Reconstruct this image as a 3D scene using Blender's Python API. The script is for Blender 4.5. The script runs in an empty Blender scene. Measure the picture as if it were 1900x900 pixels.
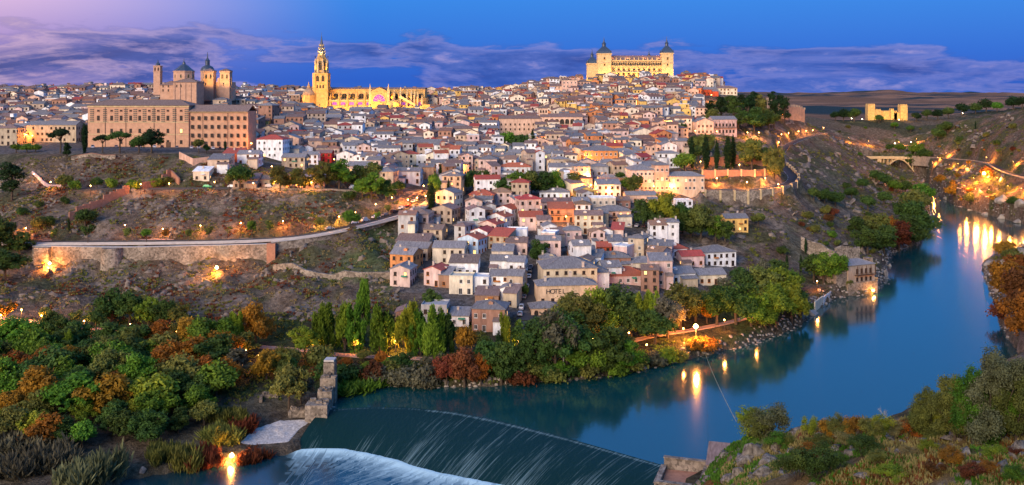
import bpy, math, random
import numpy as np
from mathutils import Vector, Matrix
R = math.radians
rnd = random.Random(11)
rng = np.random.default_rng(11)
SC = bpy.context.scene
COL = SC.collection
F, CZ, HY = 1800.0, 90.0, 172.0          # focal length in photo pixels, eye height above the river, horizon row

# ------------------------------------------------------------------ camera, sky, light
cam = bpy.data.cameras.new("camera"); camo = bpy.data.objects.new("camera", cam); COL.objects.link(camo)
camo.location = (0, 0, CZ); camo.rotation_euler = (R(90), 0, 0)
cam.sensor_width = 36; cam.lens = 36 * F / 1900; cam.shift_y = -(450 - HY) / 1900
cam.clip_start = 1; cam.clip_end = 60000
SC.camera = camo
SC.view_settings.view_transform = 'Standard'; SC.view_settings.look = 'None'
SC.view_settings.exposure = 0.5; SC.view_settings.gamma = 1.0
SC.cycles.max_bounces = 5; SC.cycles.transparent_max_bounces = 6
SC.cycles.sample_clamp_indirect = 4; SC.cycles.caustics_reflective = False; SC.cycles.caustics_refractive = False
SUN_AZ, SUN_EL = R(-150), R(19)           # azimuth from +Y towards +X: behind the camera, to the left


def world():
    w = bpy.data.worlds.new("World"); SC.world = w; w.use_nodes = True
    nt = w.node_tree; nt.nodes.clear(); N = nt.nodes.new; L = nt.links.new
    out = N('ShaderNodeOutputWorld'); bg = N('ShaderNodeBackground'); L(bg.outputs[0], out.inputs[0])
    tc = N('ShaderNodeTexCoord'); sep = N('ShaderNodeSeparateXYZ'); L(tc.outputs['Generated'], sep.inputs[0])

    def ramp(src, stops):
        r = N('ShaderNodeValToRGB'); e = r.color_ramp.elements
        while len(e) > 1: e.remove(e[-1])
        for i, (p, c) in enumerate(stops):
            el = e[0] if i == 0 else e.new(p)
            el.position = p; el.color = (*c, 1) if len(c) == 3 else c
        L(src, r.inputs[0]); return r.outputs[0]

    def mix(f, a, b, mode='MIX'):
        m = N('ShaderNodeMix'); m.data_type = 'RGBA'; m.blend_type = mode
        for s, v in ((m.inputs[0], f), (m.inputs[6], a), (m.inputs[7], b)):
            if hasattr(v, 'is_linked'): L(v, s)
            elif isinstance(v, (int, float)): s.default_value = v
            else: s.default_value = (*v, 1)
        return m.outputs[2]

    def math_(op, a, b=None, c=None):
        m = N('ShaderNodeMath'); m.operation = op
        for s, v in zip(m.inputs, (a, b, c)):
            if v is None: continue
            if hasattr(v, 'is_linked'): L(v, s)
            else: s.default_value = v
        return m.outputs[0]
    x, y, z = sep.outputs
    # clear sky: right hand side and left (afterglow) side
    blue = ramp(z, [(0, (.020, .095, .40)), (.012, (.010, .082, .42)), (.04, (.006, .105, .48)), (.095, (.012, .160, .56)), (.17, (.024, .20, .62)), (.45, (.06, .23, .66)), (1, (.09, .25, .60))])
    pink = ramp(z, [(0, (.06, .10, .36)), (.02, (.11, .12, .38)), (.05, (.32, .21, .43)), (.085, (.54, .35, .52)), (.2, (.52, .37, .60)), (.5, (.25, .27, .55)), (1, (.08, .17, .45))])
    mr = N('ShaderNodeMapRange'); mr.interpolation_type = 'SMOOTHSTEP'
    L(x, mr.inputs[0]); mr.inputs[1].default_value = -.14; mr.inputs[2].default_value = -.56; mr.inputs[3].default_value = 0; mr.inputs[4].default_value = 1
    base = mix(mr.outputs[0], blue, pink)
    # clouds: long flat banks, noise over the direction, stretched sideways
    mp = N('ShaderNodeMapping'); mp.inputs['Scale'].default_value = (4.6, 4.6, 25); L(tc.outputs['Generated'], mp.inputs[0])
    n1 = N('ShaderNodeTexNoise'); n1.inputs['Scale'].default_value = 1.0; n1.inputs['Detail'].default_value = 9; n1.inputs['Roughness'].default_value = .58; n1.inputs['Distortion'].default_value = .5
    L(mp.outputs[0], n1.inputs['Vector'])
    mp2 = N('ShaderNodeMapping'); mp2.inputs['Scale'].default_value = (12, 12, 46); mp2.inputs['Location'].default_value = (3, 1, 5); L(tc.outputs['Generated'], mp2.inputs[0])
    n2 = N('ShaderNodeTexNoise'); n2.inputs['Scale'].default_value = 1.0; n2.inputs['Detail'].default_value = 7; n2.inputs['Roughness'].default_value = .62
    L(mp2.outputs[0], n2.inputs['Vector'])
    # the bank thins out upwards; its upper edge sinks from the left to the right
    top = math_('MULTIPLY_ADD', x, -.045, .060)
    hgt = math_('SUBTRACT', top, z)
    band = N('ShaderNodeMapRange'); band.interpolation_type = 'SMOOTHSTEP'
    L(hgt, band.inputs[0]); band.inputs[1].default_value = -.018; band.inputs[2].default_value = .022; band.inputs[3].default_value = -.24; band.inputs[4].default_value = .10
    low = N('ShaderNodeMapRange'); low.interpolation_type = 'SMOOTHSTEP'
    L(z, low.inputs[0]); low.inputs[1].default_value = .0; low.inputs[2].default_value = .028; low.inputs[3].default_value = -.02; low.inputs[4].default_value = .0
    dens = math_('ADD', math_('ADD', n1.outputs[0], band.outputs[0]), low.outputs[0])
    dens = math_('ADD', dens, math_('MULTIPLY', math_('SUBTRACT', n2.outputs[0], .5), .46))
    mask = ramp(dens, [(.47, (0, 0, 0)), (.57, (.7, .7, .7)), (.70, (1, 1, 1))])
    ccolR = ramp(n2.outputs[0], [(.34, (.012, .042, .22)), (.48, (.019, .070, .32)), (.58, (.050, .105, .39)), (.72, (.25, .23, .48))])
    ccolL = ramp(n2.outputs[0], [(.34, (.030, .042, .155)), (.48, (.052, .066, .22)), (.58, (.14, .115, .29)), (.72, (.48, .31, .42))])
    ccol = mix(mr.outputs[0], ccolR, ccolL)
    edge = ramp(dens, [(.50, (0, 0, 0)), (.555, (.5, .5, .5)), (.63, (0, 0, 0))]); sky = mix(mask, base, ccol)
    sky = mix(edge, sky, mix(mr.outputs[0], (.17, .19, .48), (.62, .40, .50)))
    ni = N('ShaderNodeTexSky'); ni.sky_type = 'NISHITA'; ni.sun_disc = False
    ni.sun_elevation = R(2.0); ni.sun_rotation = SUN_AZ
    sky = mix(.010, sky, ni.outputs[0], 'ADD')
    L(sky, bg.inputs[0]); bg.inputs[1].default_value = 1.0


world()
sl = bpy.data.lights.new("sun", 'SUN'); sl.energy = 3.4; sl.angle = R(40); sl.color = (1.0, .80, .60)
so = bpy.data.objects.new("sun", sl); COL.objects.link(so)
_d = Vector((math.sin(SUN_AZ) * math.cos(SUN_EL), math.cos(SUN_AZ) * math.cos(SUN_EL), math.sin(SUN_EL)))
so.rotation_euler = (-_d).to_track_quat('-Z', 'Y').to_euler(); so.location = _d * 500

# ------------------------------------------------------------------ materials
MAT = {}


def mat(name, col, rough=.9, var=.25, scale=.6, bump=0, bscale=2.0, objvar=0, spec=.2, col2=None, stretch=None, attr=None, emit=None, metallic=0, cells=0):
    """procedural material: a base colour broken up by two noises, optional per-object variation, attribute tint and bump"""
    if name in MAT: return MAT[name]
    m = bpy.data.materials.new(name); MAT[name] = m; m.use_nodes = True
    nt = m.node_tree; N = nt.nodes.new; L = nt.links.new
    b = nt.nodes['Principled BSDF']; b.inputs['Roughness'].default_value = rough
    b.inputs['Specular IOR Level'].default_value = spec; b.inputs['Metallic'].default_value = metallic
    tc = N('ShaderNodeTexCoord'); src = tc.outputs['Object']
    if stretch:
        mp = N('ShaderNodeMapping'); mp.inputs['Scale'].default_value = stretch; L(src, mp.inputs[0]); src = mp.outputs[0]
    n = N('ShaderNodeTexNoise'); n.inputs['Scale'].default_value = scale; n.inputs['Detail'].default_value = 6; n.inputs['Roughness'].default_value = .6
    L(src, n.inputs['Vector'])
    c2 = col2 or tuple(c * (1 - var) for c in col); c1 = col if col2 else tuple(min(1, c * (1 + var)) for c in col)
    r = N('ShaderNodeValToRGB'); r.color_ramp.elements[0].position = .33; r.color_ramp.elements[1].position = .67
    r.color_ramp.elements[0].color = (*c2, 1); r.color_ramp.elements[1].color = (*c1, 1); L(n.outputs[0], r.inputs[0])
    o = r.outputs[0]
    if attr:
        a = N('ShaderNodeAttribute'); a.attribute_name = attr
        mx = N('ShaderNodeMix'); mx.data_type = 'RGBA'; mx.blend_type = 'MULTIPLY'; mx.inputs[0].default_value = 1
        L(o, mx.inputs[6]); L(a.outputs[0], mx.inputs[7]); o = mx.outputs[2]
    if attr:
        n5 = N('ShaderNodeTexNoise'); n5.inputs['Scale'].default_value = scale * 6; n5.inputs['Detail'].default_value = 8; n5.inputs['Roughness'].default_value = .7; L(src, n5.inputs['Vector'])
        r5 = N('ShaderNodeValToRGB'); r5.color_ramp.elements[0].position = .36; r5.color_ramp.elements[1].position = .62; r5.color_ramp.elements[0].color = (.38, .37, .36, 1); r5.color_ramp.elements[1].color = (1.25, 1.22, 1.2, 1); L(n5.outputs[0], r5.inputs[0])
        m5 = N('ShaderNodeMix'); m5.data_type = 'RGBA'; m5.blend_type = 'MULTIPLY'; m5.inputs[0].default_value = .8; L(o, m5.inputs[6]); L(r5.outputs[0], m5.inputs[7]); o = m5.outputs[2]
    if cells:
        vo = N('ShaderNodeTexVoronoi'); vo.inputs['Scale'].default_value = cells; L(src, vo.inputs['Vector'])
        sx = N('ShaderNodeSeparateColor'); L(vo.outputs['Color'], sx.inputs[0]); v1 = N('ShaderNodeMapRange'); L(sx.outputs[0], v1.inputs[0]); v1.inputs[3].default_value = .5; v1.inputs[4].default_value = 1.25
        m6 = N('ShaderNodeMix'); m6.data_type = 'RGBA'; m6.blend_type = 'MULTIPLY'; m6.inputs[0].default_value = 1; L(o, m6.inputs[6]); L(v1.outputs[0], m6.inputs[7]); o = m6.outputs[2]
    if objvar:
        oi = N('ShaderNodeObjectInfo'); h = N('ShaderNodeHueSaturation')
        a = N('ShaderNodeMapRange'); L(oi.outputs['Random'], a.inputs[0]); a.inputs[3].default_value = 1 - objvar; a.inputs[4].default_value = 1 + objvar
        L(a.outputs[0], h.inputs['Value'])
        m2 = N('ShaderNodeMath'); m2.operation = 'MULTIPLY_ADD'; L(oi.outputs['Random'], m2.inputs[0]); m2.inputs[1].default_value = 7.31; m2.inputs[2].default_value = 0
        fr = N('ShaderNodeMath'); fr.operation = 'FRACT'; L(m2.outputs[0], fr.inputs[0])
        hm = N('ShaderNodeMapRange'); L(fr.outputs[0], hm.inputs[0]); hm.inputs[3].default_value = .5 - objvar * .09; hm.inputs[4].default_value = .5 + objvar * .09
        L(hm.outputs[0], h.inputs['Hue']); L(o, h.inputs['Color']); o = h.outputs[0]
    L(o, b.inputs['Base Color'])
    if bump:
        n3 = N('ShaderNodeTexNoise'); n3.inputs['Scale'].default_value = bscale; n3.inputs['Detail'].default_value = 8; n3.inputs['Roughness'].default_value = .65
        L(src, n3.inputs['Vector'])
        bp = N('ShaderNodeBump'); bp.inputs['Strength'].default_value = 1; bp.inputs['Distance'].default_value = bump
        L(n3.outputs[0], bp.inputs['Height']); L(bp.outputs[0], b.inputs['Normal'])
    if emit:
        b.inputs['Emission Color'].default_value = (*emit[0], 1); b.inputs['Emission Strength'].default_value = emit[1]
    return m


def leafmat(name, c1, c2, objvar=.25):
    if name in MAT: return MAT[name]
    m = mat(name, c1, .7, 0, .62, 0, objvar=objvar, spec=.15, col2=c2)
    nt = m.node_tree; N = nt.nodes.new; L = nt.links.new
    b = nt.nodes['Principled BSDF']; out = [n for n in nt.nodes if n.type == 'OUTPUT_MATERIAL'][0]
    t = N('ShaderNodeBsdfTranslucent'); mx = N('ShaderNodeMixShader'); mx.inputs[0].default_value = .28
    L(b.inputs['Base Color'].links[0].from_socket, t.inputs[0]); L(b.outputs[0], mx.inputs[1]); L(t.outputs[0], mx.inputs[2]); L(mx.outputs[0], out.inputs[0])
    return m


WALLS = {
    'white': (.70, .70, .70), 'cream': (.66, .57, .43), 'peach': (.60, .40, .28), 'pink': (.58, .42, .37), 'tan': (.46, .36, .26),
    'brick': (.33, .19, .13), 'orange': (.56, .24, .09), 'grey': (.44, .43, .42), 'yellow': (.68, .46, .13), 'bluish': (.50, .60, .72), 'red': (.45, .06, .035), 'stone': (.38, .30, .21)}
for k, c in WALLS.items():
    mat('plaster_' + k, c, .92, .26, .38, .03, 3, objvar=.15, spec=.1, stretch=(1.6, 1.6, .6))
mat('plaster_seminary', (.50, .285, .18), .92, .16, .45, .02, 3, spec=.1)
mat('plaster_church', (.50, .30, .20), .92, .16, .45, .02, 3, spec=.1)
mat('roof_grey', (.27, .255, .255), .85, .3, .9, .06, 3, objvar=.18, col2=(.15, .14, .14), stretch=(2.2, .5, 1))
mat('roof_brown', (.27, .19, .16), .85, .3, .9, .06, 3, objvar=.16, col2=(.16, .105, .085), stretch=(2.2, .5, 1))
mat('roof_clay', (.33, .17, .105), .85, .3, .7, .06, 3, objvar=.2, col2=(.19, .125, .10), stretch=(2.2, .5, 1))
mat('roof_red', (.46, .10, .065), .85, .3, .9, .06, 3, objvar=.16, col2=(.30, .075, .05), stretch=(2.2, .5, 1))
mat('slate', (.035, .055, .09), .45, .3, 1.2, .03, 4, spec=.5)
mat('window_glass', (.022, .018, .018), .55, .3, .3, spec=.15)
mat('window_frame', (.10, .055, .035), .7, .2)
mat('frame_white', (.62, .60, .56), .8, .15)
mat('lit_pane', (.7, .5, .2), .6, .2, emit=((1, .55, .18), 1.6))
mat('purple_glass', (.20, .05, .35), .3, .2, emit=((.22, .04, .75), .22))
mat('awning_green', (.05, .22, .13), .8, .2)
mat('shutter', (.42, .15, .035), .8, .2)
mat('chimney_plaster', (.5, .42, .36), .9, .25)
mat('iron', (.03, .03, .035), .6, .2)
mat('trunk', (.075, .055, .04), .95, .3, 3)
mat('pale_trunk', (.34, .31, .27), .95, .3, 3)
mat('rubble', (.34, .28, .22), .95, 0, .22, .20, 1.4, col2=(.17, .135, .105), cells=1.5)
mat('brickwork', (.40, .20, .13), .95, 0, .8, .05, 2.5, col2=(.27, .135, .09))
mat('golden_stone', (.50, .33, .13), .9, .30, .5, .10, 1.6)
mat('pale_stone', (.52, .39, .215), .9, .22, .5, .06, 1.6)
mat('dark_stone', (.30, .23, .17), .9, .25, .4, .05, 1.6)
mat('asphalt', (.055, .052, .055), .9, .2, .3, .01, 6)
mat('paving', (.42, .36, .32), .9, .18, .5, .01, 6)
mat('pinkpath', (.36, .22, .17), .9, .2, .5, .02, 5)
mat('kerb', (.42, .40, .38), .9, .15)
mat('cobble', (.16, .15, .15), .85, .25, 1.2, .03, 5)
leafmat('leaf_dark', (0.085, 0.146, 0.027), (0.032, 0.063, 0.015))
leafmat('leaf_green', (0.159, 0.287, 0.024), (0.054, 0.120, 0.015))
leafmat('leaf_lime', (0.305, 0.342, 0.027), (0.116, 0.165, 0.017))
leafmat('leaf_olive', (0.207, 0.213, 0.041), (0.081, 0.095, 0.024))
leafmat('leaf_orange', (0.415, 0.177, 0.017), (0.159, 0.079, 0.015))
leafmat('leaf_red', (.30, .085, .036), (.12, .040, .020))
leafmat('leaf_grey', (0.165, 0.152, 0.091), (0.076, 0.073, 0.046))
leafmat('leaf_pine', (.030, .062, .018), (.012, .028, .009))
leafmat('leaf_sage', (.22, .23, .11), (.10, .11, .05))
leafmat('leaf_dry', (.20, .072, .022), (.09, .038, .015))
leafmat('leaf_straw', (.38, .30, .12), (.19, .16, .055))
leafmat('leaf_grass', (.11, .23, .022), (.05, .11, .014))

# ------------------------------------------------------------------ mesh helpers


class MB:
    def __init__(s): s.v = []; s.f = []; s.mi = []; s.T = None

    def add(s, vs, fs, mi=0):
        o = len(s.v)
        if s.T is not None: vs = [s.T @ Vector(v) for v in vs]
        s.v.extend([tuple(v) for v in vs]); s.f.extend([tuple(i + o for i in f) for f in fs]); s.mi.extend([mi] * len(fs))

    def box(s, cx, cy, z0, sx, sy, sz, mi=0, rot=0, cap=True):
        c, q = math.cos(rot), math.sin(rot); vs = []
        for z in (z0, z0 + sz):
            for ax, ay in ((-1, -1), (1, -1), (1, 1), (-1, 1)):
                x, y = ax * sx / 2, ay * sy / 2
                vs.append((cx + x * c - y * q, cy + x * q + y * c, z))
        fs = [(0, 1, 5, 4), (1, 2, 6, 5), (2, 3, 7, 6), (3, 0, 4, 7)] + ([(4, 5, 6, 7), (3, 2, 1, 0)] if cap else [])
        s.add(vs, fs, mi)

    def lathe(s, n, cx, cy, prof, mi=0, ph=0, cap=True):
        vs = []; fs = []
        for r, z in prof:
            for k in range(n):
                a = ph + 2 * math.pi * k / n; vs.append((cx + r * math.cos(a), cy + r * math.sin(a), z))
        for i in range(len(prof) - 1):
            for k in range(n):
                k2 = (k + 1) % n; fs.append((i * n + k, i * n + k2, (i + 1) * n + k2, (i + 1) * n + k))
        if cap: fs.append(tuple(range((len(prof) - 1) * n, len(prof) * n)))
        s.add(vs, fs, mi)

    def sq(s, cx, cy, prof, mi=0):           # square lathe: (half width, z)
        s.lathe(4, cx, cy, [(r * math.sqrt(2), z) for r, z in prof], mi, math.pi / 4)

    def extrude(s, poly, y0, y1, mi=0):      # polygon in xz pulled along y
        n = len(poly); vs = [(x, y0, z) for x, z in poly] + [(x, y1, z) for x, z in poly]
        fs = [tuple(range(n)), tuple(range(2 * n - 1, n - 1, -1))] + [(i, i + n, (i + 1) % n + n, (i + 1) % n) for i in range(n)]
        s.add(vs, fs, mi)

    def tube(s, a, b, r0, r1, n=6, mi=0):
        a = Vector(a); b = Vector(b); d = (b - a).normalized(); u = d.orthogonal().normalized(); w = d.cross(u); vs = []
        for p, r in ((a, r0), (b, r1)):
            for k in range(n):
                t = 2 * math.pi * k / n; vs.append(p + u * (r * math.cos(t)) + w * (r * math.sin(t)))
        s.add(vs, [(k, (k + 1) % n, n + (k + 1) % n, n + k) for k in range(n)] + [tuple(range(n - 1, -1, -1)), tuple(range(n, 2 * n))], mi)

    def mesh(s, name, mats):
        me = bpy.data.meshes.new(name); me.from_pydata(s.v, [], s.f)
        for m in ([mats] if isinstance(mats, str) else mats): me.materials.append(MAT[m])
        me.polygons.foreach_set('material_index', s.mi); me.update(); return me

    def build(s, name, mats, parent=None, **kw):
        return link(name, s.mesh(name, mats), parent, **kw)


def link(name, me, parent=None, loc=None, rot=None):
    o = bpy.data.objects.new(name, me); COL.objects.link(o)
    if parent is not None: o.parent = parent
    if loc is not None: o.location = loc
    if rot is not None: o.rotation_euler = (0, 0, rot)
    return o


def np_mesh(name, V, Q, mats, smooth=False):
    """mesh from numpy arrays: V (n,3), Q (m,4) quads"""
    me = bpy.data.meshes.new(name); me.vertices.add(len(V)); me.vertices.foreach_set('co', np.ascontiguousarray(V, dtype=np.float32).ravel())
    k = Q.shape[1]
    me.loops.add(Q.size); me.loops.foreach_set('vertex_index', np.ascontiguousarray(Q, dtype=np.int32).ravel())
    me.polygons.add(len(Q)); me.polygons.foreach_set('loop_start', np.arange(0, Q.size, k, dtype=np.int32)); me.polygons.foreach_set('loop_total', np.full(len(Q), k, dtype=np.int32))
    if smooth: me.polygons.foreach_set('use_smooth', np.ones(len(Q), dtype=bool))
    for m in ([mats] if isinstance(mats, str) else mats): me.materials.append(MAT[m])
    me.update(calc_edges=True); me.validate(); return me


def colattr(me, name, C):
    a = me.attributes.new(name, 'FLOAT_COLOR', 'POINT')
    a.data.foreach_set('color', np.concatenate([C, np.ones((len(C), 1))], 1).astype(np.float32).ravel())


def struct(o, kind='structure', label=None):
    o['kind'] = kind
    if label: o['label'] = label
    return o


THINGS = []     # (object, description, x, y, z) of things whose label is finished at the end


def thing(o, label, cat, group=None):
    o['label'] = label; o['category'] = cat; o['kind'] = 'thing'
    if group: o['group'] = group
    return o


def auto(o, desc, cat, group, pos=None):
    o['category'] = cat; o['group'] = group; o['kind'] = 'thing'
    THINGS.append((o, desc, tuple(pos if pos is not None else o.location)))
    return o


def empty(name, loc, rot=0):
    o = bpy.data.objects.new(name, None); COL.objects.link(o); o.location = loc; o.rotation_euler = (0, 0, rot); o.empty_display_size = .5
    return o


def P(px, py, Y): return Vector(((px - 950) / F * Y, Y, CZ - (py - HY) / F * Y))
def W0(px, py, z=0.0): return P(px, py, (CZ - z) * F / (py - HY))          # point of a level at height z
def proj(x, y, z): return 950 + x / y * F, HY + (CZ - z) / y * F


# ------------------------------------------------------------------ noise on arrays
_tab = rng.random((256, 256))


def vnoise(x, y):
    xi = np.floor(x).astype(int); yi = np.floor(y).astype(int); fx = x - xi; fy = y - yi
    fx = fx * fx * (3 - 2 * fx); fy = fy * fy * (3 - 2 * fy)
    a = _tab[xi & 255, yi & 255]; b = _tab[(xi + 1) & 255, yi & 255]; c = _tab[xi & 255, (yi + 1) & 255]; d = _tab[(xi + 1) & 255, (yi + 1) & 255]
    return (a * (1 - fx) + b * fx) * (1 - fy) + (c * (1 - fx) + d * fx) * fy


def fbm(x, y, o=4):
    s = 0; a = .5
    for i in range(o):
        s = s + a * (vnoise(x * 2 ** i + 17 * i, y * 2 ** i + 31 * i) - .5); a *= .55
    return s


def inside(poly, x, y):
    poly = np.asarray(poly)[:, :2]; r = np.zeros(np.shape(x), bool); n = len(poly); j = n - 1
    for i in range(n):
        xi, yi = poly[i]; xj, yj = poly[j]
        if yi != yj: r ^= ((yi > y) != (yj > y)) & (x < (xj - xi) * (y - yi) / (yj - yi) + xi)
        j = i
    return r


def pdist(line, x, y, closed=False):
    d = np.full(np.shape(x), 1e9); L = [tuple(p)[:2] for p in line]
    if closed: L.append(L[0])
    for (ax, ay), (bx, by) in zip(L[:-1], L[1:]):
        dx, dy = bx - ax, by - ay; t = np.clip(((x - ax) * dx + (y - ay) * dy) / (dx * dx + dy * dy + 1e-9), 0, 1)
        d = np.minimum(d, (x - ax - t * dx) ** 2 + (y - ay - t * dy) ** 2)
    return np.sqrt(d)


def sstep(a, b, x):
    t = np.clip((x - a) / (b - a), 0, 1); return t * t * (3 - 2 * t)


# ------------------------------------------------------------------ terrain: plan of river and control heights
BANK_L = [(596, 762), (608, 742), (640, 722), (700, 712), (800, 718), (900, 716), (980, 708), (1080, 702), (1130, 695), (1200, 682), (1290, 662), (1380, 640), (1450, 618), (1490, 595), (1510, 575), (1545, 552), (1580, 548), (1615, 545), (1636, 520), (1640, 490), (1648, 470), (1700, 452), (1718, 420), (1722, 395), (1715, 365), (1706, 350), (1690, 342), (1650, 337), (1600, 334), (1560, 333)]
BANK_R = [(1560, 327), (1650, 329), (1720, 336), (1738, 350), (1748, 365), (1775, 380), (1805, 390), (1850, 402), (1900, 415), (1970, 440), (1970, 462), (1890, 474), (1840, 484), (1826, 492), (1832, 515), (1850, 560), (1862, 600), (1885, 640), (1905, 665), (1850, 725), (1700, 795), (1500, 840), (1340, 862), (1268, 874)]
CREST = [(596, 762), (650, 757), (700, 755), (770, 757), (840, 764), (910, 777), (980, 794), (1050, 812), (1120, 832), (1190, 852), (1268, 874)]
TOE = [(545, 838), (590, 836), (640, 837), (690, 847), (735, 858), (765, 869), (810, 881), (870, 893), (940, 906), (1020, 925), (1160, 960)]
bankL = [W0(*p) for p in BANK_L]; bankR = [W0(*p) for p in BANK_R]; crest = [W0(*p) for p in CREST]
ZL = -6.0
toe = [W0(a, b, ZL) for a, b in TOE]
lowL = [W0(a, b, ZL) for a, b in ((540, 838), (480, 846), (440, 850), (400, 862), (320, 872), (225, 888), (150, 950), (60, 1100))]
river_poly = bankL + bankR + crest[::-1][1:-1]
low_poly = crest + [toe[-1] + Vector((10, -40, 0))] + [W0(1150, 1150, ZL), W0(60, 1150, ZL)] + lowL[::-1]

# promenade wall line (top, at the road level) and other steps in the ground
WALL_TOP = [(62, 456, 409), (125, 457, 408), (190, 458, 407), (260, 458, 407), (340, 456, 408), (430, 454, 409), (502, 452, 411)]
wall_line = [P(*p) for p in WALL_TOP]
CT = []          # control points x, y, z


def cp(px, Y, Z): CT.append(((px - 950) / F * Y, Y, Z))
def cpy(px, py, Y): CT.append(tuple(P(px, py, Y)))


for px in (-400, -100, 60, 160):
    cp(px, 236, -3); cp(px, 262, 0)
for px in (-500, -200, 0, 150, 300, 420): cp(px, 300, 3.0); cp(px, 325, 4.5)
for a in ((250, 250, -3.5), (350, 262, -1.5), (430, 268, -1), (470, 262, -3), (520, 268, -3), (545, 275, -1), (560, 295, 2), (480, 290, 2)): cp(*a)
for a in ((-300, 352, 11), (0, 347, 9), (100, 345, 8), (200, 342, 7), (300, 338, 6), (420, 330, 5.5), (520, 324, 5), (650, 320, 4), (760, 316, 4), (880, 312, 4), (1000, 318, 4.5), (1100, 325, 5), (1200, 336, 5), (1300, 352, 5), (1400, 372, 5), (1470, 392, 4)): cp(*a)
for a in ((-300, 372, 15), (0, 368, 13), (100, 368, 13), (200, 365, 12), (300, 360, 11), (420, 352, 9), (520, 345, 8), (600, 342, 8), (700, 340, 7.5)): cp(*a)
# foot and top of the promenade wall
for p in wall_line:
    CT.append((p.x, p.y - 1.0, 17.0)); CT.append((p.x, p.y - 8, 15.5)); CT.append((p.x, p.y + 1.5, p.z - .1)); CT.append((p.x, p.y + 14, p.z + .5))
for a in ((-300, 400, 22), (-100, 405, 24), (0, 400, 19), (-100, 425, 27), (20, 420, 27), (20, 410, 25)): cp(*a)
cp(560, 408, 20); cp(560, 398, 17); cp(640, 405, 19); cp(700, 410, 20); cp(510, 400, 15.5); cp(600, 380, 13.5); cp(700, 375, 13.5); cp(500, 378, 13)
# road climbing to the right
for px, py, Y in ((560, 440, 420), (620, 427, 430), (690, 412, 442), (740, 398, 456), (770, 383, 468), (800, 362, 488)):
    cpy(px, py, Y)
cp(620, 421, 24); cp(690, 432, 26); cp(740, 443, 26)
for px in (-200, 30, 150, 300, 430, 560, 650): cp(px, 430, 31 if px < 600 else 33)
# terrace street, seminary terrace
for a in ((-300, 470, 42), (0, 468, 42), (100, 466, 43), (200, 466, 44), (300, 466, 44), (400, 466, 44.3), (500, 467, 44.3), (600, 470, 44), (690, 478, 43.6)): cp(*a); cp(a[0], a[1] + 12, a[2] + .4)
for a in ((0, 512, 56), (80, 505, 56.5), (160, 503, 57), (240, 503, 57), (330, 503, 57), (380, 497, 54), (450, 505, 53), (380, 545, 57), (-200, 520, 57)): cp(*a)
for a in ((165, 577, 57.5), (300, 577, 57.5), (460, 575, 57), (300, 620, 60), (100, 600, 60), (0, 600, 59), (-200, 600, 60), (0, 560, 57.5), (300, 690, 74), (370, 730, 79), (430, 720, 77), (230, 720, 76), (120, 740, 76), (0, 740, 72), (60, 850, 82), (200, 870, 86), (350, 850, 84), (480, 800, 72), (500, 900, 82), (540, 1000, 86), (-200, 800, 78), (200, 1000, 84), (0, 1000, 86)): cp(*a)
# central town profile
prof = [(335, 6), (350, 9), (375, 13), (400, 17), (425, 21.5), (450, 26), (475, 30), (500, 34), (550, 42), (600, 48), (650, 53.5), (700, 59), (750, 64), (800, 69), (850, 74), (900, 79), (950, 84)]
for Y, Z in prof:
    for px in (780, 900, 1020, 1130):
        if px == 780 and 425 < Y < 500: continue
        add = 0
        if px >= 1020 and Y > 620: add = (Y - 620) / 330 * (9 if px == 1020 else 15)
        if px == 1130 and Y < 480: add = -1.0
        cp(px, Y, Z + add)
for a in ((520, 560, 50), (620, 540, 46), (520, 640, 55), (620, 650, 55), (700, 600, 49), (640, 760, 65), (690, 850, 73), (600, 850, 73), (600, 815, 67.5), (690, 815, 67.5), (760, 815, 67.5), (640, 785, 64.5), (740, 785, 64.5), (700, 520, 45)): cp(*a)
for a in ((1170, 950, 99), (1240, 950, 99), (1110, 960, 99), (1180, 905, 93.5), (1200, 800, 78), (1220, 700, 60), (1230, 600, 47), (1240, 545, 40), (1240, 518, 37), (1180, 515, 37), (1300, 515, 37), (1350, 850, 91), (1330, 920, 95), (1390, 745, 66), (1400, 800, 79), (1440, 830, 82), (1330, 690, 59), (1340, 600, 47), (1400, 640, 50), (1440, 720, 56), (1475, 800, 58), (1170, 1050, 92), (1000, 1050, 86), (700, 1000, 82), (850, 1000, 84)): cp(*a)
# bend road on the right and the bluff below it
for a in ((1300, 528, 37.5), (1350, 530, 37.5), (1400, 532, 37.6), (1440, 538, 38), (1468, 552, 38.5), (1478, 575, 40), (1470, 600, 42), (1455, 640, 45), (1450, 700, 48), (1465, 760, 51), (1500, 800, 53), (1525, 830, 55)): cp(*a)
for a in ((1300, 505, 29), (1350, 508, 28.5), (1400, 510, 28.5), (1450, 518, 28.5), (1490, 535, 29), (1500, 570, 32), (1492, 610, 35), (1505, 700, 40), (1540, 800, 46)): cp(*a)
for a in ((1300, 480, 24.5), (1380, 478, 22.5), (1440, 470, 18), (1300, 450, 18), (1380, 440, 13), (1300, 420, 12), (1200, 440, 20), (1220, 400, 13), (1300, 390, 8), (1400, 405, 7), (1480, 420, 4.5), (1460, 440, 8), (1520, 455, 8), (1560, 470, 10), (1540, 500, 16), (1600, 460, 6), (1610, 500, 8), (1520, 545, 22), (1580, 540, 14), (1620, 560, 8), (1660, 560, 3), (1600, 640, 18), (1560, 700, 32), (1630, 740, 17), (1680, 700, 5), (1580, 830, 38), (1640, 850, 18), (1600, 900, 32), (1540, 900, 50), (1660, 900, 8), (1690, 860, 5)): cp(*a)
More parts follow.
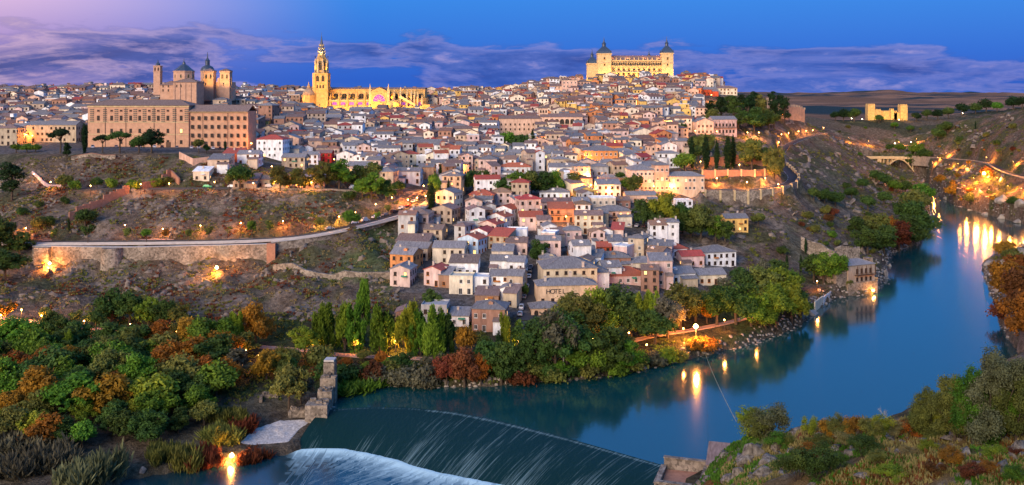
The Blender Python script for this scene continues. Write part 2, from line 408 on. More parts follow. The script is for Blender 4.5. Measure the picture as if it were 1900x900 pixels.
for px, py, Y, dx, dy, zf in ((1294, 358, 521, 0, -1, 28.5), (1350, 360, 523, 0, -1, 28), (1400, 359, 526, .2, -1, 28), (1444, 354, 532, .5, -.9, 28), (1476, 345, 549, .9, -.4, 28.5), (1486, 331, 573, 1, 0, 30), (1476, 319, 602, 1, .1, 34), (1460, 304, 642, 1, .1, 39)):
    p = P(px, py, Y); CT.append((p.x + dx * 1.8, p.y + dy * 1.8, zf)); CT.append((p.x - dx * 2, p.y - dy * 2, p.z + .3))
# far right valley, castle hill, right bank
for a in ((1645, 1150, 58), (1600, 1140, 57), (1700, 1150, 57), (1750, 1140, 56), (1570, 1100, 45), (1640, 1085, 32), (1700, 1080, 30), (1640, 1040, 26), (1700, 1000, 20), (1740, 960, 14), (1650, 1000, 14), (1540, 1000, 45), (1560, 1200, 52), (1500, 1150, 62), (1450, 1000, 70), (1780, 950, 30), (1760, 900, 16), (1720, 940, 16), (1800, 900, 42), (1800, 830, 22), (1850, 800, 30), (1790, 760, 10), (1830, 720, 9), (1870, 740, 26), (1900, 700, 22), (1960, 690, 26), (1900, 660, 8), (1960, 660, 12), (1870, 860, 58), (1900, 800, 54), (1960, 760, 56), (1860, 930, 68), (1920, 880, 73), (2050, 800, 76), (1780, 1020, 60), (1850, 1050, 66), (1950, 1050, 75), (2100, 1000, 80), (1750, 1060, 52), (1700, 1250, 54), (1900, 1250, 66), (1600, 1290, 52), (2100, 1290, 72), (1400, 1250, 58), (1000, 1290, 52), (500, 1290, 60), (0, 1290, 66), (-200, 1100, 74)): cp(*a)
# near right bank and the hill the photograph is taken from
for a in ((1960, 520, 9), (1880, 505, 3), (1900, 480, 5), (1900, 430, 5), (1960, 400, 12), (1920, 370, 8), (1960, 340, 16), (1900, 318, 4), (2050, 300, 26), (1800, 290, 4), (1650, 255, 5), (1500, 240, 4), (1350, 228, 3), (1280, 218, 2), (1900, 250, 18), (1750, 220, 14), (1550, 200, 14), (1400, 190, 14), (1300, 180, 10), (2100, 430, 18)): cp(*a)
for px, py, Y in ((1400, 815, 104), (1450, 806, 102), (1500, 803, 100), (1600, 800, 95), (1700, 797, 92), (1800, 794, 90), (1900, 792, 88), (2000, 790, 87), (1340, 850, 106), (1290, 905, 106), (1400, 900, 84), (1500, 900, 78), (1600, 900, 74), (1700, 900, 71), (1800, 900, 68), (1900, 900, 66), (2000, 900, 64), (1330, 925, 90), (1250, 960, 110)): cpy(px, py, Y)
for px in (1400, 1550, 1700, 1850, 2000): cp(px, 122, 44); cp(px, 150, 27)
for a in ((1250, 140, 22), (1250, 170, 8), (1100, 150, 16), (900, 150, 12), (600, 150, 10), (1000, 190, -7), (600, 190, -7), (200, 200, -6)): cp(*a)
for x, y, z in ((0, 0, 87.5), (-15, 0, 86), (25, 0, 88), (60, 0, 92), (120, 0, 96), (0, 18, 74), (12, 20, 76), (30, 30, 76), (60, 40, 80), (0, 40, 58), (0, 70, 44), (0, 100, 34), (-60, 0, 70), (-60, 60, 40), (-60, 120, 16), (0, -25, 88), (130, 60, 86), (130, 140, 60), (120, 200, 40), (200, 200, 50), (300, 300, 40), (400, 400, 40), (300, 120, 70), (-200, 150, 6), (-400, 200, 6), (-600, 250, 12), (-600, 400, 30), (-600, 700, 66), (-700, 1000, 74), (740, 900, 84), (740, 1290, 78), (740, 500, 60), (740, 200, 70)): CT.append((x, y, z))

CTA = np.array(CT); _S = 100.0
_A = CTA[:, :2] / _S; n_ = len(_A)
_K = np.sqrt(((_A[:, None] - _A[None]) ** 2).sum(2)); _Pm = np.c_[np.ones(n_), _A]
_M = np.block([[_K + 1e-6 * np.eye(n_), _Pm], [_Pm.T, np.zeros((3, 3))]])
_sol = np.linalg.lstsq(_M, np.r_[CTA[:, 2], 0, 0, 0], rcond=None)[0]


def rbf(x, y):
    x = np.asarray(x, float).ravel() / _S; y = np.asarray(y, float).ravel() / _S; out = np.empty(len(x))
    for i in range(0, len(x), 20000):
        a = x[i:i + 20000, None]; b = y[i:i + 20000, None]
        out[i:i + 20000] = np.sqrt((a - _A[None, :, 0]) ** 2 + (b - _A[None, :, 1]) ** 2) @ _sol[:n_] + _sol[n_] + a[:, 0] * _sol[n_ + 1] + b[:, 0] * _sol[n_ + 2]
    return out


ROADS = {   # name: (photo points with depth, width, material)
    'promenade': ([P(-60, 449, 418), P(62, 449, 417), P(190, 449, 416), P(340, 447.5, 417), P(430, 446, 417.5), P(500, 443, 419), P(560, 438, 422), P(620, 427, 430), P(690, 411, 443), P(740, 397, 457), P(772, 382, 470), P(795, 365, 486), P(800, 353, 497)], 8.5),
    'terrace_street': ([P(150, 350, 469), P(300, 349.5, 470), P(430, 349, 471), P(560, 350, 471), P(650, 351, 475), P(720, 352, 486), P(770, 352, 496), P(800, 352, 499), P(830, 347, 512)], 8),
    'bend_road': ([P(1290, 352, 526), P(1350, 352, 529), P(1400, 351.5, 532), P(1440, 347, 539), P(1466, 340, 552), P(1474, 330, 572), P(1466, 320, 598), P(1452, 305, 640), P(1446, 285, 700), P(1462, 268, 758), P(1497, 254, 800), P(1530, 246, 835)], 8),
    'river_path': ([P(-120, 583, 360), P(0, 592, 348), P(60, 598, 346), P(120, 603, 344), P(200, 612, 340), P(300, 624, 333), P(420, 636, 328), P(520, 645, 323), P(650, 655, 318), P(760, 662, 315), P(880, 668, 312)], 5.5),
    'bank_path': ([P(1010, 655, 318), P(1120, 652, 326), P(1200, 642, 337), P(1300, 622, 350), P(1400, 596, 370), P(1480, 566, 398)], 3.5),
    'house_street': ([P(795, 520, 393), P(803, 490, 412), P(815, 458, 436), P(838, 432, 455), P(850, 410, 472), P(858, 388, 492), P(862, 368, 512)], 6),
    'hotel_street': ([P(972, 612, 336), P(976, 585, 350), P(984, 552, 368), P(992, 520, 389), P(996, 500, 404)], 6.5),
    'right_bank_road': ([P(2000, 345, 690), P(1930, 334, 710), P(1880, 325, 735), P(1850, 312, 780), P(1835, 302, 830), P(1800, 297, 880), P(1760, 295, 930), P(1728, 292, 985), P(1690, 290, 1010)], 7),
}
EXTRA = {}


def resample(pts, step):
    out = []
    for a, b in zip(pts[:-1], pts[1:]):
        n = max(1, int((b - a).length / step))
        out += [a.lerp(b, i / n) for i in range(n)]
    return out + [pts[-1]]


def smooth_line(pts, it=2):
    for _ in range(it):
        q = [pts[0]]
        for a, b in zip(pts[:-1], pts[1:]): q += [a.lerp(b, .25), a.lerp(b, .75)]
        pts = q + [pts[-1]]
    return pts


town_street = {'house_street', 'hotel_street'}
for k in list(ROADS):
    pts, w = ROADS[k]
    pts = smooth_line(pts)
    if k in town_street or k in ('river_path', 'bank_path'):
        zz = rbf([p.x for p in pts], [p.y for p in pts]); pts = [Vector((p.x, p.y, z)) for p, z in zip(pts, zz)]
    ROADS[k] = (resample(pts, 2.5), w)


def height(x, y, detail=True):
    x = np.asarray(x, float); y = np.asarray(y, float); sh = x.shape; x = x.ravel(); y = y.ravel()
    z = rbf(x, y)
    # rough ground away from the town
    px = 950 + x / np.maximum(y, 1) * F
    py = HY + (CZ - z) / np.maximum(y, 1) * F
    rough = np.zeros(len(x))
    rough += 1.0 * ((px < 720) & (y > 330) & (y < 505) & (z < 57))
    rough += .9 * ((px > 480) & (px < 740) & (y > 340) & (y < 440))
    rough += 1.0 * ((px > 1290) & (y > 395) & (y < 1100) & (z < 54))
    rough += 1.2 * ((px > 1700) & (y > 600))
    rough += .35 * (y < 160)
    rough = np.clip(rough, 0, 1.4)
    z = z + rough * (fbm(x / 9, y / 9, 4) * 4.5 + fbm((x + y * .7) / 5, (y - x * .7) / 22, 3) * 3.0)
    for k, (pts, w) in ROADS.items():
        xs = np.array([p.x for p in pts]); ys = np.array([p.y for p in pts]); zs = np.array([p.z for p in pts])
        sel = np.where((x > xs.min() - 15) & (x < xs.max() + 15) & (y > ys.min() - 15) & (y < ys.max() + 15))[0]
        if not len(sel): continue
        for c in range(0, len(sel), 20000):
            s_ = sel[c:c + 20000]
            d2 = (x[s_, None] - xs) ** 2 + (y[s_, None] - ys) ** 2
            j = d2.argmin(1); d = np.sqrt(d2[np.arange(len(s_)), j]); t = 1 - (sstep(w / 2 + .3, w / 2 + 1.6, d) if k in ('bend_road', 'promenade') else sstep(w / 2 + 1.2, w / 2 + 5.5, d))
            if k == 'promenade' or k == 'bend_road': t = np.where(z[s_] < zs[j] - 5, 0, t)
            z[s_] = z[s_] * (1 - t) + (zs[j] - .12) * t
    # river beds
    near = (y > 170) & (y < 1100)
    i = np.where(near)[0]
    ins = inside(river_poly, x[i], y[i]); d = pdist(river_poly, x[i], y[i], True)
    zi = z[i]
    land = np.maximum(zi, .5 + np.minimum(d, 5) * .22)
    low = inside(low_poly, x[i], y[i]); dl = pdist(low_poly, x[i], y[i], True)
    land = np.where((y[i] < 290) & (x[i] < -40), np.where(zi > -5.3, zi, -5.3), land)
    zi = np.where(ins, np.where(d > 1.6, -1.6 - np.minimum(d, 8) * .3, .45), land)
    zi = np.where(low, np.where(dl > 1.5, -8.0, np.minimum(zi, -.6)), zi)
    nc = pdist(crest, x[i], y[i]) < 4.5; zi = np.where(nc & (x[i] > crest[0].x + 2.5), np.minimum(zi, -1.3), zi)
    z[i] = zi
    return z.reshape(sh)


GX0, GX1, GY0, GY1, GS = -730., 770., 140., 1300., 2.5
gx = np.arange(GX0, GX1 + .1, GS); gy = np.arange(GY0, GY1 + .1, GS)
GXX, GYY = np.meshgrid(gx, gy, indexing='ij'); GZ = height(GXX, GYY)
NX0, NX1, NY0, NY1, NS = -60., 130., -25., 143., .75
nx = np.arange(NX0, NX1 + .1, NS); ny = np.arange(NY0, NY1 + .1, NS)
NXX, NYY = np.meshgrid(nx, ny, indexing='ij')
NZ = height(NXX, NYY)
_r = (NYY > 55) & (NXX > 8)
NZ = NZ + np.where(_r, fbm(NXX / 4, NYY / 4, 5) * 2.2 + np.maximum(fbm(NXX / 2.2 + 9, NYY / 2.2, 3) - .08, 0) * 3.5, 0)


def H(x, y):
    x = np.asarray(x, float); y = np.asarray(y, float)

    def bil(Z, x0, y0, s):
        u = np.clip((x - x0) / s, 0, Z.shape[0] - 1.001); v = np.clip((y - y0) / s, 0, Z.shape[1] - 1.001)
        i = u.astype(int); j = v.astype(int); a = u - i; b = v - j
        return (Z[i, j] * (1 - a) + Z[i + 1, j] * a) * (1 - b) + (Z[i, j + 1] * (1 - a) + Z[i + 1, j + 1] * a) * b
    return np.where(y < 142, bil(NZ, NX0, NY0, NS), bil(GZ, GX0, GY0, GS))


def Hs(x, y): return float(H(np.array([x]), np.array([y]))[0])


_YS = np.concatenate([np.arange(55, 145, .5), np.arange(145, 1290, 1.0)])


def G(px, py, off=0.0, y0=0):
    """where the line of sight through a photo pixel first meets the ground (raised by off)"""
    Y = _YS[_YS >= y0]; x = (px - 950) / F * Y; z = CZ - (py - HY) / F * Y
    h = H(x, Y) + off; k = np.where(z <= h)[0]
    if not len(k): k = [len(Y) - 1]
    i = k[0]
    if i > 0:
        a = z[i - 1] - h[i - 1]; b = z[i] - h[i]; t = a / (a - b) if a != b else 1
        y = Y[i - 1] + (Y[i] - Y[i - 1]) * min(max(t, 0), 1)
    else: y = Y[i]
    x = (px - 950) / F * y
    return Vector((x, y, Hs(x, y)))


# ------------------------------------------------------------------ ground sheets
TOWN_A = [(470, 160), (478, 245), (528, 300), (620, 306), (690, 330), (725, 348), (800, 345), (860, 352), (940, 352), (1000, 356), (1180, 352), (1240, 330), (1250, 268), (1300, 252), (1312, 215), (1310, 180), (1425, 172), (1425, 150), (830, 150)]
TOWN_B = [(735, 400), (800, 362), (870, 352), (960, 356), (1000, 356), (1180, 360), (1235, 400), (1240, 440), (1390, 480), (1300, 540), (1170, 560), (1000, 600), (940, 620), (870, 610), (780, 545), (725, 540), (735, 440)]
TOWN_C = [(-200, 150), (470, 150), (480, 272), (330, 284), (150, 286), (-200, 286)]


def ground_colour(x, y, z):
    px = 950 + x / np.maximum(y, 1) * F; py = HY + (CZ - z) / np.maximum(y, 1) * F
    C = np.tile(np.array([.165, .128, .098]), (len(x), 1)); n1 = fbm(x / 14, y / 14, 4); n2 = fbm(x / 5 + 50, y / 5, 3)

    def put(mask, col, k=1.0):
        nonlocal C
        m = np.clip(mask, 0, 1)[:, None] * k; C = C * (1 - m) + np.array(col) * m
    put(sstep(.0, .12, n1 + n2 * .5), (.275, .22, .172))                     # bare pale ground
    put(sstep(.06, .16, fbm(x / 9 + 80, y / 20, 4)), (.12, .072, .042), .5)       # russet scrub
    put(sstep(.03, .13, fbm(x / 12 + 20, y / 9 + 30, 4)), (.070, .090, .030), .6)  # thin grass
    tw = inside(TOWN_A, px, py) | inside(TOWN_B, px, py) | inside(TOWN_C, px, py)
    put(tw * 1.0, (.17, .16, .155), .9)
    fl = ((px < 700) & (y < 352) & (y > 170)) | ((y < 395) & (px < 1480) & (y > 200) & (px > 690) & (z < 9))
    put(fl * 1.0, (.075, .07, .04), .9); put(fl * sstep(.0, .1, n1), (.07, .10, .03), .8)
    put(((px > 560) & (px < 735) & (y > 375) & (y < 445)) * sstep(-.02, .08, n1 + (px - 640) / 900), (.085, .125, .045), .75)
    hill = (px > 1455) & (y > 395) & (y < 1000) & (px < 1700)
    put(hill * sstep(-.02, .1, n1), (.075, .09, .045), .55)
    rb = (px > 1690) & (y > 600) & (y < 1100)
    put(rb * sstep(-.04, .06, n2), (.21, .125, .085), .7); put(rb * sstep(.02, .1, n1), (.07, .085, .03), .75)
    far = (y > 1100); put(far * 1.0, (.17, .13, .09), .8); put(far * sstep(.0, .06, fbm(x / 60, y / 60, 3)), (.05, .065, .04), .8)
    put(((z < 1.3) & (y > 170) & (y < 1000)) * 1.0, (.16, .13, .105), .7)
    nr = (y < 170)
    put(nr * 1.0, (.17, .125, .060), .9); put(nr * sstep(.01, .1, fbm(x / 5, y / 5, 4)), (.085, .19, .022), .85)
    put(nr * sstep(.03, .1, fbm(x / 6 + 40, y / 4 + 11, 4)), (.26, .085, .03), .8)
    put(nr * sstep(50, 46, z), (.20, .17, .135), .9)
    put(nr * sstep(.08, .16, fbm(x / 2.6 + 4, y / 2.6 + 71, 3)), (.33, .29, .23), .8)
    return C


mat('ground', (1.15, 1.15, 1.15), .95, 0, .5, 1.1, .8, col2=(.42, .40, .38), attr='tint', spec=.05)
mat('near_ground', (1.1, 1.1, 1.1), .95, 0, 1.6, .10, 4.5, col2=(.5, .48, .45), attr='tint', spec=.05)


def grid_mesh(name, X, Y, Z, m, keep=None):
    a, b = X.shape; idx = np.arange(a * b).reshape(a, b)
    Q = np.stack([idx[:-1, :-1], idx[1:, :-1], idx[1:, 1:], idx[:-1, 1:]], -1).reshape(-1, 4)
    if keep is not None: Q = Q[keep[:-1, :-1].ravel()]
    V = np.stack([X, Y, Z], -1).reshape(-1, 3); me = np_mesh(name, V, Q, m, True)
    colattr(me, 'tint', ground_colour(V[:, 0], V[:, 1], V[:, 2])); return me


struct(link('ground', grid_mesh('ground', GXX, GYY, GZ, 'ground')))
struct(link('near_hillside', grid_mesh('near_hillside', NXX, NYY, NZ, 'near_ground')))
# plain and hills out to the horizon
fy = 1297 * (13000 / 1297) ** np.linspace(0, 1, 90); fx = np.linspace(-1, 1, 160)
FXX = np.empty((160, 90)); FYY = np.empty((160, 90)); FZ = np.empty((160, 90))
for j, y_ in enumerate(fy): FXX[:, j] = fx * (y_ * .9 + 500); FYY[:, j] = y_
_base = np.interp(FYY, [1297, 1600, 2200, 3200, 4500, 6500, 9000, 13000], [56, 46, 40, 52, 62, 70, 88, 60])
FZ = _base + fbm(FXX / 500, FYY / 700, 4) * np.interp(FYY, [1297, 1500, 3000, 6000, 9000, 13000], [2, 14, 26, 60, 95, 40]) * 1.25
_e = sstep(1500, 1297, FYY); FZ = FZ * (1 - _e) + (H(FXX, np.full_like(FXX, 1297.)) - .4) * _e
fm = grid_mesh('far_hills', FXX, FYY, FZ, 'ground')
V = np.stack([FXX, FYY], -1).reshape(-1, 2)
C = np.tile(np.array([.24, .14, .085]), (len(V), 1))
_t = np.clip(sstep(-.01, .05, fbm(V[:, 0] / 420 + 5, V[:, 1] / 600, 4)), 0, 1)[:, None]; C = C * (1 - _t) + np.array([.035, .065, .075]) * _t
_t = np.clip(sstep(.06, .09, fbm(V[:, 0] / 300 + 55, V[:, 1] / 260, 3)), 0, 1)[:, None]; C = C * (1 - _t) + np.array([.40, .22, .13]) * _t
colattr(fm, 'tint2', C); fm.attributes.remove(fm.attributes['tint']); fm.attributes['tint2'].name = 'tint'
struct(link('far_hills', fm))

# ------------------------------------------------------------------ water


def water_mat(name, deep, rough, bump, bscale, foam=False, streak=False):
    m = bpy.data.materials.new(name); MAT[name] = m; m.use_nodes = True; nt = m.node_tree; N = nt.nodes.new; L = nt.links.new
    b = nt.nodes['Principled BSDF']; b.inputs['Roughness'].default_value = rough; b.inputs['IOR'].default_value = 1.333 if streak else 1.5
    b.inputs['Base Color'].default_value = (*deep, 1); b.inputs['Specular IOR Level'].default_value = .14 if streak else 1.0
    tc = N('ShaderNodeTexCoord'); mp = N('ShaderNodeMapping'); L(tc.outputs['Object'], mp.inputs[0]); mp.inputs['Scale'].default_value = (1, .45, 1)
    n = N('ShaderNodeTexNoise'); n.inputs['Scale'].default_value = bscale; n.inputs['Detail'].default_value = 4; L(mp.outputs[0], n.inputs['Vector'])
    bp = N('ShaderNodeBump'); bp.inputs['Distance'].default_value = bump; L(n.outputs[0], bp.inputs['Height']); L(bp.outputs[0], b.inputs['Normal'])
    if foam:
        uv = N('ShaderNodeAttribute'); uv.attribute_name = 'flow'      # r across, g along the flow, b amount of foam
        s = N('ShaderNodeSeparateXYZ'); L(uv.outputs['Vector'], s.inputs[0])
        cx = N('ShaderNodeCombineXYZ'); L(s.outputs[0], cx.inputs[0]); L(s.outputs[1], cx.inputs[1])
        m1 = N('ShaderNodeMapping'); m1.inputs['Scale'].default_value = (2.1, .07, 1) if streak else (1.3, .06, 1); L(cx.outputs[0], m1.inputs[0])
        f = N('ShaderNodeTexNoise'); f.inputs['Scale'].default_value = 1.0; f.inputs['Detail'].default_value = 7; f.inputs['Roughness'].default_value = .6; f.inputs['Distortion'].default_value = .3
        L(m1.outputs[0], f.inputs['Vector'])
        ad = N('ShaderNodeMath'); ad.operation = 'ADD'; L(f.outputs[0], ad.inputs[0]); L(s.outputs[2], ad.inputs[1])
        r = N('ShaderNodeValToRGB'); r.color_ramp.elements[0].position = .48 if streak else .55; r.color_ramp.elements[1].position = 1.0; L(ad.outputs[0], r.inputs[0])
        mx = N('ShaderNodeMix'); mx.data_type = 'RGBA'; L(r.outputs[0], mx.inputs[0]); mx.inputs[6].default_value = (*deep, 1); mx.inputs[7].default_value = (*((.30, .46, .48) if streak else (.48, .70, .72)), 1)
        L(mx.outputs[2], b.inputs['Base Color'])
        rr = N('ShaderNodeMapRange'); L(r.outputs[0], rr.inputs[0]); rr.inputs[3].default_value = rough; rr.inputs[4].default_value = .9; L(rr.outputs[0], b.inputs['Roughness'])
    return m


water_mat('river_water', (.004, .050, .056), .11, .018, .5)
water_mat('weir_water', (.005, .026, .027), .42, .25, 1.2, True, True)
water_mat('foam_water', (.003, .035, .050), .22, .02, .5, True)
mb = MB(); mb.add([(p.x, p.y, 0) for p in river_poly], [tuple(range(len(river_poly)))]); river = struct(mb.build('river', 'river_water'))


def loft_flow(name, A, B, prof, m, bfun, n=160):
    """sheet between two lines; prof(t) height between them; 'flow' attribute"""
    def samp(L, k):
        d = [0]
        for a, b in zip(L[:-1], L[1:]): d.append(d[-1] + (b - a).length)
        return [Vector([np.interp(t, d, [p[c] for p in L]) for c in range(3)]) for t in np.linspace(0, d[-1], k)], np.linspace(0, d[-1], k)
    a, da = samp(A, n); b, _ = samp(B, n); rows = 26; V = []; C = []
    for i in range(n):
        for j in range(rows):
            t = j / (rows - 1); p = a[i].lerp(b[i], t); p.z = prof(t, a[i].z, b[i].z); V.append(tuple(p)); L_ = (b[i] - a[i]).length
            C.append((da[i], t * L_, bfun(t, da[i])))
    idx = np.arange(n * rows).reshape(n, rows); Q = np.stack([idx[:-1, :-1], idx[1:, :-1], idx[1:, 1:], idx[:-1, 1:]], -1).reshape(-1, 4)
    V = np.array(V); me = np_mesh(name, V, Q, m, True); colattr(me, 'flow', np.array(C)); return me


toe2 = list(toe)
ap = loft_flow('weir_slope', crest, toe2, lambda t, a, b: a + .03 + (b - a + .12) * (t * .35 + .65 * t * t) if t > .02 else a + .03, 'weir_water', lambda t, d: (.07 if .02 < t < .06 else -.125) + .075 * max(0, t - .4) / .6 + (.05 if d > 30 else -.05) + .08 * math.sin(d * .35) * t)  # thin highlight along the crest painted in through the foam amount
struct(link('weir_slope', ap))
# lower water with the boil of foam below the weir
lx = np.arange(-135, 90, 1.0); ly = np.arange(165, 266, 1.0); LX, LY = np.meshgrid(lx, ly, indexing='ij')
td = pdist(toe, LX, LY); ta = np.zeros_like(LX)
_tl = resample(toe, 1.5); _tx = np.array([p.x for p in _tl]); _ty = np.array([p.y for p in _tl])
for i in range(len(lx)): ta[i] = ((LX[i][:, None] - _tx) ** 2 + (LY[i][:, None] - _ty) ** 2).argmin(1) * 1.5
idx = np.arange(LX.size).reshape(LX.shape); Q = np.stack([idx[:-1, :-1], idx[1:, :-1], idx[1:, 1:], idx[:-1, 1:]], -1).reshape(-1, 4)
LZ = ZL + np.where(td < 7, .55 * np.exp(-td / 2.2) + .25 * fbm(LX / 3, LY / 3, 3) * np.exp(-td / 6), .0)
lm = np_mesh('lower_river', np.stack([LX, LY, LZ], -1).reshape(-1, 3), Q, 'foam_water', True)
fo = (.36 * np.exp(-td / 4.0) + .40 * np.exp(-td / 34) - .17); fo = np.where(LX < toe[0].x + 1, fo - .25 * sstep(toe[0].x + 3, toe[0].x - 4, LX), fo)
fo = fo * 1.0 + .22 * fbm(ta / 9, td / 40, 3)
colattr(lm, 'flow', np.stack([ta + .12 * td, td * 1.0, fo], -1).reshape(-1, 3)); struct(link('lower_river', lm))

# ------------------------------------------------------------------ roads


def ribbon(name, pts, w, m, dz=.0, follow=False, side=0.0, nacross=2, kind=True):
    V = []; n = len(pts)
    for i, p in enumerate(pts):
        t = (pts[min(i + 1, n - 1)] - pts[max(i - 1, 0)]); t.z = 0; t.normalize(); nn = Vector((-t.y, t.x, 0))
        for k in range(nacross):
            q = p + nn * (side + w * (k / (nacross - 1) - .5)); z = (Hs(q.x, q.y) + .12 if follow else p.z) + dz
            V.append((q.x, q.y, z))
    Q = np.array([(i * nacross + k, i * nacross + k + 1, (i + 1) * nacross + k + 1, (i + 1) * nacross + k) for i in range(n - 1) for k in range(nacross - 1)])
    V = np.array(V); V2 = V.copy(); V2[:, 2] -= .5; nv = len(V); sides = []
    for i in range(n - 1):
        for k in (0, nacross - 1): a = i * nacross + k; b = a + nacross; sides.append((a, b, b + nv, a + nv))
    me = np_mesh(name, np.r_[V, V2], np.r_[Q, np.array(sides)], m)
    o = link(name, me)
    if kind: struct(o)
    return o


RP = {k: v[0] for k, v in ROADS.items()}
ribbon('promenade_road', RP['promenade'], 6.0, 'asphalt', .0, side=1.6)
ribbon('promenade_pavement', RP['promenade'], 5.2, 'paving', .12, side=-4.2)
ribbon('promenade_footway', RP['promenade'], 2.2, 'pinkpath', .13, side=5.9)
ribbon('terrace_street', RP['terrace_street'], 7, 'asphalt', .02)
ribbon('bend_road', RP['bend_road'], 6.5, 'asphalt', .02)
ribbon('riverside_walk', RP['river_path'], 3.2, 'pinkpath', .05, True, nacross=4)
ribbon('bank_walk', RP['bank_path'], 3.2, 'pinkpath', .05, True, nacross=4)
ribbon('house_street', RP['house_street'], 6, 'asphalt', .05, True, nacross=4)
ribbon('hotel_street', RP['hotel_street'], 7, 'asphalt', .05, True, nacross=4)
ribbon('right_bank_road', RP['right_bank_road'], 6, 'asphalt', .15)
# white edge lines
for k, s_ in (('promenade', -1.2), ('promenade', 4.4), ('bend_road', -3.0), ('bend_road', 3.0)):
    ribbon('road_line', RP[k], .14, 'frame_white', .03 if k == 'bend_road' else .008, side=s_)


def wall_strip(name, line, ztop, zbot, th, m, parent=None, mi=0, batter=0.0, build=True, mb=None):
    """a thick wall standing along a line; ztop / zbot may be lists"""
    mb = mb or MB(); n = len(line)
    zt = ztop if isinstance(ztop, (list, tuple)) else [ztop] * n; zb = zbot if isinstance(zbot, (list, tuple)) else [zbot] * n
    vs = []
    for i in range(n):
        t = line[min(i + 1, n - 1)] - line[max(i - 1, 0)]; t.z = 0; t.normalize(); nn = Vector((t.y, -t.x, 0)) * (th / 2)
        p = line[i]
        vs += [(p.x + nn.x * (1 + batter), p.y + nn.y * (1 + batter), zb[i]), (p.x + nn.x, p.y + nn.y, zt[i]), (p.x - nn.x, p.y - nn.y, zt[i]), (p.x - nn.x, p.y - nn.y, zb[i])]
    fs = []
    for i in range(n - 1):
        a, b = i * 4, i * 4 + 4
        for k in range(3): fs.append((a + k, b + k, b + k + 1, a + k + 1))
    fs += [(0, 1, 2, 3), tuple((n - 1) * 4 + k for k in (3, 2, 1, 0))]
    mb.add(vs, fs, mi)
    return mb.build(name, m, parent) if build else mb


def top_at(line, add): return [Hs(p.x, p.y) + add for p in line]


# the old city wall under the promenade, with its round tower
wl = resample(smooth_line(wall_line, 1), 6)
cw = empty('city_wall', (wl[0].x, wl[0].y, 15)); thing(cw, 'long rubble city wall carrying the promenade, with one round tower', 'wall')
off = Vector((0, 0, 0))


def local(line, o): return [p - o for p in line]


def wall_thing(name, line, zt, zb, th, m, label, cap=None, batter=.0, cat='wall', group=None, wname='masonry'):
    o0 = Vector((line[0].x, line[0].y, 0)); e = empty(name, o0); thing(e, label, cat, group)
    l2 = local(line, o0); wall_strip(wname, l2, zt, zb, th, m, e, batter=batter)
    if cap: wall_strip('coping', l2, [z + .22 for z in (zt if isinstance(zt, list) else [zt] * len(line))], [z + .02 for z in (zt if isinstance(zt, list) else [zt] * len(line))], th + .3, cap, e)
    return e


bpy.data.objects.remove(cw)
cw = wall_thing('city_wall', wl, [p.z - .15 for p in wl], 12.0, 1.6, 'rubble', 'long rubble city wall holding up the promenade, with one round tower', 'kerb', .5)
o0 = cw.location
tb = P(208, 470, 406); mb = MB(); mb.lathe(20, tb.x - o0.x, tb.y - o0.y, [(4.9, 11), (4.5, 20), (4.2, 25.2)], 0); mb.build('round_tower', 'rubble', cw)
cb = P(502, 470, 411); mb = MB(); mb.box(cb.x - o0.x + .6, cb.y - o0.y - .2, 12, 3.6, 3.4, 14.3); mb.build('corner_buttress', 'brickwork', cw)
tb2 = P(80, 470, 407); mb = MB(); mb.box(tb2.x - o0.x, tb2.y - o0.y - .4, 12, 6, 3, 13.2); mb.build('buttress', 'rubble', cw)
# wall climbing from the corner along the road
l2 = smooth_line([P(503, 452, 411), P(560, 446, 416), P(620, 433, 424), P(690, 417, 437), P(738, 403, 451)], 1); l2 = resample(l2, 6)
wall_thing('road_wall', l2, [p.z + .5 for p in l2], [p.z - 9 for p in l2], .9, 'rubble', 'low grey stone parapet wall along the climbing road beside the grassy slope', 'kerb')
# ochre wall going down from the corner to the houses
l3 = [P(508, 500, 402), P(545, 512, 396), P(590, 521, 393), P(640, 530, 391), P(700, 540, 390), P(745, 546, 390), P(800, 548, 389), P(860, 552, 386)]; l3 = resample(l3, 5)
wall_thing('field_wall', l3, [Hs(p.x, p.y) + 2.2 for p in l3], [Hs(p.x, p.y) - 4 for p in l3], 1.1, 'rubble', 'ochre rubble wall running down from the wall corner to the first houses')
# retaining wall on the uphill side of the promenade
l4 = [P(50, 446, 429), P(190, 444, 430), P(250, 443.5, 430), P(340, 441, 431), P(420, 437, 432), P(500, 432, 434), P(560, 426, 438), P(620, 414, 446), P(690, 399, 458), P(745, 383, 474), P(785, 366, 492)]; l4 = resample(smooth_line(l4, 1), 6)
wall_thing('retaining_wall', l4, [p.z + (3.2 if p.x > -150 else 1.8) for p in l4], [p.z - 5 for p in l4], 1.0, 'rubble', 'stone retaining wall lit by lamps above the promenade road', 'brickwork')
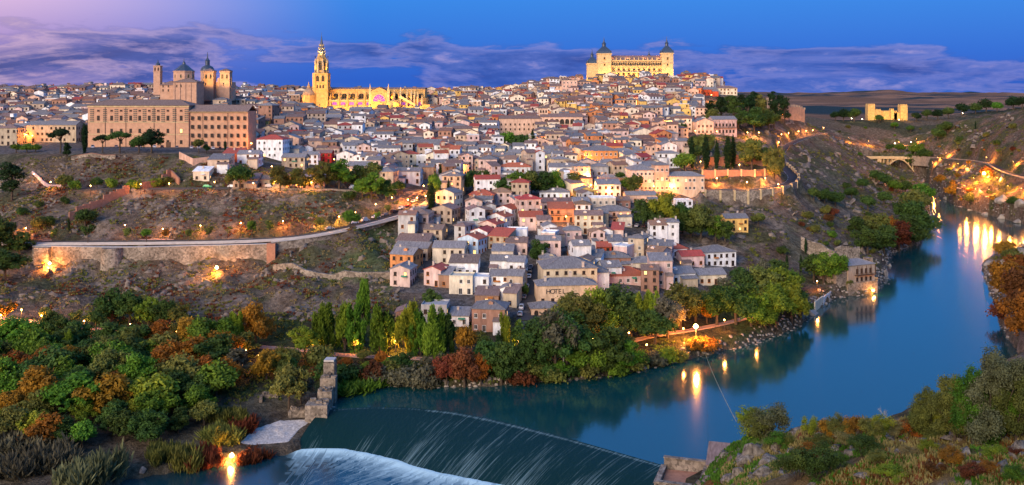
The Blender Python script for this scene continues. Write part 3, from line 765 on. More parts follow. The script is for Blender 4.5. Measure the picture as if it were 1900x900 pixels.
# brick walls stepping up the left slope
for n_, (a, b, st, lab) in enumerate(((P(128, 412, 436), P(240, 366, 462), 9, 'lower stepped brick wall climbing the scrubby left slope'), (P(264, 352, 468), P(318, 318, 483), 6, 'upper stepped brick wall above the slope path'))):
    e = empty('stepped_wall', (a.x, a.y, 0)); thing(e, lab, 'wall')
    for i in range(st):
        p, q = a.lerp(b, i / st), a.lerp(b, (i + 1) / st); z1 = max(Hs(p.x, p.y), Hs(q.x, q.y)) + 3.4
        wall_strip('wall_section', [p - e.location, q - e.location], z1, z1 - 9, .7, 'brickwork', e)
lx_ = [P(318, 318, 483), P(333, 330, 477)]
wall_thing('brick_wall', lx_, [Hs(p.x, p.y) + 3.2 for p in lx_], [Hs(p.x, p.y) - 4 for p in lx_], .7, 'brickwork', 'short pink brick wall end beside the upper stepped wall')
ll = resample([P(132, 291, 503), P(170, 288, 502), P(215, 286, 502)], 6)
wall_thing('parking_wall', ll, [Hs(p.x, p.y) + 1.6 for p in ll], [Hs(p.x, p.y) - 6 for p in ll], .6, 'rubble', 'rubble wall with brick coping below the seminary forecourt', 'brickwork')
ll = resample([P(333, 300, 500), P(358, 302, 496), P(388, 301, 500)], 6)
wall_thing('concrete_wall', ll, [Hs(p.x, p.y) + 3.6 for p in ll], [Hs(p.x, p.y) - 6 for p in ll], .5, 'plaster_peach', 'pale concrete panel wall at the right end of the forecourt')
ll = resample([P(60, 322, 490), P(90, 342, 478), P(114, 352, 472)], 5)
wall_thing('ramp_wall', ll, [Hs(p.x, p.y) + 1.5 for p in ll], [Hs(p.x, p.y) - 4 for p in ll], .5, 'plaster_pink', 'sloping plastered wall beside the dark pine on the left edge')
ll = resample([P(430, 356, 465), P(560, 357, 465), P(700, 358, 470)], 6)
wall_thing('terrace_wall', ll, [Hs(p.x, p.y) + 1.0 for p in ll], [Hs(p.x, p.y) - 5 for p in ll], .6, 'rubble', 'low stone wall along the terrace street with parked cars')
# bend road walls: panels and pilasters on the downhill side
bl = smooth_line([P(1294, 358, 521), P(1350, 360, 523), P(1400, 359, 526), P(1444, 354, 532), P(1476, 345, 549), P(1484, 331, 573), P(1474, 319, 602), P(1458, 304, 642)], 1); bl = resample(bl, 8)
e = empty('bend_wall', (bl[0].x, bl[0].y, 0)); thing(e, 'curving stone retaining wall with pilasters round the road bend', 'wall')
for i in range(len(bl) - 1):
    p, q = bl[i] - e.location, bl[i + 1] - e.location
    wall_strip('wall_panel', [p, q], max(bl[i].z, bl[i + 1].z) + 1.5, bl[i].z - 13, .8, 'rubble', e)
    mb = MB(); t = (q - p); mb.box(p.x, p.y, bl[i].z - 13, 1.1, 1.5, 15, rot=math.atan2(t.y, t.x)); mb.build('pilaster', 'pale_stone', e)
# upper wall of the bend: lit terrace walls and the battlemented wall
ll = resample([P(1303, 343, 545), P(1350, 345, 546), P(1400, 345, 547), P(1436, 338, 558)], 7)
e = empty('terrace_lit_wall', (ll[0].x, ll[0].y, 0)); thing(e, 'orange lit brick terrace wall with pilasters above the bend road', 'wall')
wall_strip('masonry', local(ll, e.location), 46.5, 34, .8, 'brickwork', e)
for p in ll:
    mb = MB(); mb.box(p.x - e.location.x, p.y - e.location.y - .5, 34, .9, .7, 12.9); mb.build('pilaster', 'pale_stone', e)
ll = resample([P(1308, 322, 575), P(1336, 323, 575), P(1440, 322, 578)], 7)
wall_thing('ruined_wall', ll, [Hs(p.x, p.y) + 5.5 + rnd.uniform(-.8, .6) for p in ll], [Hs(p.x, p.y) - 5 for p in ll], 1.2, 'brickwork', 'brick and rubble wall with broken top above the lit terrace')
ll = [P(1424, 236, 800), P(1463, 232, 812), P(1492, 240, 830)]; ll = resample(ll, 4.2)
e = empty('battlemented_wall', (ll[0].x, ll[0].y, 0)); thing(e, 'grey battlemented wall below the dark pines on the hill edge', 'wall')
zt = [Hs(p.x, p.y) + 11 for p in ll]; wall_strip('masonry', local(ll, e.location), zt, [z - 20 for z in zt], 1.4, 'dark_stone', e)
for p, z in zip(ll, zt):
    mb = MB(); mb.box(p.x - e.location.x, p.y - e.location.y, z - .3, 1.7, 1.3, 1.9); mb.build('merlon', 'dark_stone', e)
# road on the right bank: viaduct wall
rl = [p + Vector((-3.6, -2.0, 0)) for p in RP['right_bank_road'][::4]]
wall_thing('viaduct_wall', rl, [p.z + .9 for p in rl], [p.z - 9 for p in rl], .7, 'dark_stone', 'long grey stone wall holding up the road on the far right bank')
# arched bridge across the gorge
A, B = P(1600, 292, 1010), P(1700, 292, 1006); L_ = (B - A).length
e = empty('arched_bridge', (A.x, A.y, A.z)); e.rotation_euler = (0, 0, math.atan2(B.y - A.y, B.x - A.x)); thing(e, 'pale concrete bridge with one wide arch across the gorge', 'bridge')
mb = MB(); mb.box(L_ / 2, 0, -1.2, L_, 8, 1.2); mb.build('deck', 'pale_stone', e)
mb = MB()
for sy in (-3.9, 3.9): mb.box(L_ / 2, sy, .02, L_, .25, 1.0)
mb.build('parapet', 'pale_stone', e)
mb = MB(); N_ = 24; x0, x1, r_ = L_ * .36, L_ * .97, 15
pts = [(x0 + (x1 - x0) * i / N_, -17 + r_ * math.sin(math.pi * i / N_)) for i in range(N_ + 1)]
for (ax, az), (bx, bz) in zip(pts[:-1], pts[1:]): mb.extrude([(ax, az), (bx, bz), (bx, bz + 1.3), (ax, az + 1.3)], -3.2, 3.2)
mb.build('arch', 'pale_stone', e)
mb = MB()
for i in range(1, N_, 3):
    ax, az = pts[i]
    if az < -3: mb = MB(); mb.box(ax, 0, az + 1, .8, 6, -1.3 - az - 1); mb.build('spandrel_post', 'pale_stone', e)
mb = MB(); mb.box(L_ * .30, 0, -20, 4, 7, 18.7); mb.build('pier', 'pale_stone', e)
# ------------------------------------------------------------------ houses
WIN = {}


def win_shape(mb, x, y, z, w, h, nx_, ny_, fr=0, pa=1, sill=True, arch=False):
    """a window on a wall at (x, y, z) = middle of its lower edge; (nx_, ny_) points out of the wall"""
    tx, ty = -ny_, nx_          # along the wall
    def pt(a, o, b): return (x + tx * a + nx_ * o, y + ty * a + ny_ * o, z + b)
    t = .11; W = w / 2; p = .07; q = .015
    out = [(-W - t, -t), (W + t, -t), (W + t, h + t), (-W - t, h + t)]; inn = [(-W, 0), (W, 0), (W, h), (-W, h)]
    if arch: out[2:] = [(W + t, h * .72), (W * .62, h + t), (-W * .62, h + t), (-W - t, h * .72)]; inn[2:] = [(W, h * .72), (W * .55, h), (-W * .55, h), (-W, h * .72)]
    n = len(out)
    vs = [pt(a, p, b) for a, b in out] + [pt(a, p, b) for a, b in inn] + [pt(a, 0, b) for a, b in out] + [pt(a, q, b) for a, b in inn]
    fs = []
    for i in range(n):
        j = (i + 1) % n; fs += [(i, j, n + j, n + i), (2 * n + i, 2 * n + j, j, i), (n + i, n + j, 3 * n + j, 3 * n + i)]
    mb.add(vs, fs, fr); mb.add(vs[3 * n:], [tuple(range(n))], pa)
    m = [pt(-.035, q + .01, 0), pt(.035, q + .01, 0), pt(.035, q + .01, h), pt(-.035, q + .01, h)]; mb.add(m, [(0, 1, 2, 3)], fr)
    if sill: mb.add([pt(-W - .2, o, b) for o, b in ((0, -t - .12), (.2, -t - .12), (.2, -t + .02), (0, -t + .02))] + [pt(W + .2, o, b) for o, b in ((0, -t - .12), (.2, -t - .12), (.2, -t + .02), (0, -t + .02))], [(0, 1, 5, 4), (1, 2, 6, 5), (2, 3, 7, 6), (3, 2, 1, 0), (4, 5, 6, 7)], fr)


def win_mesh(w, h, frame='window_frame', pane='window_glass', arch=False):
    k = (w, h, frame, pane, arch)
    if k not in WIN:
        mb = MB(); win_shape(mb, 0, 0, 0, w, h, 0, -1, arch=arch); WIN[k] = mb.mesh('window', [frame, pane])
    return WIN[k]


def put_win(parent, x, y, z, rot, w=.95, h=1.35, frame='window_frame', pane='window_glass', arch=False, name='window'):
    return link(name, win_mesh(w, h, frame, pane, arch), parent, (x, y, z), rot)


def house_shell(mw, mr, w, d, h, rt, rise=None, base=4.0, ov=.45):
    """walls into mw, roof into mr (both local to the house)"""
    X, Y = w / 2, d / 2; vs = [(-X, -Y, -base), (X, -Y, -base), (X, Y, -base), (-X, Y, -base), (-X, -Y, h), (X, -Y, h), (X, Y, h), (-X, Y, h)]
    mw.add(vs, [(0, 1, 5, 4), (1, 2, 6, 5), (2, 3, 7, 6), (3, 0, 4, 7)], 0)
    if rt == 'f':
        mw.add(vs[4:], [(0, 1, 2, 3)], 0)
        t = .25
        for cx, cy, sx, sy in ((0, -Y + t / 2, w, t), (0, Y - t / 2, w, t), (-X + t / 2, 0, t, d - 2 * t), (X - t / 2, 0, t, d - 2 * t)): mr.box(cx, cy, h + .01, sx, sy, .55)
        mr.add([(-X + t, -Y + t, h + .06), (X - t, -Y + t, h + .06), (X - t, Y - t, h + .06), (-X + t, Y - t, h + .06)], [(0, 1, 2, 3)], 0)
        return h + .5
    if rt in 'gq':
        span = d if rt == 'g' else w; r = rise or span * .5 * .36
        if rt == 'g':
            mw.add([(-X, -Y, h), (-X, Y, h), (-X, 0, h + r)], [(0, 2, 1)], 0); mw.add([(X, -Y, h), (X, Y, h), (X, 0, h + r)], [(0, 1, 2)], 0)
        else:
            mw.add([(-X, -Y, h), (X, -Y, h), (0, -Y, h + r)], [(0, 1, 2)], 0); mw.add([(-X, Y, h), (X, Y, h), (0, Y, h + r)], [(0, 2, 1)], 0)
        S = span / 2; e = ov * r / S; th = .2
        prof_ = [(-S - ov, h - e + .04), (0, h + r + .04), (S + ov, h - e + .04), (S + ov, h - e + th + .04), (0, h + r + th + .04), (-S - ov, h - e + th + .04)]
        L_ = (w if rt == 'g' else d) / 2 + ov * .6
        if rt == 'g':
            vs = [(-L_, a, b) for a, b in prof_] + [(L_, a, b) for a, b in prof_]
        else:
            vs = [(a, -L_, b) for a, b in prof_] + [(a, L_, b) for a, b in prof_]
        n = 6; fs = [(i, i + n, (i + 1) % n + n, (i + 1) % n) for i in range(n)] + [(0, 1, 4, 5), (1, 2, 3, 4), (6, 11, 10, 7), (7, 10, 9, 8)]
        mr.add(vs, fs, 0)
        # ridge tiles
        if rt == 'g': mr.box(0, 0, h + r + th, 2 * L_, .34, .14)
        else: mr.box(0, 0, h + r + th, .34, 2 * L_, .14)
        return h + r + th
    if rt == 'h':
        r = rise or min(w, d) * .5 * .38; a, b = X + ov, Y + ov
        k = max(0, a - b); m = max(0, b - a); z0 = h + .03; z1 = z0 + .18
        vs = [(-a, -b, z0), (a, -b, z0), (a, b, z0), (-a, b, z0), (-a, -b, z1), (a, -b, z1), (a, b, z1), (-a, b, z1), (-k, -m, z1 + r), (k, m, z1 + r)]
        fs = [(3, 2, 1, 0), (0, 1, 5, 4), (1, 2, 6, 5), (2, 3, 7, 6), (3, 0, 4, 7)]
        if k >= m: fs += [(4, 5, 9, 8), (5, 6, 9), (6, 7, 8, 9), (7, 4, 8)]
        else: fs += [(4, 5, 8), (5, 6, 9, 8), (6, 7, 9), (7, 4, 8, 9)]
        mr.add(vs, fs, 0); top = Vector(vs[8]), Vector(vs[9])
        for c, t in ((4, 0), (5, 1 if k >= m else 0), (6, 1), (7, 0 if k >= m else 1)): mr.tube(vs[c], top[t], .16, .16, 4)
        if (top[1] - top[0]).length > .3: mr.tube(top[0], top[1], .18, .18, 4)
        return z1 + r
    if rt == 's':       # single slope down to the front
        r = rise or d * .22; mw.add([(-X, -Y, h), (-X, Y, h), (-X, Y, h + r)], [(0, 2, 1)], 0); mw.add([(X, -Y, h), (X, Y, h), (X, Y, h + r)], [(0, 1, 2)], 0)
        mw.add([(-X, Y, h), (X, Y, h), (X, Y, h + r), (-X, Y, h + r)], [(3, 2, 1, 0)], 0)
        a = X + ov * .6; vs = []
        for x in (-a, a): vs += [(x, -Y - ov, h - .1), (x, Y + .2, h + r + .06), (x, Y + .2, h + r + .26), (x, -Y - ov, h + .1)]
        mr.add(vs, [(0, 1, 5, 4), (1, 2, 6, 5), (2, 3, 7, 6), (3, 0, 4, 7), (0, 3, 2, 1), (4, 5, 6, 7)], 0); return h + r


def side_volume(mw, mr, w, d, h, r):
    '''a lower or higher part built on to a house, in front or on top'''
    T0, T1 = mw.T, mr.T; k = r.random()
    if k < .65:
        aw, ad, ah = w * r.uniform(.35, .6), d * r.uniform(.3, .5), h * r.uniform(.45, .8); T = Matrix.Translation((r.choice((-1, 1)) * (w - aw) / 2 * .98, -d / 2 - ad / 2 + .05, 0)); b_ = 4.0
    else:
        aw, ad, ah = w * r.uniform(.3, .45), d * r.uniform(.3, .45), h + r.uniform(1.8, 3.2); T = Matrix.Translation((r.uniform(-.25, .25) * w, r.uniform(0, .2) * d, 0)); b_ = -h * .6
    mw.T = T0 @ T if T0 is not None else T; mr.T = T1 @ T if T1 is not None else T
    house_shell(mw, mr, aw, ad, ah, r.choice('gqsfh'), base=b_); mw.T, mr.T = T0, T1


COLW = {'white': 'white', 'cream': 'cream', 'peach': 'peach', 'pink': 'pinkish', 'tan': 'tan', 'brick': 'brown', 'orange': 'orange', 'grey': 'grey', 'yellow': 'yellow', 'bluish': 'pale blue', 'red': 'red', 'stone': 'stone'}
ROOFW = {'roof_grey': 'grey', 'roof_clay': 'clay', 'roof_brown': 'brown', 'roof_red': 'red', 'plaster_white': 'white', 'plaster_grey': 'grey', 'plaster_peach': 'peach', 'plaster_cream': 'cream'}
RTW = {'g': 'gable roof', 'q': 'end-gable roof', 'h': 'hipped roof', 's': 'lean-to roof', 'f': 'flat roof'}
FOOT = []          # (x, y, radius) of what already stands


def windows_for(w, d, h, r):
    """(x, y, z, nx, ny) of every window of a house"""
    fl = max(1, int(h / 2.75)); out = []
    for face, L_ in ((0, w), (1, d), (3, d)):
        n = max(1, int((L_ - .6) / 2.7))
        for f in range(fl):
            for i in range(n):
                if r.random() < .16: continue
                a = -L_ / 2 + L_ * (i + .5) / n + r.uniform(-.15, .15); z = f * (h / fl) + .95
                if face == 0: out.append((a, -d / 2, z, 0, -1))
                elif face == 1: out.append((w / 2, a, z, 1, 0))
                else: out.append((-w / 2, a, z, -1, 0))
    return out


WSTYLE = ['window_frame', 'window_frame', 'frame_white', 'window_frame', 'shutter']


def house(x, y, z, w, d, h, rot, wall, roof, rt, near=True, desc=None, label=None, rise=None, wins=True, style=None, cat='house', group='houses on the hill', arches=False, balcony=False, lit=.06, name='house', foot=True, chim=None):
    r = random.Random(int(x * 31 + y * 17))
    e = empty(name, (x, y, z), rot)
    mw, mr = MB(), MB(); top = house_shell(mw, mr, w, d, h, rt, rise)
    if not near and r.random() < .6: side_volume(mw, mr, w, d, h, r)
    mw.build('wall', 'plaster_' + wall, e); ro = mr.build('roof', roof, e)
    if foot: FOOT.append((x, y, math.hypot(w, d) * .42))
    if chim if chim is not None else (r.random() < .6 and rt != 'f'):
        mb = MB(); cx, cy = r.uniform(-.3, .3) * w, r.uniform(0, .3) * d; mb.box(0, 0, 0, .75, .6, 1.9); mb.box(0, 0, 1.92, .95, .8, .16); mb.build('chimney', 'chimney_plaster', ro, loc=(cx, cy, top - 1.1 if rt != 's' else h + .3))
    st = style or r.choice(WSTYLE)
    if wins:
        wl_ = windows_for(w, d, h, r)
        if near:
            for (a, b, c, nx_, ny_) in wl_:
                door = c < 1.0 and r.random() < .22
                pane = 'lit_pane' if r.random() < lit else 'window_glass'
                ww, hh = (1.0, 1.35) if not door else (1.15, 2.1)
                put_win(e, a, b, c if not door else .1, math.atan2(nx_, -ny_), ww, hh, st, pane, arches and not door, 'door' if door else 'window')
            if balcony:
                fl = max(1, int(h / 2.75))
                for f in range(1, fl):
                    zz = f * h / fl + .1; mb = MB(); mb.box(0, -d / 2 - .55, zz, w * .8, 1.1, .15); k = int(w * .8 / .5)
                    for i in range(k + 1): mb.box(-w * .4 + w * .8 * i / k, -d / 2 - 1.05, zz + .15, .05, .05, .95)
                    mb.box(0, -d / 2 - 1.05, zz + 1.1, w * .8, .07, .07); o = mb.build('balcony', 'iron', e); o['kind'] = 'stuff'
        else:
            mb = MB()
            for (a, b, c, nx_, ny_) in wl_:
                if (nx_ == 0) or r.random() < .6: win_shape(mb, a, b, c, .95, 1.3, nx_, ny_, sill=False)
            if mb.v:
                o = mb.build('window', [st, 'window_glass'], e); o['kind'] = 'stuff'
    if near and rt != 'f' and name == 'house' and w > 6:        # lean-to annexes, awnings and roof terraces
        if r.random() < .45:
            ma, mq = MB(), MB(); aw, ah, ad = w * r.uniform(.3, .5), h * r.uniform(.4, .65), 2.6; sgn = r.choice((-1, 1)); T = Matrix.Translation((sgn * (w / 2 - aw / 2), -d / 2 - ad / 2 - .02, 0)); ma.T = mq.T = T
            house_shell(ma, mq, aw, ad, ah, 's', .7); ma.build('annex', 'plaster_' + r.choice((wall, 'white', 'tan', 'cream')), e); mq.build('annex_roof', r.choice(('roof_grey', 'roof_brown')), e)
        if r.random() < .4: mb = MB(); aw = r.uniform(1.6, 3); mb.extrude([(-aw / 2, 0), (aw / 2, 0), (aw / 2, .07), (-aw / 2, .07)], -1.0, -.05); mb.v = [(x_ + r.uniform(0, 0), y_, z_ + .45 * y_) for x_, y_, z_ in mb.v]; mb.build('awning', r.choice(('awning_green', 'frame_white', 'shutter')), e, loc=(r.uniform(-.25, .25) * w, -d / 2 - .06, h * .45 + 1.4))
        if r.random() < .5 and rt in 'gh': mb = MB(); mb.box(0, 0, 0, 1.5, 1.4, 1.1); mb.extrude([(-.95, 1.12), (.95, 1.12), (0, 1.65)], -.9, .8); mb.build('dormer', ['plaster_' + wall], ro, loc=(r.uniform(-.25, .25) * w, -d * .22, top - 1.55))
        mb = MB(); mb.tube((0, 0, 0), (0, 0, 2.2), .03, .02, 4); mb.box(0, 0, 1.7, 1.1, .03, .03); mb.box(0, 0, 2.0, .8, .03, .03); mb.build('aerial', 'iron', ro, loc=(r.uniform(-.3, .3) * w, 0, top - .25))
    if label: thing(e, label, cat, group)
    else:
        fl = max(1, int(h / 2.75)); fw = ['low', 'two-storey', 'three-storey', 'four-storey', 'tall'][min(fl - 1, 4)]
        auto(e, desc or f'{COLW[wall]} {fw} house with {ROOFW[roof]} {RTW[rt]}', cat, group, (x, y, z + h / 2))
    return e


def hp(px, py, wpx, hpx, d, rot, wall, roof, rt, **kw):
    """a house whose front stands at photo column px with its foot at row py"""
    g = G(px, py); s = g.y / F; a = R(rot); w = wpx * s; h = max(2.6, hpx * s)
    c = Vector((g.x, g.y, 0)) + Vector((-math.sin(a), math.cos(a), 0)) * d / 2
    return house(c.x, c.y, g.z, w, d, h, a, wall, roof, rt, **kw)


_g, _b, _r = 'roof_grey', 'roof_brown', 'roof_red'
HOUSES = [  # column, foot row, width, wall height, depth, turn, wall, roof, kind
    (768, 430, 55, 32, 12, -8, 'pink', _b, 'h'), (803, 450, 36, 24, 9, -12, 'tan', _b, 'g'), (765, 464, 62, 16, 9, -6, 'tan', _b, 's'), (762, 480, 66, 20, 10, -14, 'tan', _g, 'g'),
    (745, 502, 46, 30, 11, -16, 'orange', _g, 'g'), (742, 532, 38, 32, 10, -10, 'pink', _g, 'q'), (825, 388, 38, 30, 10, -22, 'cream', _g, 'q'), (820, 414, 40, 26, 10, -20, 'tan', _b, 'q'),
    (838, 357, 36, 30, 10, -10, 'tan', _g, 'h'), (893, 386, 46, 24, 11, -6, 'brick', _r, 'h'),
    (934, 412, 34, 24, 9, -24, 'white', _r, 'q'), (920, 428, 36, 26, 9, -24, 'white', _r, 'q'), (904, 442, 36, 26, 9, -24, 'pink', _r, 'q'), (888, 456, 36, 26, 9, -24, 'white', _r, 'q'), (868, 473, 42, 30, 9, -24, 'bluish', _r, 'q'),
    (924, 464, 40, 26, 10, -20, 'tan', _r, 's'), (832, 490, 60, 30, 11, -6, 'cream', _g, 'g'), (860, 512, 54, 24, 9, -4, 'white', _b, 's'), (855, 546, 44, 32, 8, -6, 'cream', 'plaster_cream', 'f'),
    (802, 531, 34, 30, 9, -20, 'pink', _r, 'q'), (824, 534, 22, 24, 8, -14, 'brick', _g, 's'), (892, 544, 30, 28, 8, -8, 'white', 'plaster_white', 'f'), (927, 540, 38, 28, 9, -6, 'white', _g, 'g'),
    (930, 508, 42, 24, 9, -4, 'white', _g, 'g'), (932, 486, 40, 20, 8, -4, 'cream', _g, 's'), (903, 566, 44, 18, 8, -6, 'brick', _b, 's'), (906, 616, 62, 42, 11, -8, 'brick', _g, 'h'), (941, 560, 26, 24, 8, -8, 'white', _g, 'q'),
    (852, 606, 36, 20, 7, -4, 'white', _g, 's'), (805, 606, 48, 38, 9, -4, 'grey', 'plaster_grey', 'f'), (750, 606, 32, 26, 8, 0, 'brick', _b, 'q'),
    (1136, 524, 36, 28, 10, 8, 'white', _g, 'g'), (1166, 528, 74, 16, 13, 6, 'pink', _r, 'h'), (1080, 482, 50, 16, 9, 2, 'brick', _g, 'g'),
    (1137, 497, 68, 18, 10, 4, 'brick', _g, 'h'), (1198, 508, 52, 20, 10, 8, 'cream', _g, 'h'), (1262, 526, 60, 18, 11, 12, 'white', _g, 'g'), (1322, 528, 54, 18, 10, 10, 'cream', _g, 'g'),
    (1247, 478, 58, 16, 11, 8, 'white', _r, 'h'), (1286, 495, 44, 20, 9, 10, 'pink', _r, 'g'), (1338, 494, 62, 26, 12, 16, 'white', _g, 'h'), (1175, 468, 36, 20, 9, 6, 'cream', _g, 'h'), (1143, 468, 28, 20, 8, 4, 'white', _g, 's'),
    (1202, 460, 20, 20, 8, 6, 'white', _g, 'q'), (1122, 470, 26, 12, 8, 4, 'red', _r, 'g'), (958, 448, 40, 20, 9, -4, 'white', 'plaster_white', 'f'), (986, 428, 44, 26, 10, 4, 'pink', _r, 'g'), (1010, 434, 26, 26, 8, 6, 'pink', _b, 'g'),
    (1021, 448, 25, 28, 8, 8, 'white', _g, 'q'), (1036, 458, 24, 24, 8, 4, 'tan', _b, 's'), (1063, 456, 32, 28, 9, 4, 'pink', _g, 'h'), (1042, 412, 48, 24, 10, 2, 'brick', _r, 's'), (1018, 390, 84, 14, 10, -2, 'pink', _b, 'g'),
    (1029, 369, 56, 12, 9, -2, 'white', _g, 'h'), (1088, 374, 38, 20, 9, 6, 'yellow', _g, 'q'), (1080, 402, 30, 26, 8, 4, 'cream', _g, 's'), (1120, 396, 46, 28, 9, 6, 'cream', 'plaster_white', 'f'), (1140, 416, 62, 24, 11, 4, 'peach', _g, 'h'),
    (1190, 377, 58, 15, 8, 4, 'peach', _g, 'g'), (1152, 386, 36, 14, 8, 4, 'brick', _b, 'g'), (1130, 366, 44, 24, 9, 4, 'cream', _g, 's'), (1042, 332, 46, 22, 10, 2, 'white', _g, 'g'), (1080, 343, 30, 34, 10, 4, 'tan', _g, 'h'),
    (956, 334, 56, 24, 10, -2, 'white', _r, 'h'), (985, 307, 84, 22, 11, -2, 'cream', _g, 'g'), (1196, 313, 42, 18, 9, 4, 'white', _g, 'g'), (1270, 393, 32, 20, 8, 6, 'white', 'plaster_white', 'f'), (1367, 431, 44, 26, 9, 6, 'yellow', _g, 'g'),
    (1135, 342, 52, 12, 8, 2, 'brick', _g, 'h'), (958, 472, 40, 22, 9, -6, 'pink', _b, 'g'), (1019, 502, 32, 22, 8, 6, 'tan', _g, 'h'), (957, 522, 32, 36, 9, -10, 'white', _g, 'g'), (955, 548, 30, 36, 9, -12, 'tan', _g, 'g'), (946, 570, 26, 26, 8, -14, 'tan', _b, 's'),
    (712, 353, 36, 34, 11, -8, 'tan', _g, 'h'), (755, 340, 50, 22, 9, -4, 'white', _g, 'g'), (791, 332, 28, 22, 9, -4, 'brick', _g, 'g'), (664, 338, 40, 30, 10, -4, 'pink', _g, 'g'), (640, 306, 32, 20, 9, -4, 'white', _g, 'q'), (600, 302, 30, 18, 9, 0, 'red', _b, 'g'),
    (500, 293, 50, 34, 12, -6, 'white', _r, 'h'), (455, 350, 46, 18, 9, 0, 'tan', _b, 's'), (505, 349, 56, 16, 9, 0, 'tan', _b, 'g'), (575, 349, 54, 16, 8, 0, 'pink', _g, 's'), (405, 318, 40, 22, 10, 0, 'tan', _g, 's'), (432, 300, 36, 16, 9, 0, 'red', _r, 's'), (460, 306, 40, 20, 9, 0, 'white', _g, 'g'),
    (373, 336, 30, 18, 8, 0, 'cream', 'plaster_white', 's'), (535, 283, 40, 26, 10, -4, 'peach', _g, 'q'), (544, 312, 44, 20, 9, -4, 'tan', _g, 'g'), (575, 305, 30, 18, 8, 0, 'white', _g, 'g'),
    (95, 264, 92, 32, 12, 0, 'tan', _g, 'g'), (10, 270, 40, 32, 12, 6, 'tan', _b, 'h'), (75, 226, 52, 16, 11, -6, 'red', _g, 'g'), (68, 198, 62, 12, 11, -6, 'red', _r, 's'), (20, 238, 40, 22, 11, 4, 'tan', _b, 'g'), (18, 210, 40, 14, 10, 0, 'tan', _g, 'g'), (125, 236, 40, 18, 11, 0, 'tan', _g, 'g'),
    (130, 174, 38, 18, 11, 0, 'peach', _b, 'h'), (207, 176, 42, 28, 13, -8, 'peach', _g, 'h'), (258, 164, 62, 16, 13, 0, 'peach', _g, 'g'), (218, 188, 28, 30, 10, 0, 'cream', _b, 'h'), (256, 182, 42, 14, 10, 0, 'brick', _b, 'g'), (386, 190, 34, 20, 10, 0, 'white', _g, 'g'), (150, 190, 50, 16, 11, 0, 'tan', _g, 'g'), (180, 182, 40, 14, 11, 0, 'pink', _b, 'g'), (300, 190, 40, 12, 10, 0, 'white', _g, 's'), (425, 186, 40, 12, 11, 0, 'tan', _g, 'g'),
    (492, 240, 28, 44, 11, -14, 'brick', _g, 'h'), (471, 252, 18, 30, 10, -14, 'brick', _g, 's'),
    (1057, 184, 28, 34, 13, 0, 'peach', 'plaster_peach', 'f'), (1034, 184, 26, 24, 12, 0, 'peach', _b, 'g'), (1083, 176, 24, 24, 12, 0, 'peach', _b, 'h'), (1118, 174, 56, 14, 11, 0, 'brick', _b, 'g'), (1155, 173, 28, 16, 11, 0, 'brick', _g, 's'), (1318, 177, 26, 11, 10, 0, 'red', _g, 'g'), (1348, 176, 40, 12, 11, 0, 'cream', _b, 'h'),
    (1152, 218, 22, 20, 9, 0, 'bluish', _g, 's'), (1184, 218, 40, 18, 11, 0, 'tan', _g, 'g'), (1262, 232, 44, 15, 11, 4, 'tan', _g, 'h'), (1195, 267, 40, 22, 11, 4, 'cream', _g, 'q'), (1100, 268, 28, 22, 10, 0, 'orange', _b, 'h'), (1122, 264, 26, 20, 10, 0, 'orange', _g, 'h'),
    (1240, 268, 36, 20, 10, 4, 'pink', _g, 'h'), (1262, 284, 30, 22, 9, 6, 'pink', _g, 'g'), (1225, 292, 34, 20, 9, 4, 'grey', _g, 'g'), (822, 226, 46, 22, 14, -8, 'orange', _g, 'h'), (1130, 322, 36, 20, 9, 2, 'white', _g, 'h'), (905, 330, 34, 34, 12, -4, 'pink', _g, 'h'), (935, 316, 40, 26, 10, -4, 'pink', _g, 'g'), (930, 196, 46, 16, 14, 6, 'cream', _g, 'q'),
    (790, 288, 60, 22, 12, 0, 'white', _g, 'g'), (845, 262, 46, 26, 13, -2, 'pink', _g, 'h'), (668, 228, 40, 24, 12, 0, 'white', _g, 'g'), (560, 216, 36, 20, 12, -6, 'tan', _g, 'g'), (530, 214, 34, 18, 11, 0, 'cream', _g, 's'), (612, 236, 40, 18, 12, 0, 'pink', _g, 'g'), (700, 262, 44, 18, 12, 0, 'bluish', _g, 's'), (640, 268, 44, 20, 12, 0, 'white', _g, 'g'), (590, 268, 36, 20, 11, 0, 'cream', _g, 'g'),
]
for i, hrow in enumerate(HOUSES):
    hp(*hrow, near=hrow[1] > 255 and i < 130, balcony=hrow[:2] in ((768, 430), (1042, 412), (893, 386), (1286, 495), (1140, 416)), arches=hrow[:2] in ((932, 486), (1175, 468), (755, 340)), style='shutter' if hrow[:2] in ((1140, 416), (1137, 497), (1198, 508)) else None)
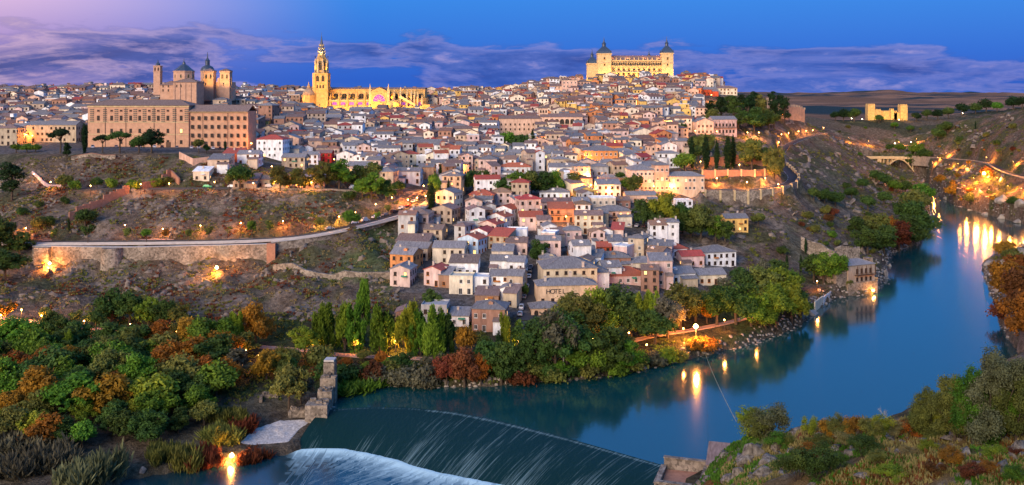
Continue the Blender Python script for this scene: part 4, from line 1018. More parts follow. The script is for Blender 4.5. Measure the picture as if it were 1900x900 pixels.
# the arched doorway of the brick house by the poplars is a real arch
# ---- the hotel by the river
g = G(1053, 566); s = g.y / F; rot = R(6); e = empty('hotel', g, rot); thing(e, 'pinkish hotel with HOTEL lettering and stacked grey hipped roofs', 'hotel'); FOOT.append((g.x, g.y + 12, 17)); FOOT.append((g.x + 10, g.y + 10, 12))
Zf = 36 * s
for nm, cx, cy, w, d, h, wl_, rt in (('front_wing', 0, 5, 111 * s, 10, Zf, 'peach', 'h'), ('rear_wing', 15 * s, 20, 104 * s, 17, Zf + 4.2, 'tan', 'h'), ('side_wing', 78 * s, 22, 34 * s, 12, Zf + 1.5, 'white', 'h'), ('low_wing', -46 * s, -4.5, 54 * s, 8.5, Zf - 6.4, 'peach', 'h')):
    mw, mr = MB(), MB(); T = Matrix.Translation((cx, cy, 0)); mw.T = T; mr.T = T; house_shell(mw, mr, w, d, h, rt)
    wq = mw.build(nm, 'plaster_' + wl_, e); mr.build('roof', 'roof_grey', e)
    n = int(w / 3.2)
    for i in range(n):
        x_ = cx - w / 2 + w * (i + .5) / n
        if nm == 'rear_wing': put_win(e, x_, cy - d / 2, h - 2.2, 0, 1.0, 1.2)
        if nm == 'low_wing': put_win(e, x_, cy - d / 2, h - 2.6, 0, 1.3, 1.9, 'window_frame', 'window_glass', True)
        if nm == 'front_wing': put_win(e, x_, cy - d / 2, h - 6.0, 0, 1.0, 1.3); put_win(e, x_, cy - d / 2, h - 9, 0, 1.0, 1.3)
    for i in range(4): put_win(e, cx + w / 2, cy - d / 2 + d * (i + .5) / 4, h - 2.4, R(90), 1.0, 1.2)
    if nm == 'low_wing':
        for i in range(3): put_win(e, cx - w / 2, cy - d / 2 + d * (i + .5) / 3, h - 2.6, R(-90), 1.3, 1.9, 'window_frame', 'window_glass', True)
for cx, cy, zz in ((-8, 3, Zf + .8), (2, 6, Zf + 1.8), (8, 12, Zf + 4.6)):
    mb = MB(); mb.box(0, 0, 0, .9, .7, 2.0); mb.box(0, 0, 2.02, 1.1, .9, .2); mb.build('chimney', 'chimney_plaster', e, loc=(cx, cy, zz))


def text_obj(txt, size, m, parent, loc, rot=(R(90), 0, 0), depth=.06, name='lettering'):
    c = bpy.data.curves.new('t', 'FONT'); c.body = txt; c.size = size; c.extrude = depth; c.space_character = 1.15
    o = bpy.data.objects.new('t', c); COL.objects.link(o); dg = bpy.context.evaluated_depsgraph_get(); me = bpy.data.meshes.new_from_object(o.evaluated_get(dg))
    bpy.data.objects.remove(o); me.materials.clear(); me.materials.append(MAT[m]); o = link(name, me, parent, loc); o.rotation_euler = rot; return o


for i, ch in enumerate('HOTEL'): text_obj(ch, 2.5, 'iron', e, (-8.2 + i * 1.55, -.08, Zf - 2.9), name='letter')

# ---- the orange apartment block, its district's lamplight partly put into the wall colour
for (px, py, w, h, d, rot, rt) in ((1116, 314, 62, 34, 14, 6, 'h'), (1158, 306, 56, 22, 13, 6, 'h'), (1196, 298, 40, 18, 12, 6, 'g')):
    hp(px, py, w, h, d, rot, 'orange', 'roof_grey', rt, desc='big orange apartment wing with grey roof', cat='apartment building', group='orange apartment wings')
# ---- brick school above the bend
g = G(1240, 357); s = g.y / F; e = empty('school', g, R(5)); thing(e, 'large pink brick school with corner tower and long grey hipped roofs', 'school'); FOOT.append((g.x, g.y + 8, 15)); FOOT.append((g.x + 14, g.y + 8, 12)); FOOT.append((g.x - 13, g.y + 12, 12))
for nm, cx, cy, w, d, h, rt in (('right_wing', 34 * s, 6, 70 * s, 11, 29 * s, 'h'), ('corner_tower', -11 * s, 5, 26 * s, 9, 50 * s, 'h'), ('left_wing', -44 * s, 12, 46 * s, 18, 40 * s, 'h')):
    mw, mr = MB(), MB(); T = Matrix.Translation((cx, cy, 0)); mw.T = T; mr.T = T; house_shell(mw, mr, w, d, h, rt); mw.build(nm, 'plaster_peach' if nm != 'left_wing' else 'plaster_pink', e); mr.build('roof', 'roof_grey', e)
    n = max(2, int(w / 2.1)); fl = 2 if nm == 'right_wing' else 3
    for f in range(fl):
        for i in range(n):
            if nm == 'right_wing' and i % 4 == 3: continue
            x_ = cx - w / 2 + w * (i + .5) / n; put_win(e, x_, cy - d / 2, (f + .35) * h / fl, 0, 1.05, 1.35, 'frame_white', 'lit_pane' if (f + i * 3) % 9 == 4 else 'window_glass')
    for f in range(fl):
        for i in range(4): put_win(e, cx - w / 2, cy - d / 2 + d * (i + .5) / 4, (f + .35) * h / fl, R(-90), 1.05, 1.35, 'frame_white')
# ---- balcony villa on the right
g = G(1330, 250); s = g.y / F; e = empty('villa', g, R(8)); thing(e, 'pale villa with gabled end and dark timber balcony below the pines', 'villa'); FOOT.append((g.x, g.y + 6, 15))
mw, mr = MB(), MB(); T = Matrix.Translation((-9, 6, 0)); mw.T = T; mr.T = T; house_shell(mw, mr, 13, 13, 24 * s, 'q'); mw.build('gable_wing', 'plaster_peach', e); mr.build('roof', 'roof_grey', e)
mw, mr = MB(), MB(); T = Matrix.Translation((6.5, 7, 0)); mw.T = T; mr.T = T; house_shell(mw, mr, 18, 12, 28 * s, 'g'); mw.build('main_wing', 'plaster_pink', e); mr.build('roof', 'roof_grey', e)
mb = MB(); mb.box(6.5, -.2, 4.9, 17, 2.2, .25); mb.box(6.5, -1.2, 6.0, 17, .12, .12); o = mb.build('balcony', 'window_frame', e)
for i in range(6): mb = MB(); mb.box(-1.5 + 3.2 * i, -1.2, 5.15, .22, .22, 4.6); mb.build('balcony_post', 'window_frame', e)
for i in range(6): put_win(e, 0 + 2.6 * i, 1, 1.4, 0, 1.1, 1.9); put_win(e, 0 + 2.6 * i, 1, 6, 0, 1.1, 1.9)
for i in range(4): put_win(e, -13.5 + 3 * i, -.5, 1.6, 0); put_win(e, -13.5 + 3 * i, -.5, 5.6, 0)
# ---- convent with its arcade
g = G(1042, 247); s = g.y / F; e = empty('convent', g, R(2)); thing(e, 'long stone convent with a row of round arches under its eaves', 'convent'); FOOT.extend([(g.x + k, g.y + 6, 9) for k in (-14, -4, 6, 14)])
mw, mr = MB(), MB(); T = Matrix.Translation((0, 6, 0)); mw.T = T; mr.T = T; house_shell(mw, mr, 78 * s, 12, 30 * s, 'g'); mw.build('wall', 'plaster_peach', e); mr.build('roof', 'roof_brown', e)
for i in range(7):
    x_ = (-28 + i * 9.6) * s; put_win(e, x_, 0, 17 * s, 0, 7.2 * s, 9 * s, 'pale_stone', 'window_glass', True, 'arch')
for i in range(14): put_win(e, (-36 + i * 5.5) * s, 0, 5 * s, 0, .8, 1.1)
mw, mr = MB(), MB(); T = Matrix.Translation((-77 * s, 5, 0)); mw.T = T; mr.T = T; house_shell(mw, mr, 78 * s, 11, 27 * s, 'g'); mw.build('left_wing', 'plaster_peach', e); mr.build('roof', 'roof_brown', e)
for i in range(9):
    for f in (6, 15): put_win(e, (-112 + i * 8.5) * s, -.5, f * s, 0, .8, 1.1)
mw, mr = MB(), MB(); T = Matrix.Translation((-33 * s, 8, 0)); mw.T = T; mr.T = T; house_shell(mw, mr, 17 * s, 7, 46 * s, 'h'); mw.build('tower', 'plaster_peach', e); mr.build('roof', 'roof_brown', e)
for i in range(3): put_win(e, (-38 + i * 5) * s, 4.5, 38 * s, 0, .9, 1.6, arch=True)
FOOT.extend([(g.x - 25 + k, g.y + 6, 9) for k in (-12, -4, 4)])
# small church towers on the skyline
for (px, py, w, h, lab) in ((1253, 170, 11, 24, 'slim brick church tower beside the fortress'), (814, 172, 8, 14, 'small brown belfry on the skyline right of the cathedral'), (957, 284, 10, 22, 'brick bell tower among cypresses below the convent'), (905, 304, 14, 20, 'square pinkish church tower in the middle of town')):
    g = G(px, py); s = g.y / F; e = empty('church_tower', g); thing(e, lab, 'tower'); W_ = w * s; H_ = h * s; FOOT.append((g.x, g.y, W_))
    mb = MB(); mb.box(0, 0, -6, W_, W_, 6 + H_); mb.box(0, 0, H_ * .68, W_ * 1.08, W_ * 1.08, .4); mb.build('shaft', 'brickwork', e)
    mb = MB(); mb.sq(0, 0, [(W_ * .56, H_ + .01), (W_ * .56, H_ + .3), (.1, H_ + W_ * .38)]); mb.build('roof', 'roof_brown', e)
    for sx in (-.22, .22): put_win(e, sx * W_, -W_ / 2, H_ * .75, 0, W_ * .2, H_ * .16, 'brickwork', arch=True, name='belfry_opening')

# ---- the long seminary
Yb = 577; s = Yb / F; g = P(163, 272, Yb); g.z = 57.3
e = empty('seminary', g, R(-2.5)); thing(e, 'long four-storey seminary with quoined stone pilasters and red tiled roof', 'seminary')
W1, W2 = 190 * s, 110 * s; H1, H2 = 78 * s, 68 * s; D_ = 17
FOOT.extend([(g.x + k, g.y + 8, 12) for k in range(0, 100, 9)])
mb = MB(); mb.box(W1 / 2, D_ / 2, -6, W1, D_, 6 + H1); mb.build('main_block', 'plaster_seminary', e)
mb = MB(); mb.box(W1 + W2 / 2, D_ / 2 + .6, -6, W2, D_ - 1.2, 6 + H2); mb.build('right_wing', 'plaster_seminary', e)
for nm, x0, w, h, dd, y0 in (('roof', 0, W1, H1, D_, 0), ('wing_roof', W1, W2, H2, D_ - 1.2, .6)):
    mw, mr = MB(), MB(); mr.T = Matrix.Translation((x0 + w / 2, y0 + dd / 2, 0)); house_shell(mw, mr, w, dd, h, 'h' if nm == 'roof' else 'g', 3.3, ov=.9); mr.build(nm, 'roof_brown', e)
mb = MB(); mb.box(W1 / 2, -.12, H1 - .9, W1 + .6, .5, .85); mb.build('cornice', 'pale_stone', e)
mb = MB(); mb.box(W1 / 2, -.06, H1 * .60, W1, .35, .45); mb.build('string_course', 'pale_stone', e)
mb = MB(); mb.box(W1 / 2, -.06, H1 * .31, W1, .3, .4); mb.build('string_course', 'pale_stone', e)
mb = MB(); mb.box(W1 + W2 / 2, .52, H2 - .8, W2, .5, .7); mb.build('cornice', 'pale_stone', e)
xs = [20, 45, 63, 81, 98, 116, 133, 151, 176]
for i, x_ in enumerate(xs):
    for zz, w, h in ((.86, 1.4, 1.0), (.655, 1.5, 2.6), (.36, 1.4, 2.2)) + (((.10, 1.4, 2.0),) if i > 6 or i in (2, 4) else ()):
        put_win(e, x_ * s, 0, zz * H1, 0, w, h, 'window_frame' if zz < .8 else 'brickwork', 'lit_pane' if (i == 8 and .3 < zz < .5) else 'window_glass')
quoin = MB(); quoin.box(0, -.1, 0, 2.2, .3, .62); qm = quoin.mesh('quoin', 'rubble')
for i in range(9):
    for x_ in ((xs[i] + xs[i + 1]) / 2 if i < 8 else 186, 8) if i == 0 else (((xs[i] + xs[i + 1]) / 2 if i < 8 else 186),):
        for k in range(7): link('quoin', qm, e, (x_ * s, 0, H1 * (.62 + k * .046)))
for x_ in (33, 72, 125, 165, 215, 262):
    mb = MB(); mb.tube((x_ * s, -.2 if x_ < 190 else .4, 0), (x_ * s, -.2 if x_ < 190 else .4, (H1 if x_ < 190 else H2) - .9), .13, .13); mb.build('downpipe', 'iron', e)
for i in range(9):
    for f in range(4): put_win(e, W1 + W2 * (i + .5) / 9, .6, H2 * (.06 + f * .235), 0, 1.35, 2.0 if f else 2.4, 'window_frame')
mb = MB(); mb.box(152 * s, -.1, 0, 2.6, .5, 3.4); mb.build('portal', 'window_frame', e)
# ---- churches behind it


def spire_cap(mb, x, y, z, r, h, n=8, mi=0):
    mb.lathe(n, x, y, [(r * 1.12, z), (r * 1.05, z + .12 * h), (r * .8, z + .26 * h), (r * .42, z + .38 * h), (r * .34, z + .40 * h), (r * .34, z + .52 * h), (r * .40, z + .53 * h), (r * .12, z + .66 * h), (r * .05, z + h)], mi)


Y_ = 690; s = Y_ / F
g = P(338, 186, Y_); e = empty('domed_church', g); thing(e, 'peach church with blue slate octagonal dome and lantern behind the seminary', 'church'); FOOT.append((g.x, g.y + 8, 18))
mb = MB(); mb.box(2, 8, -6, 44 * s, 16, 6 + 33 * s); mb.build('nave', 'plaster_church', e)
mb = MB(); mb.box(-31 * s, 13, -6, 31 * s, 14, 6 + 28 * s); mb.build('side_wing', 'plaster_church', e)
for nm, cx, cy, w, d, h in (('roof', 2, 8, 44 * s, 16, 33 * s), ('wing_roof', -31 * s, 13, 31 * s, 14, 28 * s)):
    mw, mr = MB(), MB(); mr.T = Matrix.Translation((cx, cy, 0)); house_shell(mw, mr, w, d, h, 'h', 3.0); mr.build(nm, 'roof_brown', e)
mb = MB(); mb.lathe(8, -9 * s, 14, [(19 * s, 30 * s), (19 * s, 53 * s), (20 * s, 53.2 * s), (20 * s, 55 * s)], 0, R(22.5)); mb.build('drum', 'plaster_church', e)
mb = MB(); mb.lathe(8, -9 * s, 14, [(19.5 * s, 55.1 * s), (12 * s, 61 * s), (7 * s, 65.5 * s), (3 * s, 68 * s), (2.6 * s, 71 * s), (1 * s, 73 * s), (.3 * s, 79 * s)], 0, R(22.5)); mb.build('dome', 'slate', e)
for k in range(8):
    a = R(45 * k - 90); put_win(e, -9 * s + 17.6 * s * math.cos(a), 14 + 17.6 * s * math.sin(a), 42 * s, a + R(90), 1.1, 2.4, 'pale_stone', arch=True)
for i in range(4): put_win(e, (-10 + i * 8) * s, 0, 24 * s, 0, .9, 1.8, 'plaster_church')
for i in range(5): mb = MB(); mb.box(2 + (-20 + i * 10) * s, -.15, -6, 1.2, .6, 6 + 32 * s); mb.build('pilaster', 'plaster_church', e)
for i in range(3): put_win(e, (-41 + i * 10) * s, 6, 24 * s, 0, 1.0, 1.8, 'plaster_church'); put_win(e, (-41 + i * 10) * s, 6, 16 * s, 0, 1.0, 1.8, 'plaster_church')
g = P(293, 150, 700); e = empty('bell_tower', g); thing(e, 'square peach bell tower with open arches left of the slate dome', 'tower')
mb = MB(); mb.box(0, 0, -10, 12.5 * s, 12.5 * s, 10 + 28 * s); mb.box(0, 0, 17 * s, 14 * s, 14 * s, .5); mb.box(0, 0, 27 * s, 14 * s, 14 * s, .6); mb.build('shaft', 'plaster_church', e)
mb = MB(); mb.lathe(8, 0, 0, [(4.5 * s, 28.7 * s), (4.2 * s, 32 * s), (1.4 * s, 35 * s), (.3 * s, 40 * s)]); mb.build('spire', 'slate', e)
for sx in (-.24, .24): put_win(e, sx * 12.5 * s, -6.25 * s, 19 * s, 0, 1.0, 2.3, 'brickwork', arch=True, name='belfry_opening')
Y_ = 720; s = Y_ / F; g = P(396, 172, Y_); e = empty('twin_tower_church', g); thing(e, 'yellow lit baroque church with two towers and blue slate dome', 'church'); FOOT.append((g.x, g.y + 6, 16))
mb = MB(); mb.box(2 * s, 9, -6, 56 * s, 14, 6 + 20 * s); mb.box(20 * s, 1.6, -6, 26 * s, 2, 6 + 27 * s); mb.build('nave', 'plaster_church', e)
for nm, cx in (('left_tower', -8 * s), ('right_tower', 22 * s)):
    mb = MB(); mb.box(cx, 2, -6, 18 * s, 18 * s, 6 + 40 * s); mb.box(cx, 2, 38 * s, 20 * s, 20 * s, .6); mb.box(cx, 2, 22 * s, 19.4 * s, 19.4 * s, .4); mb.build(nm, 'plaster_church', e)
    mb = MB(); mb.sq(cx, 2, [(9.8 * s, 40.05 * s), (9.8 * s, 41 * s), (1 * s, 45 * s)]); mb.build('tower_roof', 'roof_brown', e)
    for sx in (-.25, .25): put_win(e, cx + sx * 17 * s, 2 - 9 * s, 26 * s, 0, 1.3, 3.2, 'pale_stone', arch=True, name='belfry_opening')
mb = MB(); mb.lathe(16, -22 * s, 14, [(12.5 * s, -6), (12.5 * s, 39 * s), (13.4 * s, 39.2 * s), (13.4 * s, 41 * s)]); mb.build('drum', 'plaster_church', e)
mb = MB(); mb.lathe(16, -22 * s, 14, [(12.8 * s, 41.1 * s), (12.2 * s, 45 * s), (9.5 * s, 49 * s), (5 * s, 51.5 * s), (4.2 * s, 52 * s), (4.2 * s, 60 * s), (5 * s, 60.3 * s), (2.6 * s, 63.5 * s), (1.2 * s, 66 * s), (.3 * s, 77 * s)]); mb.build('dome', 'slate', e)

# ---- the cathedral
Y_ = 850; s = Y_ / F; g = P(590, 206, Y_); e = empty('cathedral', g); thing(e, 'huge golden floodlit gothic cathedral with tall spired tower and purple rose window', 'cathedral')
FOOT.extend([(g.x + k, g.y + 12, 20) for k in range(-8, 100, 12)] + [(g.x + k, g.y - 10, 11) for k in range(-12, 106, 9)] + [(g.x + k, g.y - 26, 9) for k in range(-12, 106, 8)])
GS_, PS_ = 'golden_stone', 'pale_stone'
L0, L1 = 4 * s, 196 * s
mb = MB(); mb.box((L0 + L1) / 2, 24, -8, L1 - L0, 22, 8 + 41 * s); mb.box((L0 + L1) / 2, 12.9, 38 * s, L1 - L0 - .4, .5, .5); mb.build('nave', GS_, e)
mw, mr = MB(), MB(); mr.T = Matrix.Translation(((L0 + L1) / 2, 24, 0)); house_shell(mw, mr, L1 - L0, 22, 41 * s, 'g', 1.2); mr.build('nave_roof', 'roof_brown', e)
mb = MB(); mb.box((L0 + L1) / 2, 10, -8, L1 - L0, 8, 8 + 18 * s); mb.box((L0 + L1) / 2, 3, -8, L1 - L0 + 3, 7, 8 + 9 * s); mb.build('aisle', GS_, e)
mb = MB(); mb.box((L0 + L1) / 2, 5.9, 18 * s + .02, L1 - L0, .5, 1.3); mb.build('balustrade', PS_, e)
nb = 12
for i in range(nb):
    x_ = L0 + (L1 - L0) * (i + .02) / nb
    if 92 * s < x_ < 130 * s: continue
    mb = MB(); mb.box(x_, 6.5, -8, 1.6, 3, 8 + 22 * s); mb.box(x_, 6.5, 22 * s, 1.2, 1.2, 1.4); mb.lathe(4, x_, 6.5, [(1.0, 22 * s + 1.4), (.05, 22 * s + 5)], 0, R(45)); mb.build('buttress', GS_, e)
    mb = MB(); mb.extrude([(0, 0), (0, -1.2), (1, -.9), (1, .3)], -.4, .4)
    mb.v = [(x_ + b_, 8 + 5.5 * a_, 20 * s + 8.0 * a_ + c_) for a_, b_, c_ in mb.v]; mb.build('flying_buttress', GS_, e)
    put_win(e, x_ + (L1 - L0) / nb / 2, 6, 11 * s, 0, 4.2, 2.6, PS_, 'purple_glass', True); put_win(e, x_ + (L1 - L0) / nb / 2, 13, 23 * s, 0, 4.4, 4.4, PS_, 'window_glass', True)
    put_win(e, x_ + (L1 - L0) / nb / 2, -.5, 2 * s, 0, 1.2, 2.2, PS_)
# transept front
cx = 114 * s
mb = MB(); mb.box(cx, 9, -8, 34 * s, 22, 8 + 36 * s); mb.extrude([(cx - 17 * s, 36 * s + .02), (cx + 17 * s, 36 * s + .02), (cx, 44 * s)], -1.8, 18); mb.build('transept', GS_, e)
mb = MB(); mb.extrude([(cx - 17.8 * s, 36.4 * s), (cx, 45 * s), (cx + 17.8 * s, 36.4 * s), (cx, 44.2 * s)], -2.2, 18.5); mb.build('transept_roof', 'roof_brown', e)
for sx in (-17, 17):
    mb = MB(); mb.box(cx + sx * s, -1, -8, 4.5 * s, 4.5 * s, 8 + 40 * s); mb.lathe(4, cx + sx * s, -1, [(3.0 * s, 40 * s), (2.0 * s, 42 * s), (.1, 51 * s)], 0, R(45)); mb.build('turret', PS_, e)
mb = MB(); mb.box(cx, -4, -8, 36 * s, 8, 8 + 10 * s); mb.extrude([(cx - 14 * s, 10 * s), (cx + 14 * s, 10 * s), (cx, 17 * s)], -6, -2); mb.build('porch', GS_, e)
rw = MB(); n = 28; rr = 11 * s
for i in range(n):
    a, b = math.pi * i / n, math.pi * (i + 1) / n
    rw.add([(cx, -2.12, 18 * s), (cx + rr * math.cos(a), -2.12, 18 * s + rr * 1.15 * math.sin(a)), (cx + rr * math.cos(b), -2.12, 18 * s + rr * 1.15 * math.sin(b))], [(0, 2, 1)], 0)
    rw.add([(cx + q * math.cos(t), -2.12 - o_, 18 * s + q * 1.15 * math.sin(t)) for q, t, o_ in ((rr, a, .5), (rr * 1.12, a, .5), (rr * 1.12, b, .5), (rr, b, .5))], [(0, 1, 2, 3)], 1)
for i in range(1, 6):
    a = math.pi * i / 6; rw.tube((cx, -2.2, 18 * s), (cx + rr * math.cos(a), -2.2, 18 * s + rr * 1.15 * math.sin(a)), .22, .22, 4, 1)
rw.build('rose_window', ['purple_glass', PS_], e)
# east end: chapels with pinnacles
for x_, h_ in ((140, 42), (152, 44), (164, 40), (172, 41), (178, 39), (184, 36), (192, 30)):
    mb = MB(); mb.box(x_ * s, 6, -8, 3.0 * s, 6, 8 + (h_ - 9) * s); mb.lathe(4, x_ * s, 6, [(2.2 * s, (h_ - 9) * s), (1.6 * s, (h_ - 6) * s), (.1, (h_ + 1) * s)], 0, R(45)); mb.build('pinnacle', PS_, e)
mb = MB(); mb.extrude([(150 * s, 26 * s), (154 * s, 29 * s), (196 * s, 4 * s), (196 * s, 0)], -3, -1); mb.build('flying_buttress', PS_, e)
mb = MB(); mb.lathe(10, 186 * s, 14, [(16 * s, -8), (16 * s, 22 * s), (16.6 * s, 22.1 * s), (16.6 * s, 23.5 * s)]); mb.build('apse', GS_, e)
mb = MB(); mb.box(206 * s, 6, -8, 22 * s, 14, 8 + 12 * s); mb.build('sacristy', GS_, e)
mb = MB(); mb.lathe(12, 140 * s, -4, [(14 * s, -8), (14 * s, 10 * s), (14.6 * s, 10.1 * s), (13 * s, 14 * s), (8 * s, 18 * s), (2 * s, 20.5 * s), (.2 * s, 25 * s)]); mb.build('chapel', GS_, e)
mb = MB(); mb.lathe(12, 84 * s, -3, [(11 * s, -8), (11 * s, 6 * s), (11.6 * s, 6.1 * s), (6 * s, 10 * s), (.3 * s, 13 * s)]); mb.build('chapel', GS_, e)
# domed chapel at the west end
mb = MB(); mb.lathe(8, -19 * s, 4, [(12 * s, -8), (12 * s, 28 * s), (12.8 * s, 28.2 * s), (12.8 * s, 29.5 * s)], 0, R(22.5)); mb.build('chapel', GS_, e)
mb = MB(); mb.lathe(16, -19 * s, 4, [(11.5 * s, 29.6 * s), (11 * s, 34 * s), (8.5 * s, 38 * s), (5 * s, 41 * s), (3 * s, 41.8 * s), (3 * s, 47 * s), (1.5 * s, 49 * s), (.3 * s, 54 * s)]); mb.build('chapel_dome', 'dark_stone', e)
# the tower
tx, ty = 2.5 * s, 10.0; hw = 12.6 * s
mb = MB(); mb.box(tx, ty, -8, 2 * hw, 2 * hw, 8 + 70 * s)
for zz in (38, 52, 69): mb.box(tx, ty, zz * s, 2 * hw + 1.6, 2 * hw + 1.6, .9)
for sx in (-1, 1):
    for sy in (-1, 1): mb.box(tx + sx * hw * .92, ty + sy * hw * .92, -8, 2.4, 2.4, 8 + 71 * s)
mb.build('tower', GS_, e)
for sx in (-.4, .4): put_win(e, tx + sx * hw, ty - hw, 55 * s, 0, 2.6, 5.2, PS_, arch=True, name='belfry_opening')
for sx in (-.45, 0, .45): put_win(e, tx + sx * hw, ty - hw, 42 * s, 0, 1.6, 3.2, PS_, arch=True, name='belfry_opening')
mb = MB(); mb.lathe(8, tx, ty, [(10.6 * s, 70 * s + .9), (8.8 * s, 98 * s), (9.4 * s, 98.2 * s), (9.4 * s, 100 * s)], 0, R(22.5)); mb.lathe(8, tx, ty, [(8.6 * s, 100 * s), (6.8 * s, 107 * s)], 0, R(22.5)); mb.build('octagon', GS_, e)
for k in range(8):
    a = R(45 * k + 22.5); x_, y_ = tx + 11.6 * s * math.cos(a), ty + 11.6 * s * math.sin(a)
    mb = MB(); mb.box(x_, y_, 70 * s, 1.5, 1.5, 20 * s, rot=a); mb.lathe(4, x_, y_, [(1.1, 90 * s), (.05, 99 * s)], 0, a); mb.build('pinnacle', PS_, e)
    a = R(45 * k - 90); put_win(e, tx + 9.9 * s * math.cos(a), ty + 9.9 * s * math.sin(a), 76 * s, a + R(90), 2.2, 8.0, PS_, arch=True, name='belfry_opening')
mb = MB(); mb.lathe(8, tx, ty, [(6.4 * s, 107 * s), (5.0 * s, 113 * s), (1.8 * s, 131 * s), (.9 * s, 137 * s), (.25 * s, 143 * s), (.12 * s, 148 * s)], 0, R(22.5)); mb.build('spire', 'slate', e)
for zz, r_ in ((109, 7.4), (115, 5.8), (121, 4.4)):
    mb = MB()
    mb.lathe(12, tx, ty, [(r_ * .8 * s, zz * s), (r_ * s, (zz + 1) * s), (r_ * .8 * s, (zz + 2.6) * s)], 0, 0, False)
    for k in range(12): a = R(30 * k); mb.lathe(4, tx + r_ * s * math.cos(a), ty + r_ * s * math.sin(a), [(.35, (zz + .5) * s), (.03, (zz + 5) * s)], 0)
    o = mb.build('spire_crown', PS_, e); o['kind'] = 'stuff'

# ---- the fortress on the hill
Y_ = 950; s = Y_ / F; g = P(1109, 160, Y_); g.z = min(g.z, 97.0); zb = g.z; e = empty('fortress', g); thing(e, 'square floodlit fortress with slate spired corner towers crowning the hill', 'fortress')
FOOT.extend([(g.x + k, g.y + j, 16) for k in range(0, 80, 14) for j in (8, 30, 50)]); FOOT.extend([(g.x + k, g.y - 8, 11) for k in range(-8, 88, 9)])
def zz_(py): return CZ - (py - HY) * s - zb
TW, MW = 25 * s, 94 * s; D_ = 46
mb = MB(); mb.box(TW + MW / 2, D_ / 2 + .8, -8, MW, D_ - 1.6, 8 + zz_(112)); mb.build('main_block', PS_, e)
mw, mr = MB(), MB(); mr.T = Matrix.Translation((TW + MW / 2, 7, 0)); house_shell(mw, mr, MW, 12, zz_(112), 'g', 4.6, ov=.5); mr.build('roof', 'roof_brown', e)
for nm, x_, y_, w, zt in (('left_tower', TW / 2, 5, TW, 99), ('right_tower', TW + MW + 10.5 * s, 5, 21 * s, 98), ('rear_left_tower', -1.6, D_ + 2, 10.5, 115), ('rear_right_tower', 108 * s, D_ + 2, 9, 116)):
    mb = MB(); mb.box(x_, y_, -8, w, 12.4 if 'rear' not in nm else 12, 8 + zz_(zt)); mb.box(x_, y_, zz_(zt + 2), w + 1.3, 13.6, 1.0); mb.box(x_, y_, zz_(118), w + .5, 12.9, .5); mb.build(nm, PS_, e)
    mb = MB(); hw = w / 2 + .2; z0 = zz_(zt) + .05; k = s * (31 if 'rear' not in nm else 29)
    mb.sq(x_, y_, [(hw * 1.0, z0), (hw * .95, z0 + k * .10), (hw * .72, z0 + k * .24), (hw * .40, z0 + k * .36), (hw * .26, z0 + k * .42)])
    mb.lathe(8, x_, y_, [(hw * .28, z0 + k * .42), (hw * .26, z0 + k * .56), (hw * .36, z0 + k * .57), (hw * .16, z0 + k * .68), (hw * .07, z0 + k * .78), (.06, z0 + k)]); mb.build('spire', 'slate', e)
    for sx in (-1, 1):
        for sy in (-1, 1): mb = MB(); mb.lathe(6, x_ + sx * hw * .93, y_ + sy * 6, [(.5, z0 - .4), (.5, z0 + 1.0), (.7, z0 + 1.1), (.05, z0 + 3.2)]); mb.build('finial', 'slate', e)
    if 'rear' not in nm:
        for py in (111, 122, 140, 152): put_win(e, x_, -1.25, zz_(py), 0, 1.5, 2.4, GS_)
for i in range(10):
    x_ = TW + MW * (i + .5) / 10
    for py, w, h in ((150.5, 1.9, 2.0), (141, 1.8, 3.3), (131, 1.9, 2.0)): put_win(e, x_, 0.8, zz_(py), 0, w, h, GS_, 'lit_pane' if (i == 6 and py > 150) else 'window_glass')
for i in range(22):
    x_ = TW + MW * (i + .5) / 22; put_win(e, x_, .8, zz_(122.5), 0, 1.5, 3.6, PS_, arch=True, name='gallery_arch')
for py, t in ((113, .9), (123.5, .9), (135, .7), (146, .7), (154.5, .6)):
    mb = MB(); mb.box(TW + MW / 2, .55, zz_(py), MW - .1, .9, t); mb.build('cornice', PS_, e)
for i in range(12):
    x_ = TW + .6 + (MW - 1.2) * i / 11; mb = MB(); mb.box(x_, .45, zz_(112.5), .8, .8, 1.9); mb.lathe(6, x_, .45, [(.4, zz_(112.5) + 1.9), (.5, zz_(112.5) + 2.6), (.05, zz_(112.5) + 3.6)]); mb.build('finial', PS_, e)
# ---- castle across the gorge
g = P(1610, 224, 1150); g.z = 56.5; s = 1150 / F; e = empty('castle', g, R(0)); thing(e, 'small yellow floodlit castle with two square towers across the gorge', 'castle')
for nm, x_, y_, w, d, h in (('left_tower', 8 * s, 6, 13 * s, 9, 30 * s), ('gatehouse', 20 * s, 8, 13 * s, 9, 20 * s), ('curtain_wall', 35 * s, 10, 50 * s, 3, 17 * s), ('mid_tower', 49 * s, 8, 6 * s, 6, 21 * s), ('right_tower', 71 * s, 10, 13 * s, 9, 29 * s), ('side_wall', 60 * s, 10, 24 * s, 3, 14 * s)):
    mb = MB(); mb.box(x_, y_, -6, w, d, 6 + h); n = max(2, int(w / 1.9))
    for i in range(n): mb.box(x_ - w / 2 + w * (i + .5) / n, y_ - d / 2 + .4, h + .01, w / n * .55, .8, 1.2); mb.box(x_ - w / 2 + w * (i + .5) / n, y_ + d / 2 - .4, h + .01, w / n * .55, .8, 1.2)
    mb.build(nm, GS_, e)
